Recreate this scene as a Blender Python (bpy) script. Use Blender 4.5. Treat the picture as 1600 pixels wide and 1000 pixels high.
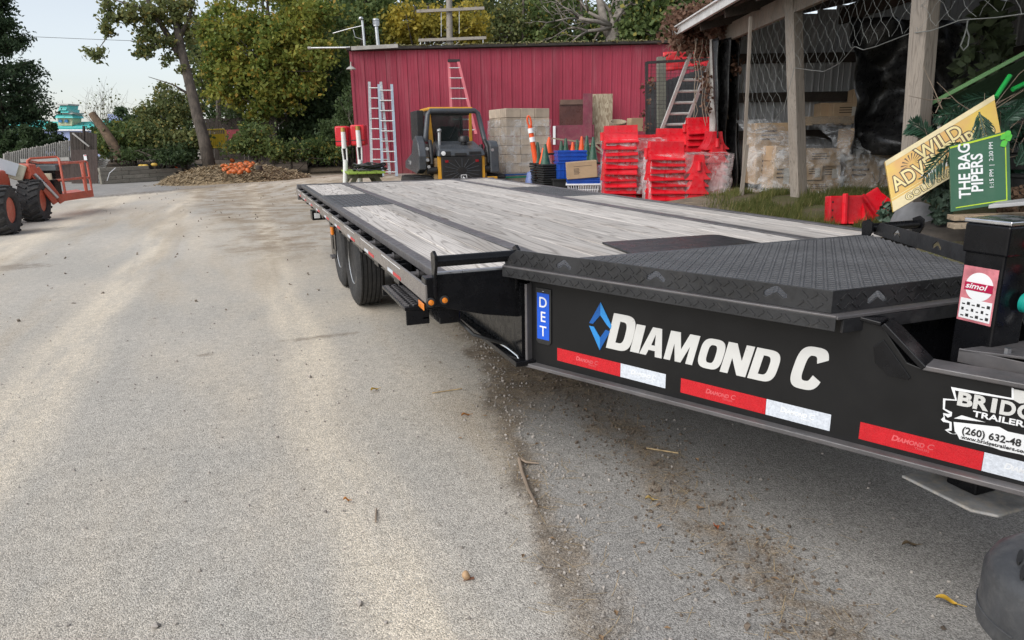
import bpy, bmesh, math, random
import numpy as np
from mathutils import Vector, Matrix, Euler, noise
from mathutils.geometry import tessellate_polygon
for o in list(bpy.data.objects): bpy.data.objects.remove(o)
SC = bpy.context.scene; COL = SC.collection
rnd = random.Random(7); nr = np.random.RandomState(7)
R_ = math.radians
# ---------------------------------------------------------------- camera
F = 1090.0; CAMH = 1.36
_vy = np.array([371-800, 224-500, F]); _vy /= np.linalg.norm(_vy)
_p2 = np.array([571, -276-16.5, F]); _up = np.cross(_vy, _p2); _up /= np.linalg.norm(_up)
if _up[1] > 0: _up = -_up
_vx = np.cross(_vy, _up); RW = np.stack([_vx, _vy, _up])
def _c(v): return Vector(RW @ np.array(v, float))
cam = bpy.data.cameras.new('camera'); cam.lens = 36*F/1600; cam.sensor_width = 36; cam.clip_end = 800; cam.clip_start = .05
co = bpy.data.objects.new('camera', cam); COL.objects.link(co)
_r, _u, _b = _c((1,0,0)), _c((0,-1,0)), _c((0,0,-1))
co.matrix_world = Matrix(((_r.x,_u.x,_b.x,0),(_r.y,_u.y,_b.y,0),(_r.z,_u.z,_b.z,CAMH),(0,0,0,1)))
SC.camera = co
# ---------------------------------------------------------------- sky, sun, exposure
SUN_EL, SUN_AZ = R_(43), R_(248)      # azimuth: direction the light comes from, clockwise from +Y
W = bpy.data.worlds.new('World'); SC.world = W; W.use_nodes = True
nt = W.node_tree; nt.nodes.clear()
sky = nt.nodes.new('ShaderNodeTexSky'); sky.sky_type = 'NISHITA'; sky.sun_disc = False
sky.sun_elevation = SUN_EL; sky.sun_rotation = SUN_AZ; sky.air_density = 1.0; sky.dust_density = 1.0; sky.ozone_density = 1.5
hs = nt.nodes.new('ShaderNodeHueSaturation'); hs.inputs['Saturation'].default_value = .40
bg = nt.nodes.new('ShaderNodeBackground'); bg.inputs[1].default_value = .09
wo = nt.nodes.new('ShaderNodeOutputWorld')
nt.links.new(sky.outputs[0], hs.inputs['Color']); nt.links.new(hs.outputs[0], bg.inputs[0]); nt.links.new(bg.outputs[0], wo.inputs[0])
sl = bpy.data.lights.new('sun', 'SUN'); sl.energy = 1.35; sl.angle = R_(60); sl.color = (1, .96, .9)
so = bpy.data.objects.new('sun', sl); COL.objects.link(so)
_sd = Vector((math.sin(SUN_AZ)*math.cos(SUN_EL), math.cos(SUN_AZ)*math.cos(SUN_EL), math.sin(SUN_EL)))
so.rotation_euler = _sd.to_track_quat('Z', 'Y').to_euler(); so.location = (0, -5, 30)
vs = SC.view_settings; vs.view_transform = 'Standard'; vs.look = 'None'; vs.exposure = 1.0; vs.gamma = 1; vs.use_curve_mapping = False
# ---------------------------------------------------------------- placing helpers (camera calibrated on the trailer deck)
CAMP = Vector((0, 0, CAMH))
def ray(px, py): return _c((px-800, py-500, F))
def P(px, py, d): return CAMP + ray(px, py)*(d/F)            # point at optical depth d (metres)
def atz(px, py, z): r = ray(px, py); return CAMP + r*((z-CAMH)/r.z)
def aty(px, py, y): r = ray(px, py); return CAMP + r*(y/r.y)
def atx(px, py, x): r = ray(px, py); return CAMP + r*(x/r.x)
def onpl(px, py, p0, n): r = ray(px, py); return CAMP + r*((Vector(p0)-CAMP).dot(n)/r.dot(n))
CR = Vector((_r.x, _r.y, 0)).normalized()                     # horizontal 'right' of the yard as seen on entering
CF = Vector((-CR.y, CR.x, 0))                                 # horizontal 'into the yard'
UP = Vector((0, 0, 1))
YAW = math.atan2(CR.y, CR.x)
# ---------------------------------------------------------------- ground height
ANCH = [(-14,6,0),(-4,6,0),(0,0,0),(1.9,-3,0),(1.9,3,0),(0,8,0),(1,6,0),(2.5,6,0),(3,9,0),(-5,15,0),(-9,18,0),(-12,27,0),(-3,28,0),(2,28,.05),(-4,36,.2),(5,15.5,0.02),(3,15,0.0),(-1,20,0)]
def _anch(px, py, d): p = P(px, py, d); ANCH.append((p.x, p.y, p.z))
for a in [(600,272,21),(800,274,21.5),(1000,272,21.8),(850,287,16.8),(1050,322,11.2),(960,318,11.6),(1140,318,11),(1245,303,8.8),(1160,300,9.4),(1240,306,10.5),(1340,300,9),(1200,325,8.2),(1330,352,7),(1430,372,5.6),(1560,372,5.2)]: _anch(*a)
ANCH = np.array(ANCH)
def ghs(x, y):
    x = np.asarray(x, float); y = np.asarray(y, float)
    d2 = (x[...,None]-ANCH[:,0])**2 + (y[...,None]-ANCH[:,1])**2
    w = 1/(d2+.35)**1.7
    z = (w*ANCH[:,2]).sum(-1)/w.sum(-1)
    sm = lambda v, a, b: (lambda t: t*t*(3-2*t))(np.clip((v-a)/(b-a), 0, 1))
    return z*np.maximum(sm(x, 2.7, 3.6), sm(np.hypot(x, y), 9, 14))      # the asphalt under and beside the trailer is level
def gh(x, y): return float(ghs(np.array([x]), np.array([y]))[0])
def G(px, py, d):
    p = P(px, py, d); return Vector((p.x, p.y, gh(p.x, p.y)))
# ---------------------------------------------------------------- mesh builder
class MB:
    def __init__(s): s.v = []; s.f = []
    def add(s, vs, fs):
        b = len(s.v); s.v += [tuple(x) for x in vs]; s.f += [tuple(i+b for i in f) for f in fs]; return s
    def box(s, c, h, M=None):
        c = Vector(c); vs = []
        for x in (-1,1):
            for y in (-1,1):
                for z in (-1,1):
                    q = Vector((x*h[0], y*h[1], z*h[2]))
                    vs.append(c + (M @ q if M else q))
        return s.add(vs, [(0,1,3,2),(4,6,7,5),(0,4,5,1),(2,3,7,6),(0,2,6,4),(1,5,7,3)])
    def bb(s, x0, x1, y0, y1, z0, z1): return s.box(((x0+x1)/2,(y0+y1)/2,(z0+z1)/2), (abs(x1-x0)/2,abs(y1-y0)/2,abs(z1-z0)/2))
    def bar(s, p, q, w, h, up=UP):
        p = Vector(p); q = Vector(q); d = q-p; L = d.length; d = d.normalized(); up = Vector(up)
        sd = d.cross(up)
        if sd.length < 1e-4: sd = d.cross(Vector((1,0,0)))
        sd.normalize(); u = sd.cross(d)
        return s.box((p+q)/2, (w/2, L/2, h/2), Matrix((sd, d, u)).transposed())
    def cyl(s, p, q, r0, r1=None, n=12, cap=True):
        r1 = r0 if r1 is None else r1
        return s.tube([p, q], [r0, r1], n, cap)
    def tube(s, pts, r, n=8, cap=True):
        pts = [Vector(p) for p in pts]; m = len(pts)
        if not hasattr(r, '__len__'): r = [r]*m
        vs = []; a = None
        for i, p in enumerate(pts):
            d = (pts[min(i+1,m-1)] - pts[max(i-1,0)]).normalized()
            if a is None:
                a = d.cross(UP)
                if a.length < .05: a = d.cross(Vector((1,0,0)))
            a = (a - d*a.dot(d)).normalized(); b = d.cross(a)
            for k in range(n):
                t = 2*math.pi*k/n; vs.append(p + (a*math.cos(t)+b*math.sin(t))*r[i])
        fs = [(i*n+k, i*n+(k+1)%n, (i+1)*n+(k+1)%n, (i+1)*n+k) for i in range(m-1) for k in range(n)]
        if cap: fs += [tuple(range(n))[::-1], tuple((m-1)*n+k for k in range(n))]
        return s.add(vs, fs)
    def lathe(s, prof, o, ax, n=24, sq=1.0, wob=None):
        ax = Vector(ax).normalized(); a = ax.cross(UP)
        if a.length < .05: a = ax.cross(Vector((0,1,0)))
        a.normalize(); b = ax.cross(a); o = Vector(o); vs = []
        for (r, h) in prof:
            for k in range(n):
                t = 2*math.pi*k/n; rr = r*(wob(k,n) if wob else 1)
                vs.append(o + ax*h + (a*math.cos(t)+b*math.sin(t)*sq)*rr)
        m = len(prof)
        fs = [(i*n+k, i*n+(k+1)%n, (i+1)*n+(k+1)%n, (i+1)*n+k) for i in range(m-1) for k in range(n)]
        if prof[0][0] > 1e-5: fs.append(tuple(range(n))[::-1])
        if prof[-1][0] > 1e-5: fs.append(tuple((m-1)*n+k for k in range(n)))
        return s.add(vs, fs)
    def plate(s, outer, holes, o, e1, e2, th):
        """polygon with holes in the frame (o,e1,e2), extruded by th along e1 x e2"""
        o = Vector(o); e1 = Vector(e1); e2 = Vector(e2); nn = e1.cross(e2).normalized()*th
        loops = [outer]+list(holes); flat = [p for l in loops for p in l]
        tri = tessellate_polygon([[Vector((p[0],p[1],0)) for p in l] for l in loops])
        N = len(flat); vs = [o+e1*p[0]+e2*p[1] for p in flat] + [o+e1*p[0]+e2*p[1]+nn for p in flat]
        fs = [tuple(t) for t in tri] + [tuple(i+N for i in t)[::-1] for t in tri]
        b = 0
        for l in loops:
            k = len(l)
            for i in range(k): j = (i+1) % k; fs.append((b+i, b+j, b+j+N, b+i+N))
            b += k
        return s.add(vs, fs)
    def prism(s, pts, off):
        pts = [Vector(p) for p in pts]; off = Vector(off); k = len(pts)
        return s.add(pts+[p+off for p in pts], [tuple(range(k)), tuple(range(2*k-1,k-1,-1))]+[(i,(i+1)%k,(i+1)%k+k,i+k) for i in range(k)])
    def grid(s, fn, nu, nv):
        vs = [fn(i/nu, j/nv) for j in range(nv+1) for i in range(nu+1)]
        return s.add(vs, [(j*(nu+1)+i, j*(nu+1)+i+1, (j+1)*(nu+1)+i+1, (j+1)*(nu+1)+i) for j in range(nv) for i in range(nu)])
    def blob(s, c, r, seed=0, amp=.2, sub=2, fr=1.5):
        bm = bmesh.new(); bmesh.ops.create_icosphere(bm, subdivisions=sub, radius=1)
        r = Vector(r) if hasattr(r,'__len__') else Vector((r,r,r)); c = Vector(c)
        vs = []
        for v in bm.verts:
            k = 1+amp*noise.noise(v.co*fr+Vector((seed*7.3,seed*3.1,seed)))
            vs.append(c+Vector((v.co.x*r.x, v.co.y*r.y, v.co.z*r.z))*k)
        fs = [tuple(v.index for v in f.verts) for f in bm.faces]; bm.free()
        return s.add(vs, fs)
WL = {}
def tag(o, label=None, cat=None, group=None, kind=None):
    if label: o['label'] = label
    if cat: o['category'] = cat
    if group: o['group'] = group
    if kind: o['kind'] = kind
    return o
def thing(name, label, cat, loc, rz=0, group=None, local=False):
    """empty at the base; local=False: parts are given in world coordinates"""
    o = bpy.data.objects.new(name, None); COL.objects.link(o); o.empty_display_size = .2
    o.location = loc; o.rotation_euler = (0, 0, rz); tag(o, label, cat, group)
    WL[o] = Vector((0,0,0)) if local else Vector(loc)
    return o
def mesh(name, mb, smooth=False):
    me = bpy.data.meshes.new(name); me.from_pydata(mb.v, [], mb.f); me.validate()
    bm = bmesh.new(); bm.from_mesh(me); bmesh.ops.recalc_face_normals(bm, faces=bm.faces); bm.to_mesh(me); bm.free()
    if smooth:
        me.polygons.foreach_set('use_smooth', [True]*len(me.polygons))
        if smooth != 'all':
            try: me.set_sharp_from_angle(angle=R_(38))
            except Exception: pass
    return me
def obj(name, mb, mat, parent=None, bevel=0, smooth=False, seg=2, kind=None):
    off = WL.get(parent, Vector((0,0,0)))
    if isinstance(mb, MB):
        if off.length > 0: mb.v = [(x-off.x, y-off.y, z-off.z) for x, y, z in mb.v]
        me = mesh(name, mb, smooth)
    else: me = mb
    if not me.materials: me.materials.append(mat)
    o = bpy.data.objects.new(name, me); COL.objects.link(o)
    if parent is not None: o.parent = parent; WL[o] = off
    if bevel:
        m = o.modifiers.new('bevel', 'BEVEL'); m.width = bevel; m.segments = seg; m.limit_method = 'ANGLE'; m.angle_limit = R_(35)
    if kind: o['kind'] = kind
    return o
def inst(name, src, parent, loc, rot=(0,0,0), sc=(1,1,1)):
    """alike piece sharing mesh data"""
    o = bpy.data.objects.new(name, src.data if hasattr(src,'data') else src); COL.objects.link(o)
    off = WL.get(parent, Vector((0,0,0)))
    if parent is not None: o.parent = parent; WL[o] = off
    o.location = Vector(loc)-off; o.rotation_euler = rot; o.scale = sc
    return o
def solo(name, mb, mat, label, cat, group=None, **k):
    """one-mesh thing, origin moved to the middle of its base"""
    xs = np.array(mb.v); c = Vector((xs[:,0].mean(), xs[:,1].mean(), xs[:,2].min()))
    mb.v = [(x-c.x, y-c.y, z-c.z) for x, y, z in mb.v]
    o = obj(name, mb, mat, **k); o.location = c; return tag(o, label, cat, group)
def copy_tree(o, parent=None):
    c = o.copy(); COL.objects.link(c); c.parent = parent; WL[c] = WL.get(o, Vector((0,0,0)))
    for ch in [x for x in KIDS(o)]: copy_tree(ch, c)
    return c
def KIDS(o): return [x for x in COL.objects if x.parent == o]
def text(name, s, mat, parent, o, ex, ey, h, off=0.0, shear=0.0, sx=1.0, ext=.0008, small=None, spacing=1.0, align='LEFT'):
    """lettering as mesh; o = baseline start, ex/ey unit directions, h = capital height"""
    cu = bpy.data.curves.new(name, 'FONT'); cu.body = s; cu.size = h/.69; cu.offset = off*h; cu.shear = shear; cu.extrude = ext; cu.space_character = spacing; cu.align_x = align
    cu.resolution_u = 4
    if small:
        cu.small_caps_scale = small
        for i, ch in enumerate(s):
            if ch.islower(): cu.body_format[i].use_small_caps = True
    t = bpy.data.objects.new(name, cu); COL.objects.link(t)
    me = bpy.data.meshes.new_from_object(t.evaluated_get(bpy.context.evaluated_depsgraph_get()))
    bpy.data.objects.remove(t)
    ex = Vector(ex).normalized(); ey = Vector(ey); ey = (ey-ex*ey.dot(ex)).normalized(); ez = ex.cross(ey)
    n = len(me.vertices); a = np.empty(n*3); me.vertices.foreach_get('co', a); a = a.reshape(-1,3)
    off_ = WL.get(parent, Vector((0,0,0))); q = Vector(o)-off_
    a = np.array(q)[None] + a[:,0:1]*sx*np.array(ex)[None] + a[:,1:2]*np.array(ey)[None] + a[:,2:3]*np.array(ez)[None]
    me.vertices.foreach_set('co', a.ravel()); me.update(); me.name = name; me.materials.clear(); me.materials.append(mat)
    ob = bpy.data.objects.new(name, me); COL.objects.link(ob)
    if parent is not None: ob.parent = parent; WL[ob] = off_
    return ob
# ---------------------------------------------------------------- materials
class NT:
    def __init__(s, name):
        s.m = bpy.data.materials.new(name); s.m.use_nodes = True; s.t = s.m.node_tree
        s.bs = s.t.nodes['Principled BSDF']; s.out = s.t.nodes['Material Output']
    def n(s, typ, **k):
        x = s.t.nodes.new(typ)
        for a, b in k.items():
            if a in ('operation','blend_type','data_type','feature','noise_dimensions','distance','attribute_name','wave_type','bands_direction','interpolation_type','use_clamp','clamp'): setattr(x, a, b)
        return x
    def l(s, a, b): s.t.links.new(a, b)
    def put(s, sock, v):
        if hasattr(v, 'is_linked') or hasattr(v, 'links'): s.l(v, sock)
        else:
            try: sock.default_value = v
            except Exception: sock.default_value = (*v, 1) if len(v) == 3 else v
    def co(s, kind='Object'): return s.n('ShaderNodeTexCoord').outputs[kind]
    def pos(s): return s.n('ShaderNodeNewGeometry').outputs['Position']
    def sep(s, v): x = s.n('ShaderNodeSeparateXYZ'); s.l(v, x.inputs[0]); return x.outputs
    def math(s, op, a, b=0.0, c=None, clamp=False):
        x = s.n('ShaderNodeMath', operation=op); x.use_clamp = clamp
        s.put(x.inputs[0], a); s.put(x.inputs[1], b)
        if c is not None: s.put(x.inputs[2], c)
        return x.outputs[0]
    def vec(s, v, sc=(1,1,1), loc=None):
        x = s.n('ShaderNodeMapping'); s.l(v, x.inputs['Vector']); s.put(x.inputs['Scale'], sc)
        if loc is not None: s.put(x.inputs['Location'], loc)
        return x.outputs[0]
    def noise(s, v, sc, det=3, rough=.55, dist=0.0):
        x = s.n('ShaderNodeTexNoise'); s.l(v, x.inputs['Vector']); s.put(x.inputs['Scale'], sc); s.put(x.inputs['Detail'], det); s.put(x.inputs['Roughness'], rough); s.put(x.inputs['Distortion'], dist)
        return x.outputs['Fac']
    def vor(s, v, sc, feature='F1', out='Distance'):
        x = s.n('ShaderNodeTexVoronoi', feature=feature); s.l(v, x.inputs['Vector']); s.put(x.inputs['Scale'], sc); return x.outputs[out]
    def ramp(s, f, a, b, lo=0.0, hi=1.0):
        x = s.n('ShaderNodeMapRange'); x.interpolation_type = 'SMOOTHSTEP'
        s.put(x.inputs['Value'], f); s.put(x.inputs['From Min'], a); s.put(x.inputs['From Max'], b); s.put(x.inputs['To Min'], lo); s.put(x.inputs['To Max'], hi)
        return x.outputs[0]
    def mix(s, f, a, b, mode='MIX'):
        x = s.n('ShaderNodeMix'); x.data_type = 'RGBA'; x.blend_type = mode
        s.put(x.inputs[0], f); s.put(x.inputs[6], a if hasattr(a,'links') else (*a,1)); s.put(x.inputs[7], b if hasattr(b,'links') else (*b,1))
        return x.outputs[2]
    def mul(s, c, f):
        x = s.n('ShaderNodeVectorMath'); x.operation = 'SCALE'; s.put(x.inputs[0], c); s.put(x.inputs['Scale'], f); return x.outputs[0]
    def orand(s): return s.n('ShaderNodeObjectInfo').outputs['Random']
    def bump(s, h, st, dist=.01, prev=None):
        x = s.n('ShaderNodeBump'); s.put(x.inputs['Strength'], st); s.put(x.inputs['Distance'], dist); s.l(h, x.inputs['Height'])
        if prev is not None: s.l(prev, x.inputs['Normal'])
        s.l(x.outputs[0], s.bs.inputs['Normal']); return x.outputs[0]
    def fin(s, col, rough=.6, metal=0, spec=.5):
        s.put(s.bs.inputs['Base Color'], col if hasattr(col,'links') else (*col,1)); s.put(s.bs.inputs['Roughness'], rough)
        s.put(s.bs.inputs['Metallic'], metal); s.put(s.bs.inputs['Specular IOR Level'], spec); return s.m
def mat(name, c, rough=.6, metal=0, var=.18, vs=4, bump=0, bs=60, dirt=0, dc=(.32,.27,.2), rv=0.0, spec=.5, stretch=(1,1,1), rr=.12):
    """painted / plain surface with broad colour drift, dust film, uneven gloss and fine relief"""
    s = NT(name); v = s.vec(s.co(), stretch)
    n = s.noise(v, vs, 5, .6); k = s.ramp(n, .25, .75, 1-var, 1+var)
    if rv: k = s.math('MULTIPLY', k, s.math('MULTIPLY_ADD', s.orand(), 2*rv, 1-rv))
    rgb = s.n('ShaderNodeRGB'); rgb.outputs[0].default_value = (*c, 1); col = s.mul(rgb.outputs[0], k)
    if dirt:
        d = s.noise(v, vs*2.7, 6, .7); f = s.ramp(d, .42, .75, 0, dirt); col = s.mix(f, col, dc)
    r = s.ramp(s.noise(v, vs*5, 4), .3, .7, max(rough-rr, .03), min(rough+rr, 1))
    m = s.fin(col, r, metal, spec)
    if bump: s.bump(s.noise(v, bs, 4), bump)
    return m
# ---------------------------------------------------------------- material library
BLK = mat('black_paint', (.006,.0062,.0075), .26, var=.2, vs=5, dirt=.05, dc=(.07,.065,.06), rr=.07, spec=.30)
BLK2 = mat('black_satin_plate', (.0105,.0105,.011), .34, var=.12, vs=3, dirt=.03, dc=(.08,.075,.07), rr=.05, spec=.3)
STEELG = mat('worn_grey_steel', (.12,.115,.118), .40, metal=.25, var=.25, vs=6, dirt=.35, dc=(.2,.17,.16))
RUBM = mat('rub_rail_steel', (.26,.235,.22), .30, metal=.45, var=.15, vs=4, dirt=.25, dc=(.22,.2,.18))
RUB = mat('tyre_rubber', (.022,.022,.023), .75, var=.25, vs=8, dirt=.30, dc=(.10,.09,.08), bump=.15, bs=90)
RIM = mat('rim_silver', (.50,.50,.50), .38, metal=.8, var=.12, dirt=.25)
GALV = mat('galvanised', (.55,.56,.57), .38, metal=.85, var=.15, vs=9)
CHROME = mat('bare_bright_metal', (.75,.75,.76), .22, metal=1, var=.06)
AMBER = mat('amber_lens', (.75,.22,.02), .2, var=.08)
TAPER = mat('red_tape', (.55,.012,.02), .3, var=.10, vs=60, bump=.12, bs=260)
TAPEW = mat('white_tape', (.62,.66,.72), .32, var=.14, vs=120, bump=.15, bs=260)
TAPERL = mat('red_tape_print', (.62,.10,.11), .35)
TAPEWL = mat('white_tape_print', (.86,.88,.90), .35)
SILV = mat('silver_decal', (.72,.72,.70), .38, metal=.25, var=.06, vs=2)
BLUE1 = mat('decal_blue_light', (.03,.25,.62), .3)
BLUE2 = mat('decal_blue_dark', (.01,.10,.36), .3)
DETB = mat('badge_blue', (.01,.10,.62), .3, var=.05)
WHT = mat('white_print', (.80,.81,.82), .4, var=.04)
BLKP = mat('black_print', (.02,.02,.02), .5)
REDP = mat('sticker_red', (.62,.06,.09), .35, var=.1)
TEAL = mat('teal_plastic', (.01,.30,.25), .35)
BLUEC = mat('blue_cable', (.02,.06,.35), .35)
def tread_mat(name, c):
    s = NT(name); v = s.co(); n = s.ramp(s.noise(v, 5, 5, .65), .3, .75)
    col = s.mix(n, c, tuple(x*1.35+.01 for x in c)); d = s.ramp(s.noise(v, 26, 4, .7), .55, .8, 0, .22)
    col = s.mix(d, col, (.14,.125,.11)); s.fin(col, s.ramp(s.noise(v, 40, 3), .3, .7, .38, .62), 0.0, .5)
    s.bump(s.noise(v, 350, 3), .08); return s.m
TREADH = tread_mat('tread_worn_tops', (.088,.088,.093)); TREAD = tread_mat('tread_floor_grey', (.056,.058,.062)); TREADB = tread_mat('tread_lip_black', (.013,.0132,.0145))
def wood_mat(name, light, dark, gscale=1.0, grey=(.42,.40,.385), line=(.10,.085,.075), var=.25, ax='Y'):
    s = NT(name); o = s.orand(); c = s.n('ShaderNodeCombineXYZ')
    s.l(s.math('MULTIPLY', o, 37.0), c.inputs[0]); s.l(s.math('MULTIPLY', o, 91.0), c.inputs[1]); s.l(s.math('MULTIPLY', o, 13.0), c.inputs[2])
    cc = s.co()
    if ax != 'Y':
        q = s.sep(cc); k = s.n('ShaderNodeCombineXYZ'); o3 = {'Z':(0,2,1),'X':(1,0,2)}[ax]
        for i in range(3): s.l(q[o3[i]], k.inputs[i])
        cc = k.outputs[0]
    v0 = s.vec(cc, (1,1,1), c.outputs[0])
    warp = s.noise(s.vec(v0, (6.5*gscale,.34*gscale,6.5*gscale)), 1.0, 2, .45, .25)          # long swirling cathedral figure
    ring = s.math('FRACT', s.math('MULTIPLY', warp, 17.0))
    lin = s.math('SUBTRACT', 1.0, s.math('MULTIPLY', s.math('ABSOLUTE', s.math('SUBTRACT', ring, .5)), 2.0))
    lin = s.ramp(lin, .60, 1.0)
    fine = s.noise(s.vec(v0, (160*gscale,3*gscale,60*gscale)), 1.0, 4, .7)
    broad = s.noise(s.vec(v0, (5,.8,5)), 1.0, 5, .65)
    col = s.mix(s.ramp(broad, .3, .7), light, grey)
    col = s.mix(s.ramp(s.noise(s.vec(v0, (2.5,.5,2.5)), 1.7, 4), .52, .75, 0, .55), col, dark)
    col = s.mix(s.ramp(fine, .48, .75, 0, .55), col, tuple(x*.45 for x in grey))
    col = s.mix(s.math('MULTIPLY', lin, .48), col, line)
    crack = s.noise(s.vec(v0, (60,1.1,20)), 1.0, 2, .5); col = s.mix(s.ramp(crack, .70, .76, 0, .8), col, (.05,.042,.038))
    kn = s.vor(s.vec(v0, (3.3,.75,3.3)), 1.0); kr = s.ramp(kn, .05, .10, .85, 0); col = s.mix(kr, col, (.09,.065,.05))
    col = s.mul(col, s.math('MULTIPLY_ADD', o, 2*var*.6, 1-var*.6))
    s.fin(col, .82, 0, .25); h = s.math('ADD', s.math('MULTIPLY', lin, -.6), s.math('MULTIPLY', fine, -.8)); s.bump(h, .35, .004)
    return s.m
DECKW = wood_mat('weathered_deck_wood', (.60,.56,.52), (.42,.36,.305), grey=(.47,.44,.41), line=(.10,.085,.075), var=.30)
POSTW = wood_mat('weathered_post_wood', (.33,.285,.24), (.20,.16,.125), 1.3, grey=(.27,.24,.21), line=(.13,.105,.085), ax='Z')
PALLW = wood_mat('pallet_wood', (.36,.27,.18), (.22,.16,.11), 1.0, grey=(.30,.25,.19))
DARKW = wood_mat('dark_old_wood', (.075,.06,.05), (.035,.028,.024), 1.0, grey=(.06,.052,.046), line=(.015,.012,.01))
# ---------------------------------------------------------------- the ground: one sheet
EDGE_K, EDGE_B = .75, 24.1
def ground_mat():
    s = NT('yard_ground'); p = s.pos(); x, y, z = s.sep(p)
    nzc = {}
    def nz(sc, d=4, r=.6):
        if (sc,d,r) not in nzc: nzc[(sc,d,r)] = s.noise(p, sc, d, r)
        return nzc[(sc,d,r)]
    trn = s.noise(s.vec(p,(.3,.22,.3)), 1.0, 2); trm = s.noise(s.vec(p,(3.0,.5,1)), 1.0, 5, .65)
    def band(u, a, b, w): return s.math('MULTIPLY', s.ramp(u, a-w, a+w), s.ramp(u, b-w, b+w, 1, 0))
    wob = s.math('MULTIPLY_ADD', nz(2.2, 5, .65), .5, -.25); wob2 = s.math('MULTIPLY_ADD', nz(9, 4, .7), .14, -.07)
    wb = s.math('ADD', wob, wob2)
    # coarse grains of aggregate
    g1 = s.vor(p, 230, 'F1', 'Color'); gsep = s.sep(g1); gd = s.vor(p, 230)
    grain = s.math('MULTIPLY_ADD', gsep[0], .84, .58)
    big = s.ramp(gsep[1], .93, .96)                                     # scattered pale stones in the mix
    old = s.mix(s.ramp(nz(.35, 5, .6), .35, .7), (.40,.377,.337), (.47,.437,.387))    # sun-bleached dusty asphalt
    sand = s.ramp(s.noise(s.vec(p, (.55,.16,.5)), 1.0, 5, .62, .6), .40, .64, 0, .8)
    old = s.mix(sand, old, (.54,.475,.385))
    for x0, w_ in ((-1.25,.30),(.30,.26),(-3.0,.45)):
        tx = s.math('ABSOLUTE', s.math('SUBTRACT', s.math('ADD', x, s.math('MULTIPLY', trn, .9)), x0+.45)); tk_ = s.math('MULTIPLY', s.ramp(tx, w_, .05), s.ramp(trm, .30, .60, .12, .9))
        old = s.mix(tk_, old, (.64,.565,.455))
    tan_ = s.math('MULTIPLY', s.ramp(s.noise(s.vec(p,(1.3,.18,1),(7,3,0)), 1.0, 4, .6), .50, .68), .55); old = s.mix(tan_, old, (.37,.305,.225))
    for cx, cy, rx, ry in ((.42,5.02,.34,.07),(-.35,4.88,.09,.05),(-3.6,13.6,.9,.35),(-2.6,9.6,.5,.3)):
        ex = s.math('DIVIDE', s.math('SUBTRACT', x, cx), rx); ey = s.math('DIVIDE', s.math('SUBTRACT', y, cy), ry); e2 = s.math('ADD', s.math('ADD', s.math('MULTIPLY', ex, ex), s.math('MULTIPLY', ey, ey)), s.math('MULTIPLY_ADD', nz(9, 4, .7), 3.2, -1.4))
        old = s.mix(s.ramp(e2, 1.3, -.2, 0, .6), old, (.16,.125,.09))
    blot = s.ramp(nz(1.6, 6, .72), .58, .85, 0, .4); old = s.mix(blot, old, (.23,.215,.20))
    # older, greyer asphalt apron beyond a pale worn edge at the far left
    le = s.math('SUBTRACT', y, s.math('MULTIPLY_ADD', x, EDGE_K, EDGE_B)); le = s.math('ADD', le, s.math('MULTIPLY', wb, 1.6))
    fe = s.math('MULTIPLY', s.ramp(le, -.1, .5), s.ramp(x, 1.5, -1.5)); old = s.mix(s.math('MULTIPLY', fe, .8), old, s.mix(s.ramp(nz(1.6, 6, .72), .35, .7), (.20,.20,.20), (.27,.265,.26)))
    fl = s.math('MULTIPLY', band(le, -.5, .05, .22), s.ramp(x, -.5, -3.5)); old = s.mix(s.math('MULTIPLY', fl, s.ramp(nz(7, 5, .7), .3, .6, .3, .9)), old, (.58,.52,.43))
    fd = s.math('MULTIPLY', band(le, .1, .9, .3), s.ramp(nz(9, 4, .7), .42, .6, 0, .8)); fd = s.math('MULTIPLY', fd, s.ramp(x, 1.5, -1.0)); old = s.mix(fd, old, (.15,.12,.09))
    new = s.mix(s.ramp(nz(.35, 5, .6), .35, .7), (.265,.255,.24), (.335,.32,.297))     # fresher patch under the hitch
    u = s.math('SUBTRACT', x, s.math('MULTIPLY_ADD', y, .204, .46))                  # distance across the seam
    uw = s.math('ADD', u, wb)
    f_new = s.math('MULTIPLY', s.ramp(uw, -.10, .16), s.ramp(y, 4.2, 3.2))
    col = s.mix(f_new, old, new)
    dirt = s.mix(s.ramp(nz(7, 5, .7), .35, .7), (.12,.095,.07), (.27,.215,.155))
    f1 = s.math('MULTIPLY', band(uw, -.02, .09, .06), s.ramp(y, 1.0, 2.4, .5, .85))          # crumbled seam
    col = s.mix(f1, col, dirt)
    v2 = s.math('SUBTRACT', x, s.math('MULTIPLY_ADD', y, .11, 1.17)); v2 = s.math('ADD', v2, wb)
    f2 = s.math('MULTIPLY', band(v2, 0.0, .22, .10), s.ramp(nz(7, 5, .7), .36, .6, .25, .9)); f2 = s.math('MULTIPLY', f2, s.ramp(y, 3.6, 2.9))
    col = s.mix(f2, col, dirt)
    # bare earth wedge where the trailer stands, widening into the yard
    f3 = s.math('MULTIPLY', s.ramp(uw, -.02, .12), s.ramp(s.math('ADD', y, wob), 2.9, 3.5)); f3 = s.math('MULTIPLY', f3, s.ramp(nz(7, 5, .7), .2, .5, .7, 1))
    col = s.mix(f3, col, dirt)
    # gritty dirt scatter between road and yard (far half)
    f4 = s.math('MULTIPLY', s.ramp(s.math('ADD', s.math('SUBTRACT', x, s.math('MULTIPLY', y, -.12)), s.math('MULTIPLY', wob, 3.0)), .6, 1.5), s.ramp(y, 7.5, 10.0)); f4 = s.math('MULTIPLY', f4, s.ramp(nz(1.6, 6, .72), .38, .62, .15, .85))
    col = s.mix(f4, col, (.25,.195,.135))
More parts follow.
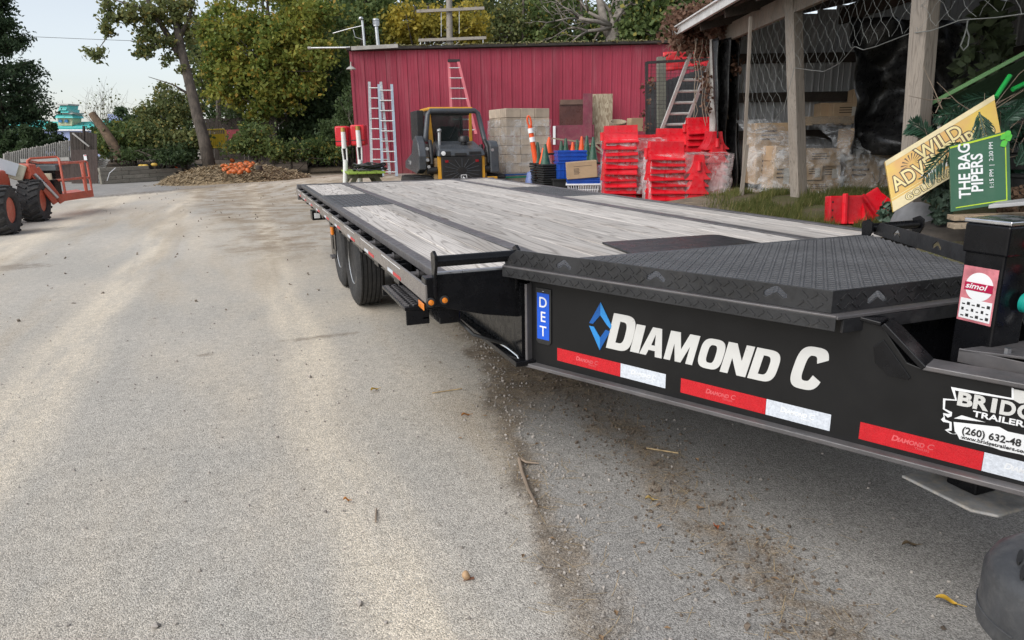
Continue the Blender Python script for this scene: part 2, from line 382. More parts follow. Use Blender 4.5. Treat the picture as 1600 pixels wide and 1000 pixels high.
    # grassy bank by the shed
    cam_l = s.math('ADD', s.math('MULTIPLY', x, CR.x), s.math('MULTIPLY', y, CR.y)); cam_d = s.math('ADD', s.math('MULTIPLY', x, CF.x), s.math('MULTIPLY', y, CF.y))
    f5 = s.math('MULTIPLY', s.ramp(s.math('ADD', cam_l, wob), 2.3, 2.9), s.ramp(cam_d, 12.5, 11)); f5 = s.math('MULTIPLY', f5, s.ramp(x, 3.2, 3.5))
    col = s.mix(f5, col, s.mix(s.ramp(nz(3, 5), .4, .62), (.085,.085,.035), (.12,.095,.06)))
    # woodland floor far back
    f6 = s.ramp(s.math('ADD', cam_d, s.math('MULTIPLY', wob, 6)), 27.5, 30); f6 = s.math('MULTIPLY', f6, s.ramp(cam_l, -14.5, -12.5))
    col = s.mix(f6, col, (.10,.075,.05))
    near = s.ramp(cam_d, 1.5, 12.0, 1.0, .25)
    col = s.mul(col, s.math('ADD', s.math('MULTIPLY', grain, near), s.math('SUBTRACT', 1.0, near)))
    col = s.mix(s.math('MULTIPLY', s.math('MULTIPLY', big, .7), near), col, (.42,.40,.37))
    mot = s.ramp(s.noise(p, 16, 5, .75), .3, .7, .90, 1.10); col = s.mul(col, mot)
    pit = s.ramp(nz(38, 4, .75), .58, .76, 0, .6); col = s.mix(s.math('MULTIPLY', pit, near), col, (.06,.055,.05))
    oil = s.ramp(s.noise(s.vec(p, (1,1,1), (4.3,1.7,0)), 2.6, 4, .6), .70, .76, 0, .7); col = s.mix(s.math('MULTIPLY', oil, f_new), col, (.035,.033,.03))
    s.fin(col, .93, 0, .2)
    h = s.math('ADD', s.math('MULTIPLY', gd, -1.0), s.math('MULTIPLY', nz(38, 4, .75), .6)); s.bump(h, s.math('MULTIPLY', near, .5), .006)
    return s.m
def axis(lo, hi, fine0, fine1, st):
    a = list(np.arange(fine0, fine1, st)); x = fine1; k = st
    while x < hi: a.append(x); k *= 1.35; x += k
    a.append(hi); x = fine0; k = st; b = []
    while x > lo: k *= 1.35; x -= k; b.append(max(x, lo))
    return np.array(sorted(set(np.round(b+a, 4))))
gx = axis(-260, 260, -6, 12, .3); gy = axis(-160, 420, -2, 26, .3)
X, Y = np.meshgrid(gx, gy); Z = ghs(X, Y)
Z += (noise.noise(Vector((0,0,0)))*0) + .012*np.sin(X*1.3+.4*Y)*np.cos(Y*.9)*np.clip((np.hypot(X,Y)-3)/6,0,1)
g = MB(); g.v = [tuple(q) for q in np.stack([X.ravel(), Y.ravel(), Z.ravel()], 1)]
nx, ny = len(gx), len(gy)
g.f = [(j*nx+i, j*nx+i+1, (j+1)*nx+i+1, (j+1)*nx+i) for j in range(ny-1) for i in range(nx-1)]
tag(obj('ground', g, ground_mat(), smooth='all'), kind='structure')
# ================================================================ FLATBED TRAILER
XC = 1.95; ZD = .84; YF, YB = 2.67, 9.33
tr = thing('flatbed_trailer', 'black flatbed trailer with weathered plank deck and silver lettering on its tongue', 'trailer', (XC, 5.5, 0))
def mir(x): return 2*XC-x
# planks, each its own board
def plank(x0, x1, y0, y1):
    w = x1-x0; L = y1-y0; b = MB().bb(-w/2+.0032, w/2-.0032, -L/2, L/2, -.04, 0)
    o = obj('plank', b, DECKW, None, bevel=.004); o.parent = tr
    o.location = Vector(((x0+x1)/2+rnd.uniform(-.001,.001), (y0+y1)/2, ZD+rnd.uniform(-.004,.002)))-WL[tr]; o.rotation_euler = (0, rnd.uniform(-.006,.006), 0)
    return o
for sgn in (0, 1):
    xs = [.746, .90, 1.045, 1.184]
    for a, b in zip(xs[:-1], xs[1:]):
        if sgn: a, b = mir(b), mir(a)
        plank(a, b, YF+.03, 5.92); plank(a, b, 7.36, YB-.09)
w = (2.641-1.261)/7
for i in range(7): plank(1.261+w*i, 1.261+w*(i+1), YF+.02, YB-.09)
obj('edge_strip', MB().bb(.69,.743,YF,YB-.082,.808,ZD+.006), STEELG, tr, bevel=.005); obj('edge_channel', MB().bb(.722,.743,YF+.01,YB-.09,.70,.806), BLK, tr)
obj('edge_strip', MB().bb(mir(.743),mir(.69),YF,YB-.082,.808,ZD+.006), STEELG, tr, bevel=.005); obj('edge_channel', MB().bb(mir(.743),mir(.722),YF+.01,YB-.09,.70,.806), BLK, tr)
for x in (1.186, mir(1.259)): obj('deck_strip', MB().bb(x,x+.073,YF+.002,YB-.082,.70,ZD+.005), STEELG, tr, bevel=.004)
obj('rear_beam', MB().bb(.64,mir(.64),YB-.08,YB,.66,ZD+.008), STEELG, tr, bevel=.006)
for x0, x1 in ((.747,1.183),(mir(1.183),mir(.747))):
    t = obj('wheel_plate', MB().bb(x0,x1,5.925,7.355,.80,ZD-.002), TREAD, tr, bevel=.004)
    b = MB()
    for j in range(int(1.38/.05)):
        for i in range(int((x1-x0-.03)/.045)):
            a = R_(35 if (i+j)%2 else -35)
            b.box((x0+.03+i*.045, 5.955+j*.05, ZD-.0015), (.004,.016,.0025), Matrix.Rotation(a,3,'Z'))
    obj('tread_bars', b, TREADH, t, kind='stuff')
# side: rub rail, stake pockets, spools, rear reflective tape
for x in (.63, mir(.642)): obj('rub_rail', MB().bb(x,x+.012,YF-.03,YB,.735,.808), RUBM, tr, bevel=.003)
pk = obj('stake_pocket', MB().plate([(-.028,-.06),(.038,-.06),(.038,.06),(-.028,.06)], [[(-.021,-.052),(.031,-.052),(.031,.052),(-.021,.052)]], (0,0,-.10), (1,0,0), (0,1,0), .10), BLK, None, bevel=.002)
pk.parent = tr; first = True
sp = MB().cyl((-.028,0,0),(.05,0,0),.014,n=10).cyl((.012,0,0),(.018,0,0),.022,n=10)
spm = mesh('spool', sp, True); spm.materials.append(STEELG)
for i in range(13):
    y = YF+.06+i*.535
    loc = Vector((.671, y, .80))-WL[tr]
    if first: pk.location = loc; first = False
    else: o = inst('stake_pocket', pk, None, loc); o.parent = tr
    if i < 12: inst('spool', spm, tr, (.671, y+.27, .785))
for i in range(9):
    y0 = 3.1+i*.69
    obj('reflective_tape', MB().bb(.6285,.6297,y0,y0+.17,.742,.758), TAPER, tr); obj('reflective_tape', MB().bb(.6285,.6297,y0+.172,y0+.30,.742,.758), TAPEW, tr)
    obj('pinstripe', MB().bb(.6287,.6297,y0,y0+.45,.795,.798), TAPEWL, tr)
# frame under the deck
for x in (1.0, mir(1.06)):
    fr = obj('main_beam', MB().bb(x+.022,x+.036,2.60,YB-.3,.47,.79), BLK, tr)
    obj('beam_flange', MB().bb(x-.02,x+.08,2.56,YB-.3,.445,.468), BLK, fr, bevel=.003)
for i in range(16): obj('cross_member', MB().bb(.70,mir(.70),2.9+i*.41,2.95+i*.41,.70,.785), BLK, tr)
for x in (.69, mir(.76)): obj('side_channel', MB().bb(x+.004,x+.066,YF+.005,YB-.3,.66,.699), BLK, tr)
for x0 in (5.95, 6.83): obj('axle', MB().cyl((.9,x0+.02,.40),(mir(.9),x0+.02,.40),.055,n=14), BLK, tr, smooth=True)
# wheels
def wheel(x, y, side):
    r, w = .398, .225; o = (x, y, r+.002)
    prof = [(.225,-w*.42),(.30,-w*.5),(.355,-w*.49),(.385,-w*.42)]
    gr = [-.30,-.15,0,.15,.30]; pts = [(.398,-w*.38)]
    for g_ in gr: pts += [(.398,w*(g_-.018)),(.385,w*(g_-.012)),(.385,w*(g_+.012)),(.398,w*(g_+.018))]
    prof += pts+[(.398,w*.38),(.385,w*.42),(.355,w*.49),(.30,w*.5),(.225,w*.42)]
    wh = obj('wheel', MB().lathe([(.228,-.075),(.218,-.10),(.20,-.085),(.195,-.03),(.10,-.02),(.08,-.05),(.075,-.075),(.0,-.08)] if side<0 else [(.0,.08),(.075,.075),(.08,.05),(.10,.02),(.195,.03),(.20,.085),(.218,.10),(.228,.075)], o, (1,0,0), 32), RIM, tr, smooth=True)
    obj('tyre', MB().lathe(prof, o, (1,0,0), 48), RUB, wh, smooth=True)
    for k in range(8):
        t = 2*math.pi*k/8; c = Vector(o)+Vector((side*.02, math.cos(t)*.14, math.sin(t)*.14)); obj('lug_nut', MB().cyl(c, c+Vector((side*.035,0,0)), .014, n=6), CHROME, wh)
for y in (5.97, 6.83): wheel(.905, y, -1); wheel(mir(.905), y, 1)
# hanger bracket between the wheels with its lamp
hb = obj('light_bracket', MB().plate([(6.03,.40),(6.33,.40),(6.36,.74),(6.0,.74)], [[(6.12,.46),(6.2,.46),(6.2,.58),(6.12,.58)]], (.685,0,0), (0,1,0), (0,0,1), .01), BLK, tr, bevel=.002)
obj('marker_lamp', MB().bb(.662,.684,6.05,6.13,.595,.66), AMBER, hb, bevel=.006)
obj('foot_pad', MB().bb(.655,.70,6.10,6.24,.385,.405), STEELG, hb, bevel=.003)
# tail lamp box at the rear corner
tb = obj('tail_lamp_box', MB().bb(.775,.99,9.05,9.28,.415,.53), BLK, tr, bevel=.006)
obj('lens', MB().bb(.80,.87,9.04,9.05,.44,.505), WHT, tb, bevel=.003)
# folding step
st = obj('step', MB().plate([(2.77,.55),(3.36,.60),(3.36,.67),(2.80,.69)], [[(2.86,.585),(3.29,.615),(3.29,.645),(2.86,.655)]], (.60,0,0), (0,1,0), (0,0,1), -.012) if False else MB().bb(.585,.69,2.83,3.34,.664,.68).prism([(.59,2.83,.60),(.69,2.83,.60),(.69,2.83,.664),(.59,2.83,.664)], (0,.012,0)).bb(.585,.69,3.328,3.34,.63,.664).bb(.655,.69,2.83,3.34,.62,.632), BLK, tr, bevel=.003)
b = MB()
for i in range(14):
    for j in range(3): b.box((.602+j*.034, 2.86+i*.034, .682), (.011,.006,.003), Matrix.Rotation(R_(30 if j%2 else -30),3,'Z'))
obj('step_grip', b, STEELG, st, kind='stuff')
obj('step_support', MB().prism([(.70,2.70,.625),(.70,2.95,.62),(.70,2.95,.70),(.70,2.70,.70)], (.09,0,0)), BLK, tr, bevel=.006)
# front bulkhead of the left bay
e1, e2 = (1,0,0), (0,0,1)
bp = [(.665,.845),(.665,.725),(.72,.705),(.87,.665),(1.05,.635),(1.07,.635),(1.07,.845)]
def bulk(flip):
    pts = [((mir(a) if flip else a), b) for a, b in bp]
    return obj('front_bulkhead', MB().plate(pts, [], (0,YF-.02,0), e1, e2, .016), BLK, tr, bevel=.003)
bk = bulk(0); bulk(1)
obj('bulkhead_edge', MB().bb(.67,1.04,YF-.032,YF+.0,.846,.853), GALV, tr)
def lamp(x, z):
    o = obj('marker_lamp', MB().lathe([(.0,.012),(.010,.010),(.013,.0)], (x,YF-.038,z), (0,-1,0), 16), AMBER, bk, smooth=True); obj('grommet', MB().lathe([(.012,.006),(.018,.004),(.02,0)], (x,YF-.037,z), (0,-1,0), 16), BLKP, bk, smooth=True)
lamp(.706,.742)
obj('reflector', MB().bb(.626,.63,2.66,2.75,.70,.728), AMBER, tr, bevel=.003); lamp(.650,.738)
obj('corner_post', MB().bb(.634,.70,YF-.03,YF+.04,.715,.835), BLK, tr, bevel=.005)
# grab tube with hooked end plates
def grab(flip):
    f = (lambda a: mir(a)) if flip else (lambda a: a)
    gt = obj('spool_bar', MB().cyl((f(.675),YF-.05,.902),(f(1.012),YF-.05,.902),.0225,n=20), BLK, tr, smooth=True)
    for x in (.668, 1.012):
        pp = [(YF-.015,.93),(YF-.05,.945),(YF-.08,.93),(YF-.082,.89),(YF-.055,.84),(YF-.045,.765),(YF-.03,.74),(YF-.022,.765),(YF-.022,.86)]
        obj('end_plate', MB().plate(pp, [], (f(x)-.006,0,0), (0,1,0), (0,0,1), .012), BLK, gt, bevel=.002)
grab(0); grab(1)
# ---- tongue: two converging web plates
TH = math.atan(.481); TL = Vector((math.sin(TH), -math.cos(TH), 0)); TN = Vector((-math.cos(TH), -math.sin(TH), 0)); A0 = Vector((1.06, 2.58, 0))
def S(s, z, out=0.0): return A0 + TL*s + TN*out + UP*z
def ms(v): return Vector((mir(v.x), v.y, v.z))
def sz(px, py, out=0.0):
    q = onpl(px, py, A0+TN*out, TN); return (q-A0).dot(TL), q.z
tp = [(-.01,.452),(2.2,.482),(2.2,.735),(1.43,.735),(1.39,.745),(1.315,.838),(1.29,.848),(-.01,.83)]
web = obj('tongue_plate', MB().plate(tp, [], S(0,0,-.012), TL, UP, .012), BLK2, tr, bevel=.002)
pr = MB().plate(tp, [], S(0,0,-.012), TL, UP, .012); pr.v = [tuple(ms(Vector(v))) for v in pr.v]; obj('tongue_plate', pr, BLK2, tr, bevel=.002)
def strip(s0, z0, s1, z1, o0, o1, t, name, m, par=tr, bev=.003):
    d = Vector((s1-s0, z1-z0)); L = d.length; nn = Vector((-d.y, d.x))/L*t
    q = [(s0,z0),(s1,z1),(s1+nn.x,z1+nn.y),(s0+nn.x,z0+nn.y)]
    for fl in (0, 1):
        b = MB().prism([S(a,z,o0) for a, z in q], TN*(o1-o0))
        if fl: b.v = [tuple(ms(Vector(v))) for v in b.v]
        obj(name, b, m, par, bevel=bev)
strip(-.01,.438,2.2,.468,-.07,.034,.016,'bottom_flange',STEELG)
strip(1.43,.735,2.2,.735,-.075,.012,.014,'top_flange',STEELG)
strip(1.315,.838,1.43,.735,-.075,.014,.016,'top_flange',BLK)
strip(1.25,.846,1.315,.838,-.06,.012,.012,'top_flange',BLK)
obj('end_stiffener', MB().prism([S(-.012,.45,.03),S(-.012,.45,-.09),S(-.012,.79,-.09),S(-.012,.79,.03)], TL*.012), STEELG, tr, bevel=.002)
hx = [(1.30,.79),(1.315,.74),(1.35,.70),(1.395,.70),(1.385,.715),(1.35,.75),(1.325,.80)]
obj('handle_pocket', MB().plate([(1.325,.80),(1.30,.775),(1.31,.73),(1.345,.70),(1.40,.698),(1.405,.705)], [], S(0,0,.0002), TL, UP, .004), BLK, tr, bevel=.0015)
obj('coupler_neck', MB().bb(XC-.11,XC+.11,.30,.85,.47,.62), BLK, tr, bevel=.02)
# bevelled edge line above the badge, badge
bd = obj('model_badge', MB().plate([(.028,.555),(.038,.545),(.098,.545),(.108,.555),(.108,.778),(.028,.778)], [], S(0,0,.0005), TL, UP, .006), BLKP, tr, bevel=.003)
obj('badge_panel', MB().plate([(.036,.565),(.1,.565),(.1,.758),(.036,.758)], [], S(0,0,.0068), TL, UP, .001), DETB, bd)
for i, c in enumerate('DET'): text('badge_letter', c, WHT, bd, S(.068,.700-i*.060,.0082), TL, UP, .042, off=.01, align='CENTER')
text('badge_print', 'PREMIUM' if False else '•••', WHT, bd, S(.068,.763,.0068), TL, UP, .006, align='CENTER')
# big lettering: emblem + words
LG = S(0,0,.0006)
def facet(pts, m): obj('emblem_facet', MB().plate(pts, [], LG, TL, UP, .0022), m, tr)
cx = .349; zt, zb, zm = .762, .574, .668; L_, R__ = cx-.052, cx+.052
facet([(L_,zm+.005),(cx,zt),(cx,zt-.05),(L_+.018,zm+.005)], BLUE2); facet([(cx,zt),(R__,zm+.012),(R__-.004,zm-.002),(R__-.022,zm+.012),(cx,zt-.05)], BLUE1)
facet([(L_,zm-.006),(L_+.022,zm-.006),(cx,zb+.05),(cx,zb)], BLUE1); facet([(cx,zb),(cx,zb+.05),(R__-.026,zm-.008),(R__-.006,zm-.012)], BLUE2)
def fitted(parent, st_, s0, s1, z0, h, m, name='lettering', out=.0008, off=.02, shear=0.0, ext=.0008):
    """string scaled to fill s0..s1 on the tongue plate, baseline z0, height h"""
    ob = text(name, st_, m, parent, (0,0,0), (1,0,0), (0,0,1), h, off=off, shear=shear, ext=ext)
    me = ob.data; n = len(me.vertices); v = np.empty(n*3); me.vertices.foreach_get('co', v); v = v.reshape(-1,3)+np.array(WL[parent])
    x = v[:,0]; x = (x-x.min())/(x.max()-x.min()); z = v[:,2]; d = -v[:,1]
    q = np.array(A0)[None] + np.outer(s0+(s1-s0)*x, np.array(TL)) + np.outer(out+d-d.min(), np.array(TN)) + np.outer(z0+z, [0,0,1])
    me.vertices.foreach_set('co', (q-np.array(WL[parent])).ravel()); me.update(); return ob
def sup(cx, cy, rx, ry, a0, a1, n=22, e=.62):
    r = []
    for t in np.linspace(R_(a0), R_(a1), n):
        c, s_ = math.cos(t), math.sin(t); r.append((cx+rx*math.copysign(abs(c)**e, c), cy+ry*math.copysign(abs(s_)**e, s_)))
    return r
GLY = {'I': ([(0,0),(1,0),(1,1),(0,1)], []),
 'A': ([(0,0),(.30,0),(.36,.2),(.64,.2),(.70,0),(1,0),(.70,1),(.30,1)], [[(.42,.38),(.58,.38),(.5,.78)]]),
 'M': ([(0,0),(.23,0),(.23,.60),(.40,0),(.60,0),(.77,.60),(.77,0),(1,0),(1,1),(.66,1),(.5,.44),(.34,1),(0,1)], []),
 'N': ([(0,0),(.31,0),(.31,.52),(.66,0),(1,0),(1,1),(.69,1),(.69,.48),(.34,1),(0,1)], []),
 'D': ([(0,0),(.45,0)]+sup(.45,.5,.55,.5,-88,88)+[(.45,1),(0,1)], [[(.34,.2),(.46,.2)]+sup(.44,.5,.22,.30,-86,86)+[(.46,.8),(.34,.8)]]),
 'O': (sup(.5,.5,.5,.5,0,352,40), [sup(.5,.5,.175,.30,0,352,30)]),
 'C': (sup(.5,.5,.5,.5,20,340,36)+[(.68,.36)]+sup(.5,.5,.165,.30,328,32,26)+[(.68,.64)], [])}
def glyph(ch, a, b, z0, h, shear=.24):
    o_, hs_ = GLY[ch]; w_ = (b-a)-(0 if ch == 'A' else shear*h*(.72 if ch in 'DOC' else 1)); a += .022*w_; w_ *= .956; f = lambda p: (a+p[0]*w_+p[1]*h*shear, z0+p[1]*h)
    obj('lettering', MB().plate([f(p) for p in o_], [[f(p) for p in l] for l in hs_], S(0,0,.0004), TL, UP, .0014), SILV, tr)
def slot(pxl, pxr, yy): return sz(pxl, yy)[0], sz(pxr, yy)[0]
for ch, a, b, h, z0 in (('D',946,993,.140,.590),('I',984,1008,.108,.597),('A',998,1035,.108,.597),('M',1036,1094,.108,.598),('O',1087,1134,.108,.598),('N',1125,1180,.108,.598),('D',1169,1221,.108,.598),('C',1232,1297,.140,.602)):
    s0, s1 = slot(a, b, 560); glyph(ch, s0, s1, z0, h)
# reflective tape on the tongue with its faint print
for i, (a, m_, b) in enumerate(((.137,.445,.638),(.699,1.007,1.207),(1.29,1.598,1.80))):
    z0, z1 = .489, .542
    t1 = obj('reflective_tape', MB().plate([(a,z0),(m_-.001,z0),(m_-.001,z1),(a,z1)], [], S(0,0,.0004), TL, UP, .0006), TAPER, tr)
    t2 = obj('reflective_tape', MB().plate([(m_,z0),(b,z0),(b,z1),(m_,z1)], [], S(0,0,.0004), TL, UP, .0006), TAPEW, tr)
    for t_, s0, mm in ((t1, a+.095 if i<2 else a+.085, TAPERL), (t2, m_+.045, TAPEWL)):
        text('tape_print', '◊' if False else 'D', mm, t_, S(s0,.511,.0012), TL, UP, .016, off=.05, shear=.24, ext=.0002)
        text('tape_print', 'IAMOND', mm, t_, S(s0+.0165,.511,.0012), TL, UP, .0125, off=.05, shear=.24, sx=.92, ext=.0002)
        text('tape_print', 'C', mm, t_, S(s0+.090,.511,.0012), TL, UP, .016, off=.02, shear=.24, ext=.0002)
        text('tape_print', 'TRAILERS', mm, t_, S(s0+.062,.5015,.0012), TL, UP, .006, off=.01, ext=.0002)
# dealer decal
dp = [(1.487,606),(1.0,0)]
def px2(*pts): return [sz(a, b) for a, b in pts]
def q_(zx, zy): return sz(1420+zx*.12, 590+zy*.12)
ol = [q_(*p) for p in ((550,120),(1340,265),(1340,130),(1368,140),(1368,290),(600,165),(628,300),(478,292),(470,405),(565,450),(560,500),(510,520),(462,480),(475,545),(560,580),(560,690),(500,690),(575,735),(645,720),(680,790),(1080,880),(1300,925),(1500,975),(1900,1070),(1900,1160),(1470,1000),(1200,945),(1090,905),(660,800),(630,735),(540,728),(470,680),(530,660),(530,590),(450,575),(420,545),(455,510),(448,460),(500,470),(540,470),(445,410),(448,270),(605,285))]
dm = obj('dealer_decal', MB().plate(ol, [], S(0,0,.0004), TL, UP, .0006), WHT, tr)
obj('decal_field', MB().plate([q_(*p) for p in ((585,575),(1180,640),(1290,700),(1900,830),(1900,1080),(1500,965),(690,785),(600,700))], [], S(0,0,.0011), TL, UP, .0006), WHT, dm)
obj('decal_swoosh', MB().plate([q_(*p) for p in ((590,530),(690,490),(1000,580))], [], S(0,0,.0004), TL, UP, .0006), WHT, dm)
obj('decal_hatch', MB().plate([q_(*p) for p in ((1372,150),(1560,185),(1560,330),(1440,335),(1365,290))], [], S(0,0,.0004), TL, UP, .0006), SILV, dm)
def dec(st_, x0, x1, yb, yt, xm, m, off=.03, nm='decal_lettering', out=.0013, zb=None):
    s0, zb_ = q_(x0, yb); zb_ = zb if zb is not None else zb_; s1 = q_(x1, yb)[0]; zt_ = q_(xm, yt)[1]; fitted(dm, st_, s0, s1, zb_, max(zt_-zb_,.006), m, nm, out, off, 0, .0005)
for c_, a_, b_ in (('B',628,830),('R',838,1050),('I',1080,1150),('D',1198,1410),('G',1430,1650),('E',1670,1860)): dec(c_, a_, b_, 345, 180, 640, SILV, .06, zb=q_(628,345)[1])
dec('TRAILERS', 830, 1610, 497, 425, 835, WHT, .04); dec('(260) 632-48', 692, 1490, 718, 632, 700, BLKP, .035, out=.002); dec('www.bridgetrailers.com', 682, 1600, 785, 742, 690, BLKP, .02, out=.002)
# ---- tread platform over the tongue with raised lips
def tl(flip, k): v = Vector((.96,2.62,0))+TL*k; return ms(v) if flip else v
fl0, fl1 = tl(0,1.28), tl(1,1.28)
plat = obj('tread_platform', MB().prism([(.97,2.66,.85),(fl0.x+.006,fl0.y+.006,.85),(fl1.x-.006,fl1.y+.006,.85),(2.93,2.66,.85)], (0,0,.014)), TREAD, tr)
b = MB()
yy = 1.50
while yy < 2.63:
    hw = .435+(yy-1.466)*.481-.02; n = int(hw/.026); r_ = int(round(yy/.027))
    for i in range(-n, n+1):
        b.box((XC+i*.026, yy, .8645), (.0035,.010,.0022), Matrix.Rotation(R_(45 if (i+r_)%2 else -45),3,'Z'))
    yy += .027
obj('tread_bars', b, TREADH, plat, kind='stuff')
chev = [(-.036,-.016),(-.028,-.020),(.0,-.002),(.024,-.018),(.034,-.015),(.035,-.006),(.008,.015),(-.006,.016),(-.036,-.004)]
def lip(o, t, nrm, L, z0, z1, holes, name, taper=True, mt=TREADB):
    o = Vector(o); outer = [(0,z0),(L,z0),(L,z1),(.065,z1),(.0,z0+.018)] if taper else [(0,z0),(L,z0),(L,z1),(0,z1)]
    hs_ = [[(c+a*1.0, zc_+b_) for a, b_ in chev][::-1] for c, zc_ in holes]
    s_ = obj(name, MB().plate(outer, hs_, o-nrm*.006, t, UP, .006 if Vector(t).cross(UP).dot(nrm) > 0 else -.006), mt, tr, bevel=.0012)
    b = MB(); M0 = Matrix((Vector(t), UP, nrm)).transposed()
    i = 0; u = .03
    while u < L-.01:
        for j in range(2):
            zz = z0+.018+j*.027
            if zz > z1-.008: continue
            if any(abs(u-c) < .048 and abs(zz-zc_) < .028 for c, zc_ in holes): continue
            if taper and u < .07 and zz > z0+.02+u*.4: continue
            b.box(o+Vector(t)*(u+.011*j)+UP*zz+nrm*.0006, (.0125,.0032,.0020), M0 @ Matrix.Rotation(R_(40 if (i+j)%2 else -40),3,'Z'))
        u += .027; i += 1
    obj('tread_bars', b, mt, s_, kind='stuff'); return s_
def hole_at(o, t, nrm, pts):
    r = []
    for px, py in pts:
        q = onpl(px, py, o, nrm); r.append(((q-Vector(o)).dot(Vector(t)), q.z))
    return r
B0 = Vector((.96,2.62,0)); hl = hole_at(B0, TL, TN, [(881,413),(1025,431),(1212,455)])
hl = [(a, min(max(z,.895),.912)) for a, z in hl]
lip(B0, TL, TN, 1.28, .868, .933, hl, 'left_lip')
strip_o = B0+TN*.012
lw = obj('lip_ledge', MB().prism([B0+TN*.016+UP*.86,B0+TL*1.30+TN*.016+UP*.86,B0+TL*1.30-TN*.01+UP*.86,B0-TN*.01+UP*.86], UP*.007), STEELG, tr, bevel=.002)
lip(B0+TN*.016, TL, TN, 1.30, .822, .860, [], 'lip_skirt', False)
B1 = ms(B0); TL2 = Vector((-TL.x, TL.y, 0)); TN2 = Vector((-TN.x, TN.y, 0))
lip(B1, TL2, TN2, 1.28, .868, .933, [(.25,.905),(.62,.905),(1.0,.905)], 'right_lip')
fo = Vector((fl0.x, fl0.y, 0)); fw = fl1.x-fl0.x
hf = [(a, .903) for a, z in hole_at(fo, (1,0,0), Vector((0,-1,0)), [(1372,458)])]
lip(fo, Vector((1,0,0)), Vector((0,-1,0)), fw, .868, .933, hf, 'front_lip', False)
obj('front_ledge', MB().bb(fo.x-.004,fl1.x+.004,fo.y-.03,fo.y+.01,.856,.866), STEELG, tr, bevel=.002)
obj('front_skirt', MB().bb(fo.x+.02,fl1.x-.02,fo.y-.028,fo.y-.018,.815,.855), TREADB, tr, bevel=.002)
obj("tool_tray_back", MB().bb(fo.x+.14,fl1.x-.14,fo.y+.05,fo.y+.06,.45,.85), BLK, tr)
obj('hatch_plate', MB().prism([(1.61,2.70,.842),(2.335,2.70,.842),(2.335,3.06,.842),(2.30,3.09,.842),(1.66,3.105,.842)], (0,0,.009)), mat('hatch_black', (.022,.021,.022), .34, spec=.3, var=.2, vs=3, dirt=.06, dc=(.14,.12,.11), rr=.08), tr, bevel=.003)
obj('deck_front_angle', MB().bb(1.06,mir(1.06),YF-.04,YF+.018,.78,.848), BLK, tr, bevel=.004)
# ---- jack
JX, JY, JH = 1.955, 1.322, .058
jk = obj('jack_post', MB().bb(JX-JH,JX+JH,JY-JH,JY+JH,.38,1.045).bb(JX-JH-.006,JX+JH+.006,JY-JH-.006,JY+JH+.006,1.03,1.113), BLK, tr, bevel=.006)
obj('jack_cap', MB().bb(JX-JH-.009,JX+JH+.035,JY-JH-.009,JY+JH+.009,1.114,1.126), CHROME, jk, bevel=.003)
obj('jack_leg', MB().bb(JX-.045,JX+.045,JY-.075,JY+.02,.325,.45), BLK, jk, bevel=.006)
ft = obj('foot_plate', MB().prism([(1.83,1.43,.315),(1.83,1.20,.315),(1.87,1.15,.315),(2.06,1.15,.315),(2.10,1.20,.315),(2.10,1.43,.315)], (0,0,.010)), mat('dusty_steel', (.40,.40,.40), .5, var=.3, vs=14, dirt=.85, dc=(.60,.53,.43)), jk, bevel=.005)
FX = JX-JH-.0008
def jf(y, z): return (FX, y, z)
def stick(y0, y1, z0, z1, m, name, par, d=.0006, r=.004):
    return obj(name, MB().bb(FX-d,FX+.0003,min(y0,y1),max(y0,y1),z0,z1), m, par)
stk = stick(1.374,1.274,.835,.993,mat('sticker_pink',(.60,.20,.23),.35,var=.35,vs=14),'jack_sticker',jk)
obj('sticker_field', MB().bb(FX-.0011,FX-.0007,1.278,1.370,.842,.900), WHT, stk)
obj('sticker_disc', MB().cyl((FX-.0007,1.322,.938),(FX-.0013,1.322,.938),.040,n=40), WHT, stk)
obj('sticker_band', MB().bb(FX-.0022,FX-.0016,1.282,1.364,.925,.948), mat('sticker_dark_red',(.42,.01,.06),.4), stk)
text('sticker_lettering', 'simol', WHT, stk, (FX-.0024,1.361,.931), (0,-1,0), UP, .0155, off=.02, shear=.25, sx=1.25, ext=.0003)
for j in range(3):
    for k in range(6): obj('sticker_print', MB().bb(FX-.0016,FX-.0011,1.364-k*.0145-.009+.002*(j%2),1.364-k*.0145,.848+j*.017,.8515+j*.017+.005*((k+j)%2)), BLKP, stk)
for z in (.985, 1.055): obj('red_plug', MB().lathe([(.012,0),(.013,.012),(.009,.016),(0,.017)], (2.0,JY-JH-.02,z), (0,-1,0), 14), mat('red_plug_plastic',(.6,.01,.02),.3), jk, smooth=True)
obj('plug_disc', MB().lathe([(.028,0),(.028,.012),(.024,.016),(0,.016)], (1.985,JY-JH-.012,.90), (0,-1,0), 20), TEAL, jk, smooth=True)
# coil of breakaway cable hung on the jack and the tray beside it
lp = [Vector((2.0+.045*math.cos(t)*1.0, JY-JH-.05, .895+.085*math.sin(t))) for t in np.linspace(-.3, 2*math.pi-.5, 26)]
obj('cable_loop', MB().tube(lp, .006, 8), CHROME, jk, smooth=True)
lp2 = [Vector((2.03+.035*math.cos(t), JY-JH-.06-.0*t, .89+.075*math.sin(t))) for t in np.linspace(0, 2*math.pi, 24)]
obj('blue_hose', MB().tube(lp2, .011, 8), BLUEC, jk, smooth=True)
ty = obj('winch_tray', MB().prism([(1.82,1.30,.765),(1.86,1.12,.785),(2.35,1.02,.785),(2.35,1.24,.775)], (0,0,.008)).prism([(1.82,1.30,.735),(1.86,1.12,.735),(1.865,1.12,.735),(1.825,1.30,.735)], (0,0,.04)), STEELG, tr, bevel=.002)
obj('bolt', MB().cyl((1.87,1.20,.778),(1.87,1.20,.797),.009,n=6), CHROME, ty)
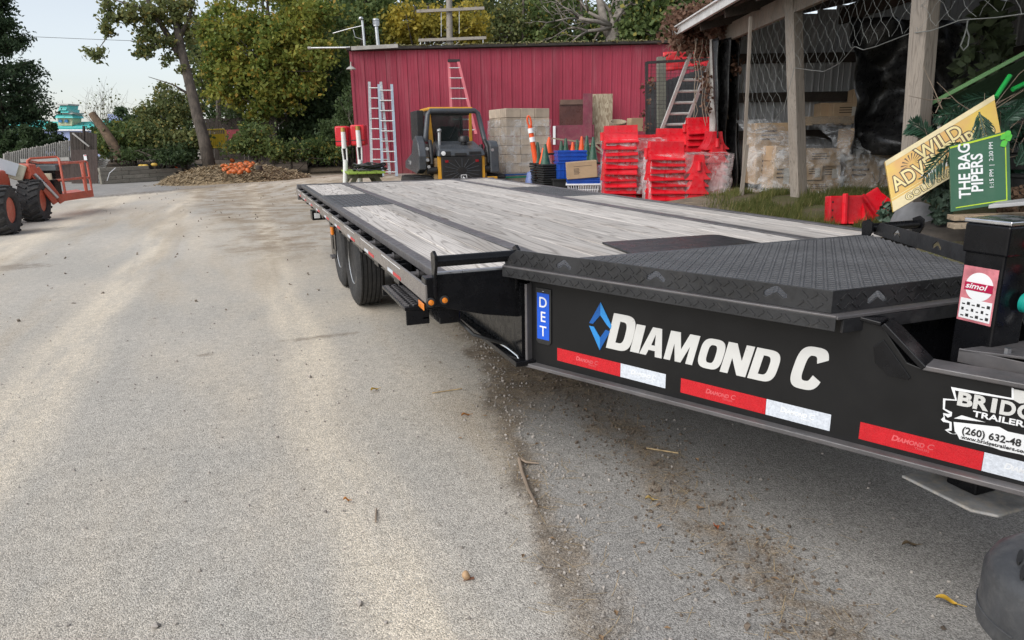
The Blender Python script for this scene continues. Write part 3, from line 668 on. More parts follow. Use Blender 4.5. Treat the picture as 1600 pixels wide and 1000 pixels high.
obj('box_body', MB().bb(2.12,2.45,1.45,1.75,.50,.80), BLK, tr, bevel=.008)
hk = [Vector((.99,2.78,.49)), Vector((1.0,2.70,.485)), Vector((1.01,2.62,.475)), Vector((1.012,2.60,.462)), Vector((1.004,2.61,.448)), Vector((.99,2.67,.45))]
obj('chain_hook', MB().tube(hk, .006, 8), CHROME, tr, smooth=True)
wr = [Vector((.80,2.80,.62)), Vector((.85,2.72,.56)), Vector((.93,2.70,.53)), Vector((1.0,2.72,.50))]
obj('wiring', MB().tube(wr, .008, 6), BLKP, tr, smooth=True)
# ================================================================ BACKDROP BUILDINGS
def VP(px, py, B): return onpl(px, py, B, CF)          # point in the vertical plane through B that faces the yard entrance
def fold(u, v, a, n, seed=0): return a*(math.sin(u*n+1.7*noise.noise(Vector((u*3,v*2,seed))))+.7*noise.noise(Vector((u*n*.5,v*1.5,seed+3))))
def barn_mat():
    s = NT('faded_barn_red'); v = s.co(); p = s.pos(); o = s.orand()
    k = s.math('MULTIPLY', s.ramp(s.noise(p, .7, 5, .6), .25, .75, .84, 1.14), s.math('MULTIPLY_ADD', o, .14, .93))
    rgb = s.n('ShaderNodeRGB'); rgb.outputs[0].default_value = (.315,.036,.064,1); col = s.mul(rgb.outputs[0], k)
    st = s.ramp(s.noise(s.vec(p,(7,7,.45)), 1.0, 5, .7), .50, .78, 0, .38); col = s.mix(st, col, (.42,.17,.19))      # chalky run-off streaks
    z = s.sep(p)[2]; mud = s.math('MULTIPLY', s.ramp(s.math('ADD', z, s.math('MULTIPLY', s.noise(p, 3, 4), .9)), 1.6, .7), .55); col = s.mix(mud, col, (.22,.10,.085))
    sp = s.ramp(s.noise(p, 22, 3, .6), .70, .76, 0, .6); col = s.mix(sp, col, (.45,.25,.26))
    return s.fin(col, s.ramp(s.noise(p, 4, 4), .3, .7, .42, .66), 0, .4)
BARN = barn_mat()
ROOFD = mat('old_roof_edge', (.035,.03,.027), .9, var=.4, vs=6)
GREYT = mat('grey_trim', (.34,.33,.31), .7, var=.2, vs=5, dirt=.3)
GREYM = mat('grey_sheet_metal', (.42,.43,.44), .5, metal=.25, var=.2, vs=1.2, dirt=.35, dc=(.18,.17,.15))
WHTM = mat('white_gutter_metal', (.62,.62,.61), .5, var=.15, vs=5, dirt=.35, dc=(.30,.27,.22))
ALU = mat('ladder_aluminium', (.40,.405,.41), .36, metal=.6, var=.12, dirt=.2)
ALUB = mat('ladder_blueish_rail', (.28,.34,.40), .4, metal=.4, var=.12, dirt=.2)
ROXR = mat('ladder_red_rail', (.50,.12,.14), .5, var=.15)
TARP = mat('black_tarp', (.012,.012,.013), .36, var=.3, vs=4, dirt=.45, dc=(.10,.098,.095), bump=.5, bs=14)  # dirt patches here paint a grey gloss into the black plastic
BL = G(562,272,20.8); BR = G(1125,272,22.3); BR.z = BL.z
be = (BR-BL); Lb = be.length; be = Vector((be.x,be.y,0)).normalized(); bn = Vector((be.y,-be.x,0))     # bn: towards the yard
zt0 = VP(560,80,BL).z; zt1 = onpl(1045,68,BL,bn).z
bld = thing('red_metal_building', 'long low building clad in faded red ribbed metal behind the loader', 'building', BL)
NP = int(Lb/.305); Hm = zt0-BL.z
prof = [(0,0),(.012,.022),(.034,.022),(.046,0),(.12,0),(.126,.005),(.138,.005),(.144,0),(.20,0),(.206,.005),(.218,.005),(.224,0),(.305,0)]
pm = MB()
for k, z in enumerate((0, 1)): pm.v += [(a, -b, z) for a, b in prof]
n_ = len(prof); pm.f = [(i, i+1, n_+i+1, n_+i) for i in range(n_-1)]
pmm = mesh('wall_panel', pm); pmm.materials.append(BARN)
ang = math.atan2(be.y, be.x)
for i in range(NP):
    f = i/NP; o = inst('wall_panel', pmm, bld, BL+be*(i*.305)-UP*.3+bn*rnd.uniform(0,.006), (0,0,ang), (1,1,Hm+.3+f*(zt1-zt0)*1.1))
obj('corner_trim', MB().bar(BL-be*.02-UP*.3, BL-be*.02+UP*(Hm-.0), .07, .07, be), BARN, bld)
bk_ = -bn*7
obj('side_wall', MB().prism([BL-UP*.3+be*.01, BL-UP*.3+bk_, BL+bk_+UP*(Hm-.5), BL+UP*(Hm-.05)+be*.01], be*.05), BARN, bld)
EL = be*Lb; rt0, rt1 = UP*(zt0+.02-BL.z), UP*(zt0+(zt1-zt0)*1.1+.02-BL.z)
roof = obj('roof', MB().prism([BL+bn*.16-be*.12+rt0, BL+bn*.16+EL+rt1, BL+EL+bk_+rt1-UP*.5, BL-be*.12+bk_+rt0-UP*.5], UP*.07), ROOFD, bld)
bt = MB()
for i in range(170):
    q = BL+bn*(.10+rnd.random()*.08)+EL*(i/170)+rt0.lerp(rt1, i/170)+UP*(.07+rnd.random()*.03); s = rnd.uniform(.01,.035)
    bt.box(q, (s*1.4,s,s*.5), Euler((rnd.random(),rnd.random(),rnd.random()*3)).to_matrix())
obj('roof_edge_moss', bt, mat('moss_and_leaves', (.16,.15,.07), .95, var=.5, vs=9), roof, kind='stuff')
gb = VP(552,97,BL); obj('soffit_box', MB().bb(-.12,.12,-.05,.4,0,.34), GREYT, bld); KIDS(bld)[-1].location = VP(557,99,BL)-WL[bld]; KIDS(bld)[-1].rotation_euler = (0,0,ang)
obj('fascia_board', MB().bar(VP(550,77,BL)+bn*.2, VP(622,73,BL)+bn*.2, .05, .10), GREYT, bld)
lp_ = VP(550,110,BL)+bn*.3
lm = obj('yard_lamp', MB().lathe([(.02,.12),(.03,.08),(.06,.07),(.12,.03),(.14,0),(.13,0),(.05,.05),(0,.06)], lp_, UP, 20), GREYT, bld, smooth=True)
obj('bulb', MB().lathe([(0,-.03),(.03,-.01),(.035,.02),(.02,.05)], lp_, UP, 12), WHT, lm, smooth=True)
obj('lamp_arm', MB().tube([lp_+UP*.11, lp_+UP*.2-bn*.05, lp_+UP*.22-bn*.3], .012, 8), GREYT, lm, smooth=True)
# pipes standing on the roof
RB = BL-bn*1.2
m1 = thing('roof_mast', 'thin grey mast with lamp head standing on left roof corner', 'mast', VP(570,73,RB))
obj('pole', MB().cyl(VP(570,76,RB), VP(566,32,RB), .035, n=12), GALV, m1, smooth=True)
obj('lamp_head', MB().blob(VP(564,29,RB), (.07,.07,.06), 1, .05), GALV, m1, smooth=True)
obj('arm', MB().tube([VP(567,40,RB), VP(545,45,RB), VP(520,52,RB)], .012, 6), GALV, m1)
obj('arm', MB().tube([VP(568,62,RB), VP(555,58,RB), VP(552,46,RB)], .01, 6), GALV, m1)
m2 = thing('roof_vent', 'grey vent pipe with slotted cap on the red roof', 'vent', VP(590,72,RB))
obj('pipe', MB().cyl(VP(591,74,RB), VP(588,42,RB), .05, n=14), GALV, m2, smooth=True)
cp = VP(588,42,RB); obj('cap', MB().lathe([(.05,0),(.085,.02),(.085,.05),(.07,.05),(.07,.17),(.095,.18),(.095,.22),(0,.24)], cp, UP, 20), GALV, m2, smooth=True)
for k in range(10): obj('slat', MB().box(cp+UP*.11+Vector((math.cos(k*.628)*.082, math.sin(k*.628)*.082, 0)), (.012,.012,.06)), GALV, m2)
m3 = thing('roof_pipe', 'long horizontal pipe sticking out left past the red roof', 'pipe', VP(620,74,RB))
obj('pipe', MB().cyl(VP(483,75,RB), VP(640,73,RB), .025, n=10), GALV, m3, smooth=True); obj('end_cap', MB().cyl(VP(481,75,RB), VP(486,75,RB), .04, n=10), GREYT, m3)
# utility pole behind the roof
UB = G(704,262,30); up_ = thing('utility_pole', 'grey wooden utility pole with two crossarms behind red roof', 'utility pole', UB)
POLE = wood_mat('pole_wood', (.34,.30,.25), (.22,.19,.16), .5, grey=(.30,.28,.25))
obj('pole', MB().tube([UB, VP(703,100,UB), VP(701,-70,UB)], [.15,.135,.11], 14), POLE, up_, smooth=True)
for y0, y1, xa, xb in ((19,14,652,757),(64,60,655,760)):
    obj('crossarm', MB().bar(VP(xa,y0,UB)-CF*.18, VP(xb,y1,UB)-CF*.18, .10, .11), POLE, up_)
for px, y0, y1 in ((658,62,76),(755,60,74)): obj('arm_hanger', MB().cyl(VP(px,y0,UB)-CF*.18, VP(px,y1,UB)-CF*.18, .02, n=6), GALV, up_)
for px in (690,718,670,744): obj('insulator', MB().lathe([(.03,0),(.05,.03),(.03,.06),(.05,.09),(.02,.13)], VP(px,16,UB)-CF*.18, UP, 12), mat('insulator_glaze',(.10,.08,.07),.25), up_, smooth=True)
for a, b in ((( 690,62),(700,75)),((722,62),(708,75)),((690,18),(690,58)),((718,18),(718,54))): obj('brace', MB().cyl(VP(*a,UB)-CF*.16, VP(*b,UB)-CF*.16, .012, n=6), GALV, up_)
# power line, sky
wl = [P(-40,45,44)]; 
for t in np.linspace(0,1,14): q = P(20+t*480, 56+14*math.sin(t*1.5), 44); wl.append(q)
solo('power_line', MB().tube(wl, .014, 5), BLKP, 'thin dark power line crossing the sky at upper left', 'cable')
# ---- ladders leaning on the red wall
def ladder(name, label, tl_, tr_, bl_, br_, n, m, w=.05, dep=.6, mr=None, extra=None, top=True):
    B = BL+bn*.12
    def p(q, t): return VP(q[0], q[1], B) + bn*(dep*t)
    a, b, c, d = p(tl_,.05), p(tr_,.05), p(bl_,1), p(br_,1)
    o = thing(name, label, 'ladder', (c+d)/2)
    for u, v in ((a,c),(b,d)): obj('rail', MB().bar(u, v, .025, w*1.5, be), m, o)
    for i in range(n):
        t = (i+.6)/n; obj('rung', MB().cyl(a.lerp(c,t), b.lerp(d,t), .02, n=8), mr or ALU, o, smooth=True)
    return o
ladder('extension_ladder', 'bare aluminium ladder leaning at the left corner of the red wall', (577,128), (595,128), (583,270), (610,270), 9, ALU)
ladder('extension_ladder', 'bluish aluminium ladder overlapping the other on the red wall', (592,132), (612,132), (600,273), (621,273), 9, ALUB, dep=.9)
sl_ = ladder('step_ladder', 'red railed stepladder with black cap standing behind the loader', (701,97), (716,97), (704,210), (739,210), 7, ROXR, dep=1.0)
ct = VP(709,95,BL+bn*.12); obj('top_cap', MB().box(ct, (.17,.08,.035), Matrix.Rotation(ang,3,'Z')), BLKP, sl_)
# boards leaning on the wall
def board(px0, py0, px1, py1, B, th, m, name='board', par=None, tilt=0.0, bev=.003):
    a, b = VP(px0,py0,B), VP(px1,py1,B); c = (a+b)/2
    return obj(name, MB().box(c, (abs((b-a).dot(CR))/2, th/2, abs(b.z-a.z)/2), Matrix.Rotation(YAW,3,'Z') @ Matrix.Rotation(tilt,3,'Y')), m, par, bevel=bev)
MAR = mat('maroon_board', (.19,.035,.06), .6, var=.2, vs=3, dirt=.2)
OB = BL+(BR-BL)*.62+bn*.35
os_ = thing('strand_board', 'speckled tan strand board leaning against the red wall', 'board', VP(941,216,OB))
osb = NT('osb'); v_ = osb.co(); c_ = osb.vor(osb.vec(v_,(30,30,9)), 1.0, 'F1', 'Color'); f_ = osb.sep(c_)[0]
osb.fin(osb.mix(f_, (.22,.16,.10), (.46,.39,.28)), .8); board(926,147,956,225,OB,.02,osb.m,'panel',os_)
OB2 = OB+bn*.25; mf = thing('maroon_window_frame', 'maroon plywood panel with square window opening leaning on the wall', 'panel', VP(895,215,OB2))
BRN = mat('dark_red_brown_panel', (.085,.03,.025), .35, var=.3, vs=2)
board(874,160,915,200,OB2-bn*.03,.015,BRN,'window_board',mf); board(866,196,928,226,OB2,.03,MAR,'lower_panel',mf); board(875,156,918,163,OB2,.04,mat('brown_rail',(.14,.08,.06),.6),'top_rail',mf); board(911,146,925,215,OB2+bn*.03,.03,MAR,'side_board',mf)
board(864,197,868,226,OB2+bn*.05,.02,WHT,'white_edge',mf)
# ================================================================ SHED ON THE RIGHT
S0, S1, S2 = G(1117,300,11.4), G(1248,305,8.8), G(1422,345,6.0)
ad = Vector((S2.x-S0.x, S2.y-S0.y, 0)).normalized(); an = Vector((-ad.y, ad.x, 0))
if an.dot(CR) < 0: an = -an
shed = thing('pole_shed', 'open fronted pole shed with weathered posts and grey metal walls', 'shed', S0)
ZE = 2.98
def SH(a, i, z): return Vector((S0.x,S0.y,0)) + ad*a + an*i + UP*z       # along the front, inward, height
Lsh = (S2-S0).length
def post(b, pxt, w=.15, rot=0.0, name='post'):
    top = onpl(*pxt, b, CF); d = (top-b).normalized(); top = b+d*((ZE-.0-b.z)/d.z)
    o = obj(name, MB().bar(b-d*.4, top, w, w, Matrix.Rotation(rot,3,'Z') @ CF), POSTW, shed, bevel=.008); return o
post(S1, (1240,18), .145, YAW*0+R_(22)); post(S2+UP*0, (1447,0), .15, R_(24))
obj('corner_post', MB().cyl(S0-UP*.3, VP(1116,60,S0), .07, n=12), mat('white_old_post',(.42,.41,.39),.8,var=.3,dirt=.4), shed, smooth=True)
S3 = S2+ad*2.9; obj('post', MB().bar(Vector((S3.x,S3.y,.2)), Vector((S3.x,S3.y,ZE)), .15, .15, CF), POSTW, shed, bevel=.008)
obj('header_beam', MB().bar(SH(-.2,.0,ZE-.12), SH(Lsh+3.1,.0,ZE-.12), .07, .24), POSTW, shed, bevel=.005)
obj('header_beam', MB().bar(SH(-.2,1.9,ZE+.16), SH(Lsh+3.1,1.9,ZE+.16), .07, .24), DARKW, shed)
RS = .20
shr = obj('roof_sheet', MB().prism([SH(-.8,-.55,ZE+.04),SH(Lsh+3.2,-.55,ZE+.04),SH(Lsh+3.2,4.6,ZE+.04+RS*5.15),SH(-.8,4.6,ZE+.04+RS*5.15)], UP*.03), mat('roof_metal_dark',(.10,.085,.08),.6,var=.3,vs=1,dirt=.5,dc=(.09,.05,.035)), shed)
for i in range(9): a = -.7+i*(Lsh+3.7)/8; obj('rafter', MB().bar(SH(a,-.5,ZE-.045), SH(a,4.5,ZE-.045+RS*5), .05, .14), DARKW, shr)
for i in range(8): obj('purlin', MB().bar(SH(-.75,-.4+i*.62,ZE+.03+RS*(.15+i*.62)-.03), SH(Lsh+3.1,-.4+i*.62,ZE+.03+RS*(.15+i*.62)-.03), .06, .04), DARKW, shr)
obj('eave_gutter', MB().bar(SH(-.85,-.58,ZE+.03), SH(Lsh+3.2,-.58,ZE+.03), .05, .13), WHTM, shr, bevel=.005)
obj('eave_lip', MB().bar(SH(-.85,-.61,ZE+.09), SH(Lsh+3.2,-.61,ZE+.09), .06, .02), WHTM, shr)
# end wall and back wall from ribbed sheets
gm = mesh('wall_sheet', MB().add([(a,-b,z) for z in (0,1) for a, b in prof], [(i,i+1,n_+i+1,n_+i) for i in range(n_-1)])); gm.materials.append(GREYM)
aa = math.atan2(an.y, an.x)
for i in range(15): inst('wall_sheet', gm, shed, SH(-.45, .1+i*.305, .2), (0,0,aa), (1,1,ZE-.2+RS*(i*.305)))
for i in range(34): inst('wall_sheet', gm, shed, SH(-.4+i*.305, 4.65, .2), (0,0,aa-math.pi/2), (1,1,ZE+.9-.2))
for z in (1.35, 1.95, 2.55): obj('girt', MB().bar(SH(-.38,.1,z), SH(-.38,4.6,z), .05, .15), DARKW, shed)
for z in (1.35, 1.95, 2.55): obj('girt', MB().bar(SH(-.4,4.58,z), SH(9,4.58,z), .05, .15), DARKW, shed)
# tarps
def tarp(name, label, fn, nu, nv, m=TARP, cat='tarp'):
    b = MB().grid(fn, nu, nv); o = solo(name, b, m, label, cat, smooth='all')
    md = o.modifiers.new('thick', 'SOLIDIFY'); md.thickness = .006; return o
T0 = S0-CF*.25
def ft1(u, v):
    x = 1112+u*48+(-6+16*v)*(1-u)*0+4*math.sin(v*5)*(u-.5); y = 62+v*232
    q = VP(x, y, T0); return q - CF*(.16*math.sin(u*17+v*1.3)+.10*noise.noise(Vector((u*6,v*4,1)))+.12*math.sin(v*3.1+u*4))
tarp('black_tarp', 'crinkled black plastic tarp hanging at the shed corner beside red stacks', ft1, 44, 40)
T1 = SH(1.6, 3.6, .6)
def ft2(u, v):
    x = 1325+u*215+v*6*(1-u); y = 25+v*215+u*10
    q = VP(x, y, T1); return q - CF*(.22*math.sin(u*14+v*3+2*noise.noise(Vector((u*3,v*3,5))))*(.3+v)+.25*noise.noise(Vector((u*5,v*5,9))))
tarp('black_sheet', 'dark plastic sheet draped over the goods at the back of the shed', ft2, 50, 30)
T2 = S0+CF*1.0
# gate with wire mesh, post and dark screen
GB = G(1062,300,13.6); gt = thing('mesh_gate', 'dark metal framed gate with wire mesh beside the shed corner', 'gate', GB)
DKM = mat('dark_brown_metal', (.03,.027,.027), .5, var=.3)
for a, b in (((1010,97),(1011,300)),((1010,98),(1113,92)),((1112,92),(1113,300)),((1010,205),(1113,205))): obj('frame_bar', MB().bar(VP(*a,GB), VP(*b,GB), .045, .06, CF), DKM, gt)
for i in range(17):
    x = 1013+i*6; obj('mesh_wire', MB().cyl(VP(x,98,GB)+CF*.03, VP(x,300,GB)+CF*.03, .003, n=4), DKM, gt)
for i in range(22):
    y = 103+i*6; obj('mesh_wire', MB().cyl(VP(1010,y,GB)+CF*.034, VP(1113,y,GB)+CF*.034, .003, n=4), DKM, gt)
PB = GB+CF*.4; solo('fence_post', MB().bar(VP(1034,300,PB), VP(1033,89,PB), .16, .14, CF), wood_mat('greenish_post',(.20,.20,.16),(.12,.12,.09),grey=(.17,.17,.145)), 'weathered greenish wooden post behind the mesh gate', 'post', bevel=.006)
SB = GB+CF*.8
scn = thing('dark_screen', 'row of dark grey screen boards behind the mesh gate', 'screen', SB)
for i in range(15):
    x = 1013+i*6.8; yt = 128-max(0,i-3)*2.2; obj('board', MB().bar(VP(x,300,SB), VP(x,yt,SB), .082, .02, CF), mat('screen_grey',(.045,.047,.05),.6,var=.25) if i == 0 else bpy.data.materials['screen_grey'], scn)
RB_ = GB+CF*1.3
def ftr(u, v):
    q = VP(1036+u*78, 82-u*8+v*30+2*noise.noise(Vector((u*4,0,2))), RB_); return q-CF*(.03*noise.noise(Vector((u*5,v*3,4))))
tarp('red_sheet', 'bright red plastic sheet above the dark screen by the ladder', ftr, 30, 10, mat('bright_red_sheet',(.55,.012,.02),.45,var=.2,dirt=.15))
# leaning aluminium ladder
la, lb_ = G(1049,300,12.3), P(1107,58,11.2)
la = P(1050,205,12.3); dl = (lb_-la).normalized(); la = la-dl*1.0
lw = CR*.20
lo = thing('leaning_ladder', 'dirty aluminium ladder leaning right against the shed eave', 'ladder', la)
ALUL = mat('dull_pale_aluminium', (.50,.49,.47), .6, metal=.1, var=.2, dirt=.4)
for s_ in (-1,1): obj('rail', MB().bar(la+lw*s_, lb_+lw*s_*.95, .05, .08, CF), ALUL, lo)
for i in range(13): q = la.lerp(lb_, (i+.5)/13); obj('rung', MB().cyl(q-lw, q+lw, .024, n=8), ALUL, lo, smooth=True)
# wooden stake
k0, k1 = G(1160,304,9.3), None; k1 = VP(1173,26,k0)
sk = thing('wooden_stake', 'thin pale wooden prop standing before the shed opening', 'stake', k0)
obj('pole', MB().bar(k0, k1, .038, .038, CF), POSTW, sk, bevel=.003); obj('splint', MB().bar(VP(1157,306,k0)-CF*.03, VP(1166,226,k0)-CF*.03, .05, .03, CF), POSTW, sk, bevel=.003)
# netting hung along the shed front
NETM = mat('net_cord', (.20,.21,.20), .6, var=.2)
nb = MB()
NP0 = SH(0,-.10,0); nn_ = an
def NQ(a, z): return SH(a, -.12+.05*math.sin(a*2.1), z)
NK = []
for px, py in ((1160,190),(1180,205),(1205,200),(1226,170),(1240,106),(1262,110),(1280,112),(1308,98),(1335,72),(1352,78),(1375,73),(1400,64),(1430,52),(1460,48),(1500,31),(1545,28),(1600,20),(1700,10)):
    q = onpl(px, py, SH(0,-.12,0), an); NK.append(((q-SH(0,0,0)).dot(ad), q.z))
NK.sort()
def zlow(a):
    for (a0,z0),(a1,z1) in zip(NK, NK[1:]):
        if a0 <= a <= a1: t = (a-a0)/(a1-a0); return z0+(z1-z0)*t
    return 9 if a < NK[0][0] else NK[-1][1]
cell = .20
for dirn in (-1, 1):
    for i in range(-14, 80):
        a0 = -3+i*cell; pts = []
        for j in range(40):
            z = ZE-.08-j*.05; a = a0+dirn*j*.05*1.05
            a += .018*math.sin(j*1.9+i*.7)+.02*noise.noise(Vector((a*2,z*2,dirn)))
            if a < NK[0][0] or a > 8.5: 
                if len(pts) > 1: nb.tube(pts, .0014, 3, False)
                pts = []; continue
            if z < zlow(a): break
            pts.append(NQ(a, z))
        if len(pts) > 1: nb.tube(pts, .0014, 3, False)
ep = [NQ(a, zlow(a)) for a in np.arange(NK[0][0], 8.5, .06)]; nb.tube(ep, .0035, 4, False)
solo('bird_net', nb, NETM, 'pale diamond mesh net drooping across the shed opening', 'net')
# dangling cord loop and dead leaf bunch caught in the net
dl0 = P(1512,32,5.6); solo('cord_loop', MB().tube([dl0, dl0-UP*.06, dl0-UP*.12+CR*.03, dl0-UP*.19+CR*.03, dl0-UP*.225, dl0-UP*.19-CR*.03, dl0-UP*.12-CR*.01, dl0-UP*.06], .006, 6), NETM, 'looped cord hanging from the net at upper right', 'cord', smooth=True)
# ================================================================ THINGS IN THE YARD
ORD = ['bottom','second','third','fourth','fifth','sixth','seventh','eighth','ninth','tenth','eleventh']
# ---- compact track loader
YEL = mat('loader_yellow', (.62,.30,.015), .4, var=.12, dirt=.3, dc=(.30,.22,.13)); CHAR = mat('loader_charcoal', (.055,.062,.072), .38, var=.2, dirt=.22, dc=(.16,.13,.1))
DKB = mat('loader_black', (.012,.012,.013), .5, var=.3, dirt=.2, dc=(.1,.08,.06)); GLASS = mat('cab_glass', (.03,.04,.045), .08, var=.1); DUSTY = mat('dusty_yellow', (.34,.24,.12), .8, var=.25, dirt=.5)
KB = G(723,300,15.0)
ld = thing('track_loader', 'yellow and charcoal compact track loader seen from behind before the red wall', 'loader', KB, YAW+R_(17), local=True)
def lp(name, mb, m, par=ld, **k): return obj(name, mb, m, par, **k)
for s_ in (-1,1):
    loop = []
    for t in np.linspace(0, math.pi, 9): loop.append((.30-.27*math.sin(t), .30+.27*-math.cos(t)))
    pts = [(.02+.26*(1-math.sin(t)), .29-.28*math.cos(t)) for t in np.linspace(0, math.pi, 10)]
    pts = [(.28-.27*math.sin(t), .28-.27*math.cos(t)) for t in np.linspace(0, math.pi, 10)] + [(1.9+.25*math.sin(t), .26+.25*math.cos(t)) for t in np.linspace(0, math.pi, 10)]
    x0 = s_*.80
    tk = lp('track', MB().plate(pts, [], (x0-.20,0,0), (0,1,0), (0,0,1), .40), RUB, bevel=.01)
    b = MB(); n = len(pts)
    per = []
    for i in range(n):
        a, c = Vector(pts[i]), Vector(pts[(i+1)%n]); L = (c-a).length; k = max(1, round(L/.09))
        for j in range(k): q = a.lerp(c,(j+.5)/k); d = (c-a).normalized(); per.append((q, d))
    for i, (q, d) in enumerate(per):
        w = .0+.02*(i%2); b.box((x0+.0, q.x+d.y*.012*-1, q.y+d.x*.012), (.205,.022,.016), Matrix.Rotation(math.atan2(d.y,d.x),3,'X'))
        b.box((x0-.10+.2*(i%2), q.x-d.y*.02, q.y+d.x*.02), (.06,.03,.018), Matrix.Rotation(math.atan2(d.y,d.x),3,'X'))
    lp('track_lug', b, RUB, tk, kind='stuff')
    lp('track_frame', MB().plate([(.45,.22),(1.75,.22),(1.6,.42),(.6,.42)], [], (x0-.12,0,0), (0,1,0), (0,0,1), .24), DUSTY)
    # lift arm and rear tower
    tw = [(.10,.72),(.05,1.0),(.18,1.28),(.42,1.42),(.75,1.35),(1.05,1.05),(2.0,.86),(2.05,.70),(1.2,.66),(.5,.62)]
    if s_ < 0: lp('lift_arm', MB().plate(tw, [], (x0-.10,0,0), (0,1,0), (0,0,1), .16), CHAR, bevel=.02)
    else:
        tw2 = [(.02,.62),(.05,1.18),(.16,1.28),(.40,1.30),(.6,1.1),(2.0,.86),(2.05,.70),(.45,.60)]
        lp('lift_arm', MB().plate(tw2, [], (x0-.16,0,0), (0,1,0), (0,0,1), .2), CHAR, bevel=.025)
    lp('lift_link', MB().tube([(s_*.60,.35,1.30),(s_*.62,.16,1.15),(s_*.62,.10,.85),(s_*.60,.3,.62)], .045, 10), DKB, smooth=True)
    lp('pivot', MB().cyl((s_*.52,.12,.70),(s_*.72,.12,.70),.075,n=14), DKB, smooth=True)
    lp('lift_cylinder', MB().cyl((s_*.57,.25,.60),(s_*.57,.55,1.2),.045,n=12), DKB, smooth=True)
    lp('side_post', MB().plate([(-.02,.42),(.10,.42),(.10,.98),(.02,1.0)], [], (s_*.475-.03,0,0), (0,1,0), (0,0,1), .06), YEL, bevel=.008)
    lp('tail_lamp', MB().bb(s_*.475-.025,s_*.475+.025,-.035,-.02,.44,.52), REDP)
lp('chassis', MB().bb(-.58,.58,.12,1.9,.30,.95), DUSTY, bevel=.02)
gr = lp('rear_grille', MB().bb(-.44,.44,-.03,.10,.40,.98), DKB, bevel=.015)
for k in range(16):
    t = 2*math.pi*k/16; c = Vector((.0,-.035,.68)); lp('grille_rib', MB().bar(c+Vector((math.cos(t)*.10,0,math.sin(t)*.08)), c+Vector((math.cos(t)*.40,0,math.sin(t)*.26)), .012, .012, (0,1,0)), CHAR, gr)
for s_ in (-1,1): lp('reverse_lamp', MB().bb(s_*.33-.035,s_*.33+.035,-.04,-.03,.86,.91), mat('dark_red_lens',(.25,.01,.015),.3) if s_<0 else bpy.data.materials['dark_red_lens'], gr)
rr_ = lambda w,h,r: [(x,z) for cx_,cz_,a0 in ((w-r,h-r,0),(-w+r,h-r,90),(-w+r,-h+r,180),(w-r,-h+r,270)) for x,z in [(cx_+r*math.cos(R_(a0+a)),cz_+r*math.sin(R_(a0+a))) for a in (0,30,60,90)]]
em = lp('emblem', MB().plate(rr_(.066,.062,.02), [rr_(.055,.051,.016)], (.03,-.036,.54), (1,0,0), (0,0,1), .006), WHT, gr)
lp('emblem_animal', MB().plate([(-.042,-.02),(-.01,-.012),(.018,-.025),(.045,-.03),(.03,-.012),(.02,.0),(-.004,.01),(-.012,.032),(-.018,.03),(-.022,.008),(-.03,-.005)], [], (.03,-.036,.54), (1,0,0), (0,0,1), .006), WHT, gr)
hd = lp('hood', MB().prism([(-.52,-.02,.99),(.52,-.02,.99),(.52,-.02,1.06),(.46,.10,1.17),(-.46,.10,1.17),(-.52,-.02,1.06)], (0,.0,0)) if False else MB().add([(-.52,-.04,.985),(.52,-.04,.985),(.50,.02,1.12),(-.50,.02,1.12),(-.46,.75,1.30),(.46,.75,1.30),(-.52,.75,.985),(.52,.75,.985)], [(0,1,2,3),(3,2,5,4),(0,3,4,6),(1,7,5,2),(6,4,5,7),(0,6,7,1)]), CHAR, bevel=.03)
lp('work_lamp', MB().lathe([(.045,0),(.045,.03),(0,.035)], (-.40,-.045,1.05), (0,-1,0), 16), WHT, hd, smooth=True); lp('lamp_recess', MB().bb(-.46,-.24,-.045,-.035,1.0,1.09), BLKP, hd, bevel=.01)
lp('latch', MB().bb(-.15,.10,-.048,-.03,1.0,1.05), BLKP, hd); lp('vent', MB().bb(.16,.42,-.04,-.028,1.02,1.075), DKB, hd)
lp('exhaust', MB().cyl((-.38,.45,1.2),(-.37,.45,1.50),.035,n=12).lathe([(.035,0),(.05,.01),(.05,.05),(.035,.06),(.02,.05)], (-.37,.45,1.49), (-.1,-.4,1), 14), GALV, smooth=True)
lp('air_cleaner', MB().lathe([(.06,0),(.06,.05),(.12,.06),(.12,.14),(.09,.18),(0,.19)], (.16,.42,1.22), UP, 18), DKB, smooth=True)
def glass_mat():
    s = NT('cab_clear_glass'); t = s.t; tr_ = t.nodes.new('ShaderNodeBsdfTransparent'); tr_.inputs[0].default_value = (.62,.68,.68,1); mx = t.nodes.new('ShaderNodeMixShader'); s.fin((.05,.06,.06), .06, 0, .6)
    t.links.new(s.ramp(s.noise(s.co(), 3, 3), .35, .7, .22, .45), mx.inputs[0]); t.links.new(tr_.outputs[0], mx.inputs[1]); t.links.new(s.bs.outputs[0], mx.inputs[2]); t.links.new(mx.outputs[0], s.out.inputs[0]); return s.m
CGL = glass_mat()
cab = lp('cab', MB().bb(-.50,.46,.93,.98,.95,1.30).bb(-.50,-.46,.98,1.8,.95,1.25).bb(.42,.46,.98,1.8,.95,1.25).bb(-.5,.46,1.8,1.85,.95,1.20).bb(-.50,-.44,1.76,1.84,1.2,1.95).bb(.40,.46,1.76,1.84,1.2,1.95).bb(-.5,.46,.90,1.85,1.86,1.95), DKB, bevel=.01)
lp('rear_window', MB().bb(-.43,.39,.935,.945,1.30,1.86), CGL, cab); lp('side_window', MB().bb(-.505,-.497,1.0,1.75,1.25,1.86), CGL, cab); lp('front_window', MB().bb(-.44,.40,1.80,1.81,1.2,1.86), CGL, cab)
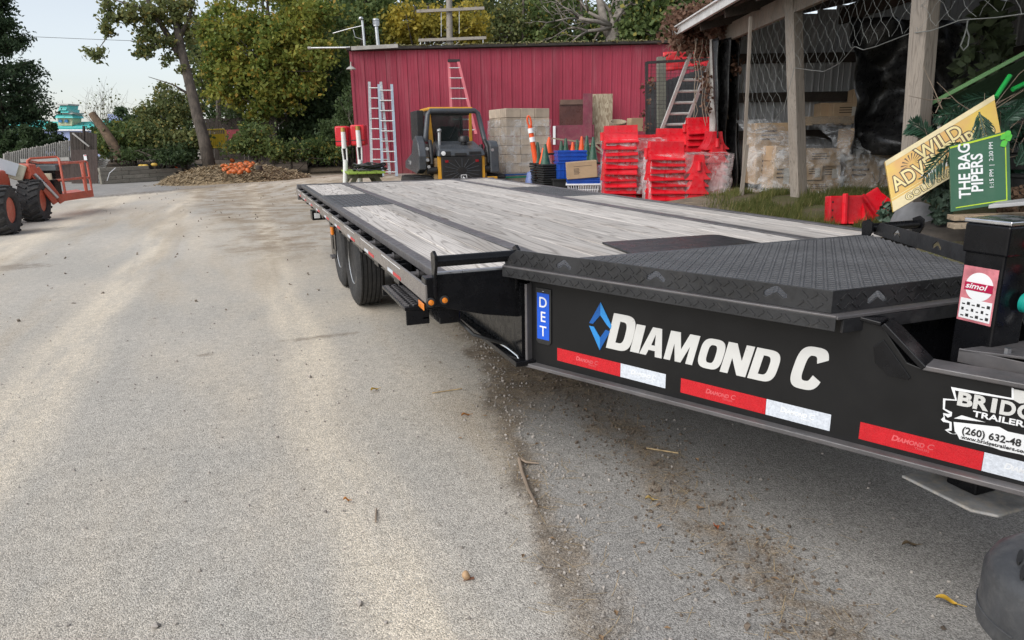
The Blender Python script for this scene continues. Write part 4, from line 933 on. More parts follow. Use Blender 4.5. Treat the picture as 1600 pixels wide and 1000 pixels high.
lp('seat', MB().bb(-.24,.20,1.12,1.24,1.15,1.62).bb(-.24,.20,1.2,1.6,1.05,1.18), BLKP, cab, bevel=.04); lp('joystick', MB().cyl((.26,1.45,1.15),(.26,1.42,1.42),.02,n=8).cyl((-.30,1.45,1.15),(-.30,1.42,1.42),.02,n=8), BLKP, cab)
lp('wiper', MB().bar((-.05,.925,1.34),(.12,.925,1.66), .012, .012), BLKP, cab)
lp('cab_roof', MB().bb(-.52,.48,.82,1.95,1.95,2.02), YEL, cab, bevel=.025)
lp('cab_pillar', MB().prism([(-.52,.88,1.02),(-.40,.88,1.02),(-.46,.9,1.95),(-.52,.9,1.95)], (0,.06,0)), YEL, cab, bevel=.01); lp('cab_pillar', MB().prism([(.40,.88,1.02),(.47,.88,1.02),(.47,.9,1.95),(.41,.9,1.95)], (0,.06,0)), YEL, cab, bevel=.01)
for k in range(4): lp('hose', MB().tube([(-.56,.30+k*.05,.62),(-.62,.22+k*.04,.80),(-.58,.26+k*.05,1.02),(-.54,.4+k*.05,1.16)], .016, 6), BLKP, smooth=True)
for x, z in ((-.72,1.15),(-.72,.92),(-.70,.78),(.70,1.1)): lp('pin', MB().cyl((x*1.0,.08,z),(x,.04,z),.035,n=10), GALV, smooth=True)
rp = [(-.66,.55,1.30),(-.58,.60,1.85),(-.52,.62,1.93),(.48,.62,1.93),(.54,.62,1.88),(.66,.55,1.30),(.70,.45,1.18)]
lp('guard_frame', MB().tube(rp, .055, 12), CHAR, smooth=True)
lp('side_screen', MB().bb(-.80,-.64,.75,1.55,1.32,1.95), DKB, bevel=.02)
for i in range(6):
    for j in range(3): lp('arm_mark', MB().bb(-.9032,-.902,1.15+i*.06-.02,1.15+i*.06+.02,.80+j*.03,.82+j*.03), WHT) if (i+j)%3 and i!=4 else None
lp('counterweight', MB().bb(.56,.78,-.02,.12,.36,.54), YEL, bevel=.01)
# ---- picnic table with a heap of black hose on it
TG = G(575,305,14.0); LIME = mat('lime_paint', (.24,.36,.045), .6, var=.2, vs=5, dirt=.3, dc=(.2,.2,.1)); OLDG = wood_mat('mossy_frame',(.13,.13,.085),(.07,.07,.05),grey=(.11,.11,.075),line=(.03,.03,.02))
pt = thing('picnic_table', 'weathered picnic table with lime green top and benches', 'picnic table', TG, YAW+R_(18), local=True)
zt_ = .76
for i in range(4): obj('top_board', MB().bb(-.36+i*.185,-.36+i*.185+.178,-.05,1.55,zt_-.04,zt_), LIME, pt, bevel=.006)
for s_ in (-1,1): obj('bench', MB().bb(s_*.72-.13,s_*.72+.13,-.1,1.6,.42,.46), LIME, pt, bevel=.006)
for y in (.15, 1.35):
    for s_ in (-1,1): obj('leg', MB().bar((s_*.62,y,.0),(s_*.16,y,zt_-.04), .09, .045, (0,1,0)), OLDG, pt)
    obj('bench_rail', MB().bb(-.84,.84,y+.05,y+.09,.33,.42), OLDG, pt); obj('top_rail', MB().bb(-.34,.34,y+.05,y+.09,.63,.72), OLDG, pt)
hm = MB(); HB = TG+UP*(zt_+.02)+Matrix.Rotation(YAW,3,'Z') @ Vector((.0,.35,0))
for k in range(9):
    r0 = rnd.uniform(.16,.30); ph = rnd.random()*6; hm.tube([HB+Vector((math.cos(t+ph)*r0*1.15, math.sin(t+ph)*r0, .012*k+.03*rnd.random()+.02*math.sin(3*t))) for t in np.linspace(0,2*math.pi,18)], .016, 6)
solo('hose_coil', hm, BLKP, 'heap of black hose coiled on the lime picnic table', 'hose', smooth=True)
# ---- two red tanks with white posts in front of them
REDT = mat('red_tank_plastic', (.58,.015,.025), .35, var=.12); WPO = mat('white_post_paint', (.74,.74,.72), .4, var=.08, dirt=.2)
BRASS = mat('brass_cap', (.50,.33,.10), .35, metal=.7)
for i, (px, side) in enumerate(((537,'left'),(560,'right'))):
    b = G(px,296,14.6); B = b
    t = thing('red_cushion_block', f'{side} of two upright red padded blocks behind the picnic table', 'block', VP(px+0,262,B+CF*.25), group='red padded blocks')
    a, c = VP(px-12+i,197-i*2,B+CF*.2), VP(px+10+i*3,229-i*1.5,B+CF*.2); cc = (a+c)/2
    obj('block', MB().box(cc, (abs((c-a).dot(CR))/2,.16,abs(c.z-a.z)/2*.98), Matrix.Rotation(YAW,3,'Z')), REDT, t, bevel=.03, smooth=True)
    obj('seam', MB().box(cc-UP*.10-CF*.16, (abs((c-a).dot(CR))/2*.97,.006,.008), Matrix.Rotation(YAW,3,'Z')), BLKP, t)
    obj('stand', MB().cyl(b+CF*.2, cc-UP*.1, .04, n=10), DKB, t)
    w_ = thing('white_post', f'{side} white post with brass cap in front of a red block', 'post', b, group='white posts with brass caps')
    p0, p1, p2, p3 = b, VP(px+3,252,B), VP(px+1+i*.5,232-i*2,B), VP(px-1,206-i*2.5,B)
    obj('sleeve', MB().tube([p2, p3], [.052,.045], 14), WPO, w_, smooth=True); obj('cap', MB().cyl(p3, p3+UP*.085, .047, n=14), BRASS, w_, smooth=True)
    obj('fork', MB().bar(p2-CR*.045, p1-CR*.035, .025, .05, CF).bar(p2+CR*.045, p1+CR*.035, .025, .05, CF), WPO, w_); obj('foot', MB().cyl(p0, p1+UP*.03, .05, n=12), WPO, w_, smooth=True)
# ---- pallet of banded blocks / cartons
CARD = mat('kraft_carton', (.44,.31,.19), .75, var=.15, vs=3, dirt=.12, rv=.14); CARDL = mat('pale_pallet_box', (.40,.325,.25), .7, var=.2, rv=.32)
film_s = NT('shrink_film')
def film_mat(name, alpha, tint=(.86,.88,.90), rough=.22):
    s = NT(name); t = s.t; tr_ = t.nodes.new('ShaderNodeBsdfTransparent'); mx = t.nodes.new('ShaderNodeMixShader')
    v = s.co(); w = s.noise(s.vec(v,(1,1,1)), 3.5, 5, .65, 1.2); f = s.ramp(w, .38, .72, alpha*.25, min(1, alpha*1.9))
    s.fin(tint, rough, 0, .6); s.bump(s.noise(v, 7, 5, .7, 1.5), .8, .05)
    t.links.new(f, mx.inputs[0]); t.links.new(tr_.outputs[0], mx.inputs[1]); t.links.new(s.bs.outputs[0], mx.inputs[2]); t.links.new(mx.outputs[0], s.out.inputs[0]); return s.m
FILM = film_mat('clear_film', .30); FILM2 = film_mat('cloudy_film', .26); FILM3 = film_mat('thin_stretch_wrap', .36, (.9,.84,.85))
def wrap_box(name, label, lo, hi, yaw, c, m=FILM, amp=.02, par=None):
    """film shell hugging a block: four crumpled sides and a top"""
    b = MB(); M0 = Matrix.Rotation(yaw,3,'Z'); x0,y0,z0 = lo; x1,y1,z1 = hi
    per = [(x0,y0),(x1,y0),(x1,y1),(x0,y1),(x0,y0)]
    nu, nv = 56, 20
    def fn(u, v):
        t = u*4; k = min(int(t),3); f = t-k; p = Vector((*per[k],0)).lerp(Vector((*per[k+1],0)), f); z = z0+(z1-z0)*v
        cx, cy = (x0+x1)/2, (y0+y1)/2; d = Vector((p.x-cx, p.y-cy, 0)).normalized(); n = noise.noise(Vector((p.x*5,p.y*5,z*7)))+.5*noise.noise(Vector((p.x*13,p.y*13,z*4)))
        return c + M0 @ (p + d*(.012+amp*(.5+n)) + UP*z)
    b.grid(fn, nu, nv)
    def ft(u, v): return c + M0 @ Vector((x0+(x1-x0)*u, y0+(y1-y0)*v, z1+.012+amp*noise.noise(Vector((u*5,v*5,2)))))
    b.grid(ft, 10, 10)
    return solo(name, b, m, label, 'plastic film', smooth='all')
PBk = G(812,292,16.8); yawp = YAW+R_(24)
def pal(name, label, c, yaw, w, d, h=.13, m=PALLW):
    o = thing(name, label, 'pallet', c, yaw, local=True)
    for i in range(6): obj('top_slat', MB().bb(-w/2+i*(w-.1)/5,-w/2+i*(w-.1)/5+.1,-d/2,d/2,h-.02,h), m, o)
    for x in (-w/2+.03, 0, w/2-.03): obj('runner', MB().bb(-w/2,w/2,x*d/w-.02,x*d/w+.02,.02,h-.021), m, o)
    for i in range(3): obj('bottom_slat', MB().bb(-w/2+i*(w-.1)/2,-w/2+i*(w-.1)/2+.1,-d/2,d/2,0,.019), m, o)
    return o
pal('pallet', 'wooden pallet under the tall wrapped block of cartons', PBk, yawp, 1.15, 1.05)
cw, cd, chh = .37, .34, .205
cm = obj('carton', MB().bb(-cw/2+.004,cw/2-.004,-cd/2+.004,cd/2-.004,0,chh-.006), CARDL, None, bevel=.008)
tag(cm, '', 'carton'); firstc = True
for k in range(8):
    for i in range(3):
        for j in range(3):
            if not (j == 0 or i == 0 or i == 2 or k == 7): continue
            if k > 5 and i == 2 and False: continue
            q = PBk + Matrix.Rotation(yawp,3,'Z') @ Vector(((i-1)*cw, (j-1)*cd, .132+k*chh))
            o = cm if firstc else cm.copy()
            if not firstc: COL.objects.link(o)
            firstc = False; o.location = q+Vector((rnd.uniform(-.006,.006),rnd.uniform(-.006,.006),0)); o.rotation_euler = (0,0,yawp+rnd.uniform(-.03,.03))
            row = ['front','middle','back'][j]; cl = ['left','centre','right'][i]
            tag(o, f'pale carton in the {row} {cl} column, {ORD[k]} layer of the tall wrapped block', 'carton', 'cartons of the tall wrapped block')
wrap_box('stretch_film', 'cloudy stretch film round the tall carton block by the red wall', (-.57,-.52,.14), (.57,.52,1.52), yawp, PBk, FILM2, .02)
for nm, z, cm_ in (('blue',.30,(.03,.12,.4)),('green',.24,(.01,.28,.16))):
    b = MB(); M0 = Matrix.Rotation(yawp,3,'Z')
    q = [(-.60,-.55),(.60,-.55),(.60,.55),(-.60,.55)]
    for k in range(4):
        a, c = q[k], q[(k+1)%4]; b.bar(PBk+M0@Vector((*a,z)), PBk+M0@Vector((*c,z)), .004, .035)
    solo('strap', b, mat(nm+'_strap', cm_, .4), f'{nm} strap round the foot of the tall carton block', 'strap')
# ---- tall channelizer post
DLB = G(846,296,14.0); ORA = mat('cone_orange', (.78,.09,.015), .42, var=.12, dirt=.15); GRC = mat('cone_green', (.028,.095,.06), .45, var=.18, dirt=.2); BBASE = mat('black_cone_base', (.012,.012,.012), .6, var=.3)
dl_ = thing('channelizer_post', 'tall orange traffic post with white bands and a loop top', 'traffic post', DLB)
dt = VP(828,196,DLB); ax = (dt-DLB).normalized(); Lp = (dt-DLB).length
obj('tube', MB().lathe([(.075,0),(.055,Lp*.5),(.045,Lp)], DLB, ax, 18), ORA, dl_, smooth=True)
for f in (.80,.92): obj('white_band', MB().lathe([(.058,0),(.054,.09)], DLB+ax*(Lp*f-.03), ax, 18), WHT, dl_, smooth=True)
obj('grip_loop', MB().tube([dt+Vector((0,0,0))+CR*.035*math.cos(t)+ax*(.08+.10*math.sin(t)) for t in np.linspace(0,2*math.pi,16)], .018, 8), ORA, dl_, smooth=True)
# ---- cones in their stacks
def cone(px, py, d, h, r, m, label, tilt=0, base=None):
    top = P(px, py, d); z0 = top.z-h; b = Vector((top.x, top.y, z0))
    o = thing('traffic_cone', label, 'cone', b)
    obj('cone', MB().lathe([(r,0),(r*.62,h*.4),(r*.24,h*.96),(r*.20,h),(r*.10,h)], b, UP+CR*tilt, 20), m, o, smooth=True)
    obj('base', MB().box(b-UP*.02, (r*1.35,r*1.35,.02), Matrix.Rotation(YAW+.3,3,'Z')), base or (BBASE), o, bevel=.01)
    return o
def stack(px, d, w, ztop_py, n, label):
    c = P(px, ztop_py, d); g0 = G(px, 300, d); H_ = c.z-gh(c.x, c.y); k = n
    o = thing('cone_base_stack', label, 'cone stack', (c.x, c.y, gh(c.x,c.y)))
    for i in range(k):
        z = gh(c.x,c.y)+H_*(i+.5)/k; obj('cone_base', MB().box((c.x+rnd.uniform(-.015,.015),c.y,z), (w/2,w/2,H_/k*.38), Matrix.Rotation(YAW+.3+rnd.uniform(-.1,.1),3,'Z')), BBASE, o, bevel=.01)
    return o
stack(843,13.8,.30,254,14,'left tower of black cone bases under a dark green cone'); stack(857,13.2,.36,256,15,'right tower of black cone bases under the big green cone')
cone(840,222,13.8,.40,.10,GRC,'dark green cone left of the tallest pair, over black bases')
cone(852,225,13.2,.42,.11,GRC,'large green cone on the nearest black base tower')
for px, py, d, h, m, lb in ((856,214,14.4,.32,ORA,'tilted orange cone leaning behind the near green cone'),(877,220,14.6,.40,GRC,'small green cone just behind the blue crates, left one'),(884,216,14.6,.42,GRC,'green cone just behind the blue crates, right one'),(895,222,14.4,.38,ORA,'short orange cone behind the blue crates'),(902,218,14.7,.42,GRC,'darkest green cone between two orange cones'),(909,213,14.6,.46,ORA,'tall orange cone right of the blue crates'),(917,212,14.3,.50,GRC,'tallest green cone at the right of the cone group'),(927,214,14.2,.50,GRC,'dark green cone nearest the red barrier stacks'),(849,231,13.6,.33,ORA,'narrow orange cone squeezed between two green cones')):
    cone(px, py, d, h, .105, m, lb, .10 if 'tilted' in lb else 0)
# ---- blue crates, carton, laundry basket, black bin
BLU = mat('crate_blue', (.008,.07,.40), .38, var=.15, vs=4); WPL = mat('basket_white', (.72,.73,.76), .4, var=.06)
def crate(px, py, d, w, dd, h, yaw, label, m=BLU, tiers=1, name='crate', tip=0.0):
    b = P(px, py, d); o = thing(name, label, 'crate', b, yaw, local=True); o.rotation_euler = (0, tip, yaw)
    th = .012
    for x0,x1,y0,y1,nm in ((-w/2,w/2,-dd/2,-dd/2+th,'side'),(-w/2,w/2,dd/2-th,dd/2,'side'),(-w/2,-w/2+th,-dd/2+th,dd/2-th,'end'),(w/2-th,w/2,-dd/2+th,dd/2-th,'end')): obj(nm, MB().bb(x0,x1,y0,y1,0,h), m, o)
    obj('floor', MB().bb(-w/2+th,w/2-th,-dd/2+th,dd/2-th,0,th), m, o)
    for z in (h-.02, h*.5): obj('rim', MB().plate([(-w/2-.012,-dd/2-.012),(w/2+.012,-dd/2-.012),(w/2+.012,dd/2+.012),(-w/2-.012,dd/2+.012)], [[(-w/2+.002,-dd/2+.002),(w/2-.002,-dd/2+.002),(w/2-.002,dd/2-.002),(-w/2+.002,dd/2-.002)]], (0,0,z), (1,0,0), (0,1,0), .018), m, o, bevel=.003)
    for i in range(7): obj('rib', MB().bb(-w/2+.04+i*(w-.08)/6-.006,-w/2+.04+i*(w-.08)/6+.006,-dd/2-.008,-dd/2,.01,h-.02), m, o)
    return o
crate(891,247,13.2,.54,.40,.07,YAW+.12,'middle of three flat blue crates stacked behind the carton'); crate(891,241,13.2,.54,.40,.07,YAW+.10,'top flat blue crate, highest of the stack'); crate(891,253,13.2,.52,.40,.07,YAW+.12,'lowest of three flat blue crates stacked behind the carton')
crate(889,278,13.2,.50,.40,.30,YAW+.12,'deep blue crate under the flat blue crates')
bn_ = G(881,300,13.25); solo('black_bin', MB().bb(-.24,.24,-.22,.22,0,.30).bb(-.26,.26,-.24,.24,.27,.30), BBASE, 'black plastic bin beneath the deep blue crate', 'bin', bevel=.01); COL.objects['black_bin'].location = Vector((bn_.x,bn_.y,P(889,278,13.2).z-.305)); COL.objects['black_bin'].rotation_euler = (0,0,YAW+.12)
crate(911,288,12.6,.58,.40,.12,YAW-.06,'blue crate sitting inside the white laundry basket'); 
cx_ = P(909,276,12.5); bx = thing('cardboard_box', 'brown cardboard box with small print on top of a blue crate', 'carton', cx_, YAW-.05, local=True); bx.rotation_euler = (0, -R_(4), YAW-.05)
obj('carton', MB().bb(-.27,.27,-.18,.18,-.02,.27), CARD, bx, bevel=.008)
for i in range(5): obj('print_line', MB().bb(-.14,-.05+.01*(i%2),-.1815,-.1803,.06+i*.022,.068+i*.022), BLKP, bx)
obj('print_line', MB().bb(-.14,.18,-.1815,-.1803,.19,.195), BLKP, bx)
lbk = P(911,303,12.6); lb = thing('laundry_basket', 'white slotted plastic laundry basket below the cardboard box', 'basket', lbk, YAW-.08, local=True)
for s_ in (-1,1):
    for i in range(13): x = -.26+i*.0433; obj('slat', MB().bar((x*.9,s_*.17,0),(x,s_*.205,.17), .014, .006, (0,1,0)), WPL, lb)
    for i in range(8): y = -.17+i*.0486; obj('slat', MB().bar((s_*.25,y*.9,0),(s_*.285,y,.17), .006, .014, (0,1,0)), WPL, lb)
obj('rim', MB().plate([(-.31,-.225),(.31,-.225),(.31,.225),(-.31,.225)], [[(-.285,-.2),(.285,-.2),(.285,.2),(-.285,.2)]], (0,0,.165), (1,0,0), (0,1,0), .03), WPL, lb, bevel=.008); obj('floor', MB().bb(-.25,.25,-.17,.17,0,.01), WPL, lb); obj('hoop', MB().plate([(-.275,-.19),(.275,-.19),(.275,.19),(-.275,.19)], [[(-.265,-.18),(.265,-.18),(.265,.18),(-.265,.18)]], (0,0,.08), (1,0,0), (0,1,0), .014), WPL, lb)
bag = G(833,298,14.1); solo('blue_bag', MB().blob(bag+UP*.28, (.16,.14,.30), 4, .25, 3, 2.5), mat('bluish_bag',(.12,.16,.33),.4,var=.25,vs=8), 'crumpled bluish plastic bundle left of the cone stacks', 'bag', smooth='all')
solo('water_bottle_pack', MB().blob(G(938,300,12.8)+UP*.30, (.10,.10,.28), 8, .3, 3, 3), film_mat('bottle_pack_film', .5, (.35,.5,.7)), 'bluish plastic wrapped bundle between crates and red barriers', 'bag', smooth='all')
# timber and odds behind the cones
for i, (x0,y0,x1,y1,d) in enumerate(((862,216,912,222,16.0),(902,228,945,222,15.4),(930,226,948,243,15),(906,222,940,240,15.6))):
    solo('loose_plank', MB().bar(P(x0,y0,d), P(x1,y1,d), .14, .03), PALLW, ['long pale plank lying behind the cones, leftmost','pale plank pointing at the red barriers','short plank slanting down beside the barriers','plank lying under the other planks by the cones'][i], 'plank')
solo('striped_carton', MB().box(P(992,195,14.2), (.13,.12,.13), Matrix.Rotation(YAW+.2,3,'Z')), CARD, 'small carton with green band behind the left red stack', 'carton', bevel=.006)
solo('round_basket', MB().lathe([(.12,0),(.16,.08),(.17,.13),(.15,.13),(.11,.03),(0,.03)], P(965,200,14.0), UP+CF*-.3, 20), PALLW, 'round woven basket behind the left red stack', 'basket', smooth=True)
# ---- stacks of nested red plastic barriers
BRED = mat('barrier_red', (.66,.010,.022), .36, var=.16, vs=3, dirt=.28, dc=(.52,.16,.16), rv=.14)
BRED.node_tree.nodes['Principled BSDF'].inputs['Subsurface Weight'].default_value = .0
def barrier_mesh(L, H_, bw):
    prof_ = [(bw,0),(bw,.016),(bw*.90,.026),(bw*.74,.055),(bw*.60,.09),(bw*.50,.14),(bw*.44,.20),(bw*.40,H_)]
    b = MB(); out = prof_+[(-x,z) for x, z in prof_[::-1]]
    k = len(out)
    for y in (-L/2, L/2): b.v += [(y, x, z) for x, z in out]
    b.f += [(i,i+1,k+i+1,k+i) for i in range(k-1)]
    b.f += [tuple(range(k)), tuple(range(k,2*k))[::-1]]
    me = mesh('barrier', b); me.materials.append(BRED); return me
bmA = barrier_mesh(.52,.27,.185); plm = MB().cyl((0,-.012,0),(0,.012,0),.012,n=10); hole_m = mesh('lifting_slot', MB().bb(-.05,.05,-.004,.004,-.012,.012)); hole_m.materials.append(BLKP); knob = mesh('connector', MB().cyl((-.035,0,-.08),(-.035,0,.05),.035,n=12).cyl((0,0,-.08),(0,0,.03),.03,n=12), True); knob.materials.append(BRED)
def bstack(c, yaw, n, col, pitch=.1, lean=0.0):
    for i in range(n):
        q = Vector(c)+UP*(pitch*i)+Matrix.Rotation(yaw,3,'Z')@Vector((lean*i,0,0)); top = i == n-1
        lv = 'topmost' if top else ORD[i]+('' if i == 0 else ' from bottom')
        o = thing('barrier', f'red plastic barrier, {lv} of the {col}', 'barrier', q, yaw+rnd.uniform(-.07,.07), 'stacked red barriers', local=True); o.location += Vector((rnd.uniform(-.018,.018),rnd.uniform(-.018,.018),0)); o.rotation_euler[0] = rnd.uniform(-.03,.03); o.rotation_euler[1] = rnd.uniform(-.035,.035)
        obj('shell', bmA, BRED, o)
        for s_ in ((-1,) if top else ()): inst('connector', knob, o, (s_*.26,0,.12))
        if top: inst('lifting_slot', hole_m, o, (0,-.056,.02))
yb = YAW
def BG(px, d, py=None): return G(px, 310, d)
pallz = .10
for px, d, col in ((1000,11.9,'left'),(1078,11.2,'right')):
    c = G(px,310,d); pal('pallet', f'wooden pallet beneath the {col} red barrier stacks', c-CF*-.3, YAW, 1.15, 1.0, .10)
def bpos(px, py, d): q = P(px,py,d); return q
bstack(bpos(967,311,11.5), YAW+.04, 10, 'leftmost column'); bstack(bpos(1005,312,11.9)-UP*0, YAW+.02, 9, 'second column from left'); bstack(bpos(1045,309,12.2), YAW+.02, 10, 'back column, middle')
bstack(bpos(1037,322,10.8), YAW+.06, 8, 'front column showing long sides')
bstack(bpos(1084,321,10.9), YAW+R_(84), 6, 'short end-on column in front'); bstack(bpos(1110,313,11.2), YAW+R_(86), 9, 'end-on front column at right'); bstack(bpos(1090,302,12.1), YAW+.05, 11, 'tallest column at the back'); bstack(bpos(1118,302,12.0), YAW+R_(87), 11, 'tall end-on column beside the black tarp')
wc = P(990,312,11.7); wrap_box('stretch_film', 'thin stretch film round the left red barriers', (-.50,-.30,.12), (.42,.28,.98), YAW+.03, wc, FILM3, .03)
wc = P(1075,322,10.95); wrap_box('stretch_film', 'thin stretch film round the front right red barriers', (-.66,-.25,.10), (.56,.28,.80), YAW+.05, wc, FILM3, .03)
# two loose barriers on the grass
for px, py, d, rot, lb_ in ((1317,350,7.0,(R_(-6),0,YAW+.1),'upright red barrier standing on the grass left of its toppled twin'),(1372,343,7.1,(R_(-24),R_(-30),YAW+.25),'toppled red barrier tilted on the grass by the yellow sign')):
    q = P(px,py,d)
    o = thing('barrier', lb_, 'barrier', q, 0, local=True); o.rotation_euler = rot
    obj('shell', MB().add([(x,y,z) for x,z in ((-.175,0),(.175,0),(.175,.28),(-.175,.28)) for y in (-.05,.05)], [(0,2,4,6),(1,7,5,3),(0,1,3,2),(4,5,7,6),(0,6,7,1),(2,3,5,4)]), BRED, o, bevel=.012)
    obj('ridge', MB().prism([(-.05,-.05,.0),(.01,-.05,.0),(-.005,-.085,.0),(-.035,-.085,.0)], (0,0,.30)), BRED, o, bevel=.008)
    obj('foot_flare', MB().prism([(.02,-.05,.0),(.172,-.05,.0),(.172,-.14,.0),(.02,-.14,.0)], (0,0,.02)), BRED, o, bevel=.006)
    obj('gusset', MB().add([(.165,-.05,.02),(.165,-.14,.02),(.165,-.05,.2),(.172,-.05,.02),(.172,-.14,.02),(.172,-.05,.2)], [(0,1,2),(3,5,4),(0,3,4,1),(1,4,5,2),(0,2,5,3)]), BRED, o)
    for z in (.07,.14,.22): obj('bolt_hole', MB().cyl((-.145,-.051,z),(-.145,-.0525,z),.010,n=10), BLKP, o)
# ================================================================ GOODS IN THE SHED, SIGNS, FOLIAGE PILE
def carton(px0, px1, py0, py1, d, dep, yaw, label, m=CARD, labelpanel=None, tape=True, group='cartons in the shed'):
    """front face fitted between two image corners at depth d"""
    a, b = P(px0, py1, d), P(px1, py1, d); B = (a+b)/2; zt = VP((px0+px1)/2, py0, B).z; w = (b-a).dot(CR); h = zt-B.z
    o = thing('carton', label, 'carton', B, YAW+yaw, group, local=True)
    obj('box', MB().bb(-w/2,w/2,0,dep,0,h), m, o, bevel=.01)
    if tape: obj('tape', MB().bb(-.03,.03,-.0015,dep+.001,h-.0005,h+.0015), mat_tape, o)
    if labelpanel:
        for k in range(3): obj('print_mark', MB().bb(-w*.32,w*(.1+.08*(k%2)),-.002,-.0008,h*(.40+k*.14),h*(.46+k*.14)), mat_print, o)
        if labelpanel == 2: obj('paper_label', MB().bb(w*.05,w*.36,-.003,-.0012,h*.2,h*.75), WHT2, o)
    return o
mat_tape = mat('packing_tape', (.42,.31,.19), .3); mat_print = mat('carton_print', (.09,.06,.04), .8); WHT2 = mat('aged_label', (.46,.43,.38), .6, var=.1)
for i, a in enumerate((
 (1178,1232,192,236,10.6,.5,.05,'wrapped carton with round blue mark, top of the left pallet load',1),(1178,1232,236,288,10.6,.5,.03,'wrapped carton at the foot of the left pallet load',1),
 (1258,1312,232,260,10.0,.45,-.06,'carton with dark print under torn film right of the middle post',1),(1258,1284,257,282,10.05,.4,-.04,'small carton with paper label below the printed one',2),(1282,1312,257,284,10.1,.4,-.02,'carton with white label beside the small one',2),(1255,1312,283,302,10.1,.45,0,'carton at floor level under the torn film',1),
 (1210,1236,228,252,9.9,.4,.1,'brighter carton left of the middle post',1),(1206,1236,252,296,10.0,.4,.05,'stacked carton low down left of the middle post',2),
 (1282,1350,160,186,11.2,.5,-.12,'long carton lying left on top of the pallets',1),(1302,1352,160,187,10.9,.5,-.18,'carton with paper label on top of the pallets',2),(1334,1384,138,163,10.9,.45,-.25,'highest carton at the back of the shed',2),(1354,1382,162,182,10.9,.45,-.22,'small carton under the highest one',2),
 (1330,1380,200,240,10.2,.5,.0,'large carton under the crumpled film, upper left',1),(1375,1422,205,245,10.2,.5,.05,'large carton under the crumpled film, upper right',1),(1318,1372,240,298,10.2,.5,.02,'large carton under the crumpled film, lower left',1),(1372,1424,245,298,10.25,.5,0,'large carton under the crumpled film, lower right',2))):
    carton(*a[:8], labelpanel=a[8])
mk = P(1220,202,10.55); solo('blue_logo_mark', MB().lathe([(.02,0),(.085,.0),(.085,.002),(.02,.002)], mk, -CF, 24, .7), mat('logo_navy',(.03,.04,.16),.5), 'round navy mark printed on wrapped carton by the post', 'emblem'); COL.objects['blue_logo_mark'].rotation_euler = (0,0,0)
pc = G(1300,300,11.1); pl_ = pal('pallet', 'wooden pallet lying on top of the wrapped loads', Vector((pc.x,pc.y,P(1300,196,11.0).z)), YAW-.15, 1.2, .9)
for px, lb in ((1205,'left wrapped cartons'),(1285,'printed cartons'),(1370,'film covered cartons')): c = G(px,300,10.3); pal('pallet', f'wooden pallet under the {lb} in the shed', c+CF*.3, YAW, 1.0, .9, .11)
def sheet(name, label, quad, d, dep, nu, nv, m, amp=.12, seed=0):
    """film thrown over goods: bulging front that rolls back over the top"""
    (xa,ya),(xb,yb),(xc,yc),(xd,yd) = quad
    def fn(u, v):
        x = (xa+(xb-xa)*u)*(1-v)+(xd+(xc-xd)*u)*v; y = (ya+(yb-ya)*u)*(1-v)+(yd+(yc-yd)*u)*v
        n = noise.noise(Vector((u*3.5+seed,v*3,seed)))+.6*noise.noise(Vector((u*9,v*8+seed,seed)))+.35*noise.noise(Vector((u*20+v*6,v*14,seed)))
        q = P(x+n*3, y, d) - CF*(amp*n+.10*math.sin(u*math.pi)-.05) + CF*(dep*max(0,.25-v)/.25)
        return q
    return solo(name, MB().grid(fn, nu, nv), m, label, 'plastic sheet', smooth='all')
sheet('plastic_sheet', 'torn clear film draped over the cartons behind the middle post', ((1222,206),(1318,214),(1326,302),(1182,300)), 9.75, .6, 46, 34, film_mat('torn_film', .26), .09, 1)
sheet('plastic_sheet', 'big crumpled clear sheet over the right hand cartons', ((1300,190),(1424,182),(1428,288),(1312,296)), 9.9, .7, 56, 40, film_mat('crumpled_film', .38), .13, 4)
sheet('plastic_sheet', 'film wrapped round the left pallet load in the shed', ((1168,186),(1240,184),(1238,300),(1170,300)), 10.2, .5, 36, 30, film_mat('left_load_film', .30), .06, 8)
# ---- yellow park sign
def flat(px, py, B, n): return onpl(px, py, B, n)
YB_ = P(1480,260,5.25); yn = (-CF*.90-CR*.25+UP*.34).normalized()
yq = [flat(*p, YB_, yn) for p in ((1396,331),(1383,252),(1553,148),(1568,205))]
# complete the hidden lower right corner so that the board is a rectangle
yq[3] = yq[0]+(yq[2]-yq[1])
ysn = thing('park_sign', 'yellow printed theme park sign leaning aslant on the heap', 'sign', yq[0])
ysm = NT('sign_yellow'); v_ = ysm.co(); n1 = ysm.noise(v_, 2.2, 5, .6); ysm.fin(ysm.mix(ysm.ramp(n1,.35,.68), (.72,.52,.12), (.62,.34,.16)), ysm.ramp(ysm.noise(v_,9,4),.3,.7,.3,.55))
obj('panel', MB().prism(yq, yn*-.03), ysm.m, ysn, bevel=.003)
yx, yy_ = (yq[3]-yq[0]).normalized(), (yq[1]-yq[0]).normalized(); YW, YH = (yq[3]-yq[0]).length, (yq[1]-yq[0]).length
if yx.cross(yy_).dot(yn) < 0: pass
def YS(u, v, o=.001): return yq[0]+yx*(u*YW)+yy_*(v*YH)+yn*o
YDK = mat('sign_dark_outline', (.10,.075,.06), .5); YLT = mat('sign_pale_yellow', (.78,.66,.33), .4); YPA = mat('sign_cream', (.72,.62,.38), .4)
def yrect(u0, u1, v0, v1, m, o=.001, name='print_band'): obj(name, MB().prism([YS(u0,v0,o),YS(u1,v0,o),YS(u1,v1,o),YS(u0,v1,o)], yn*.0006), m, ysn)
yrect(.0,1,.90,1.0,YPA); yrect(0,1,.0,.20,YPA); yrect(0,1,.235,.25,YLT)
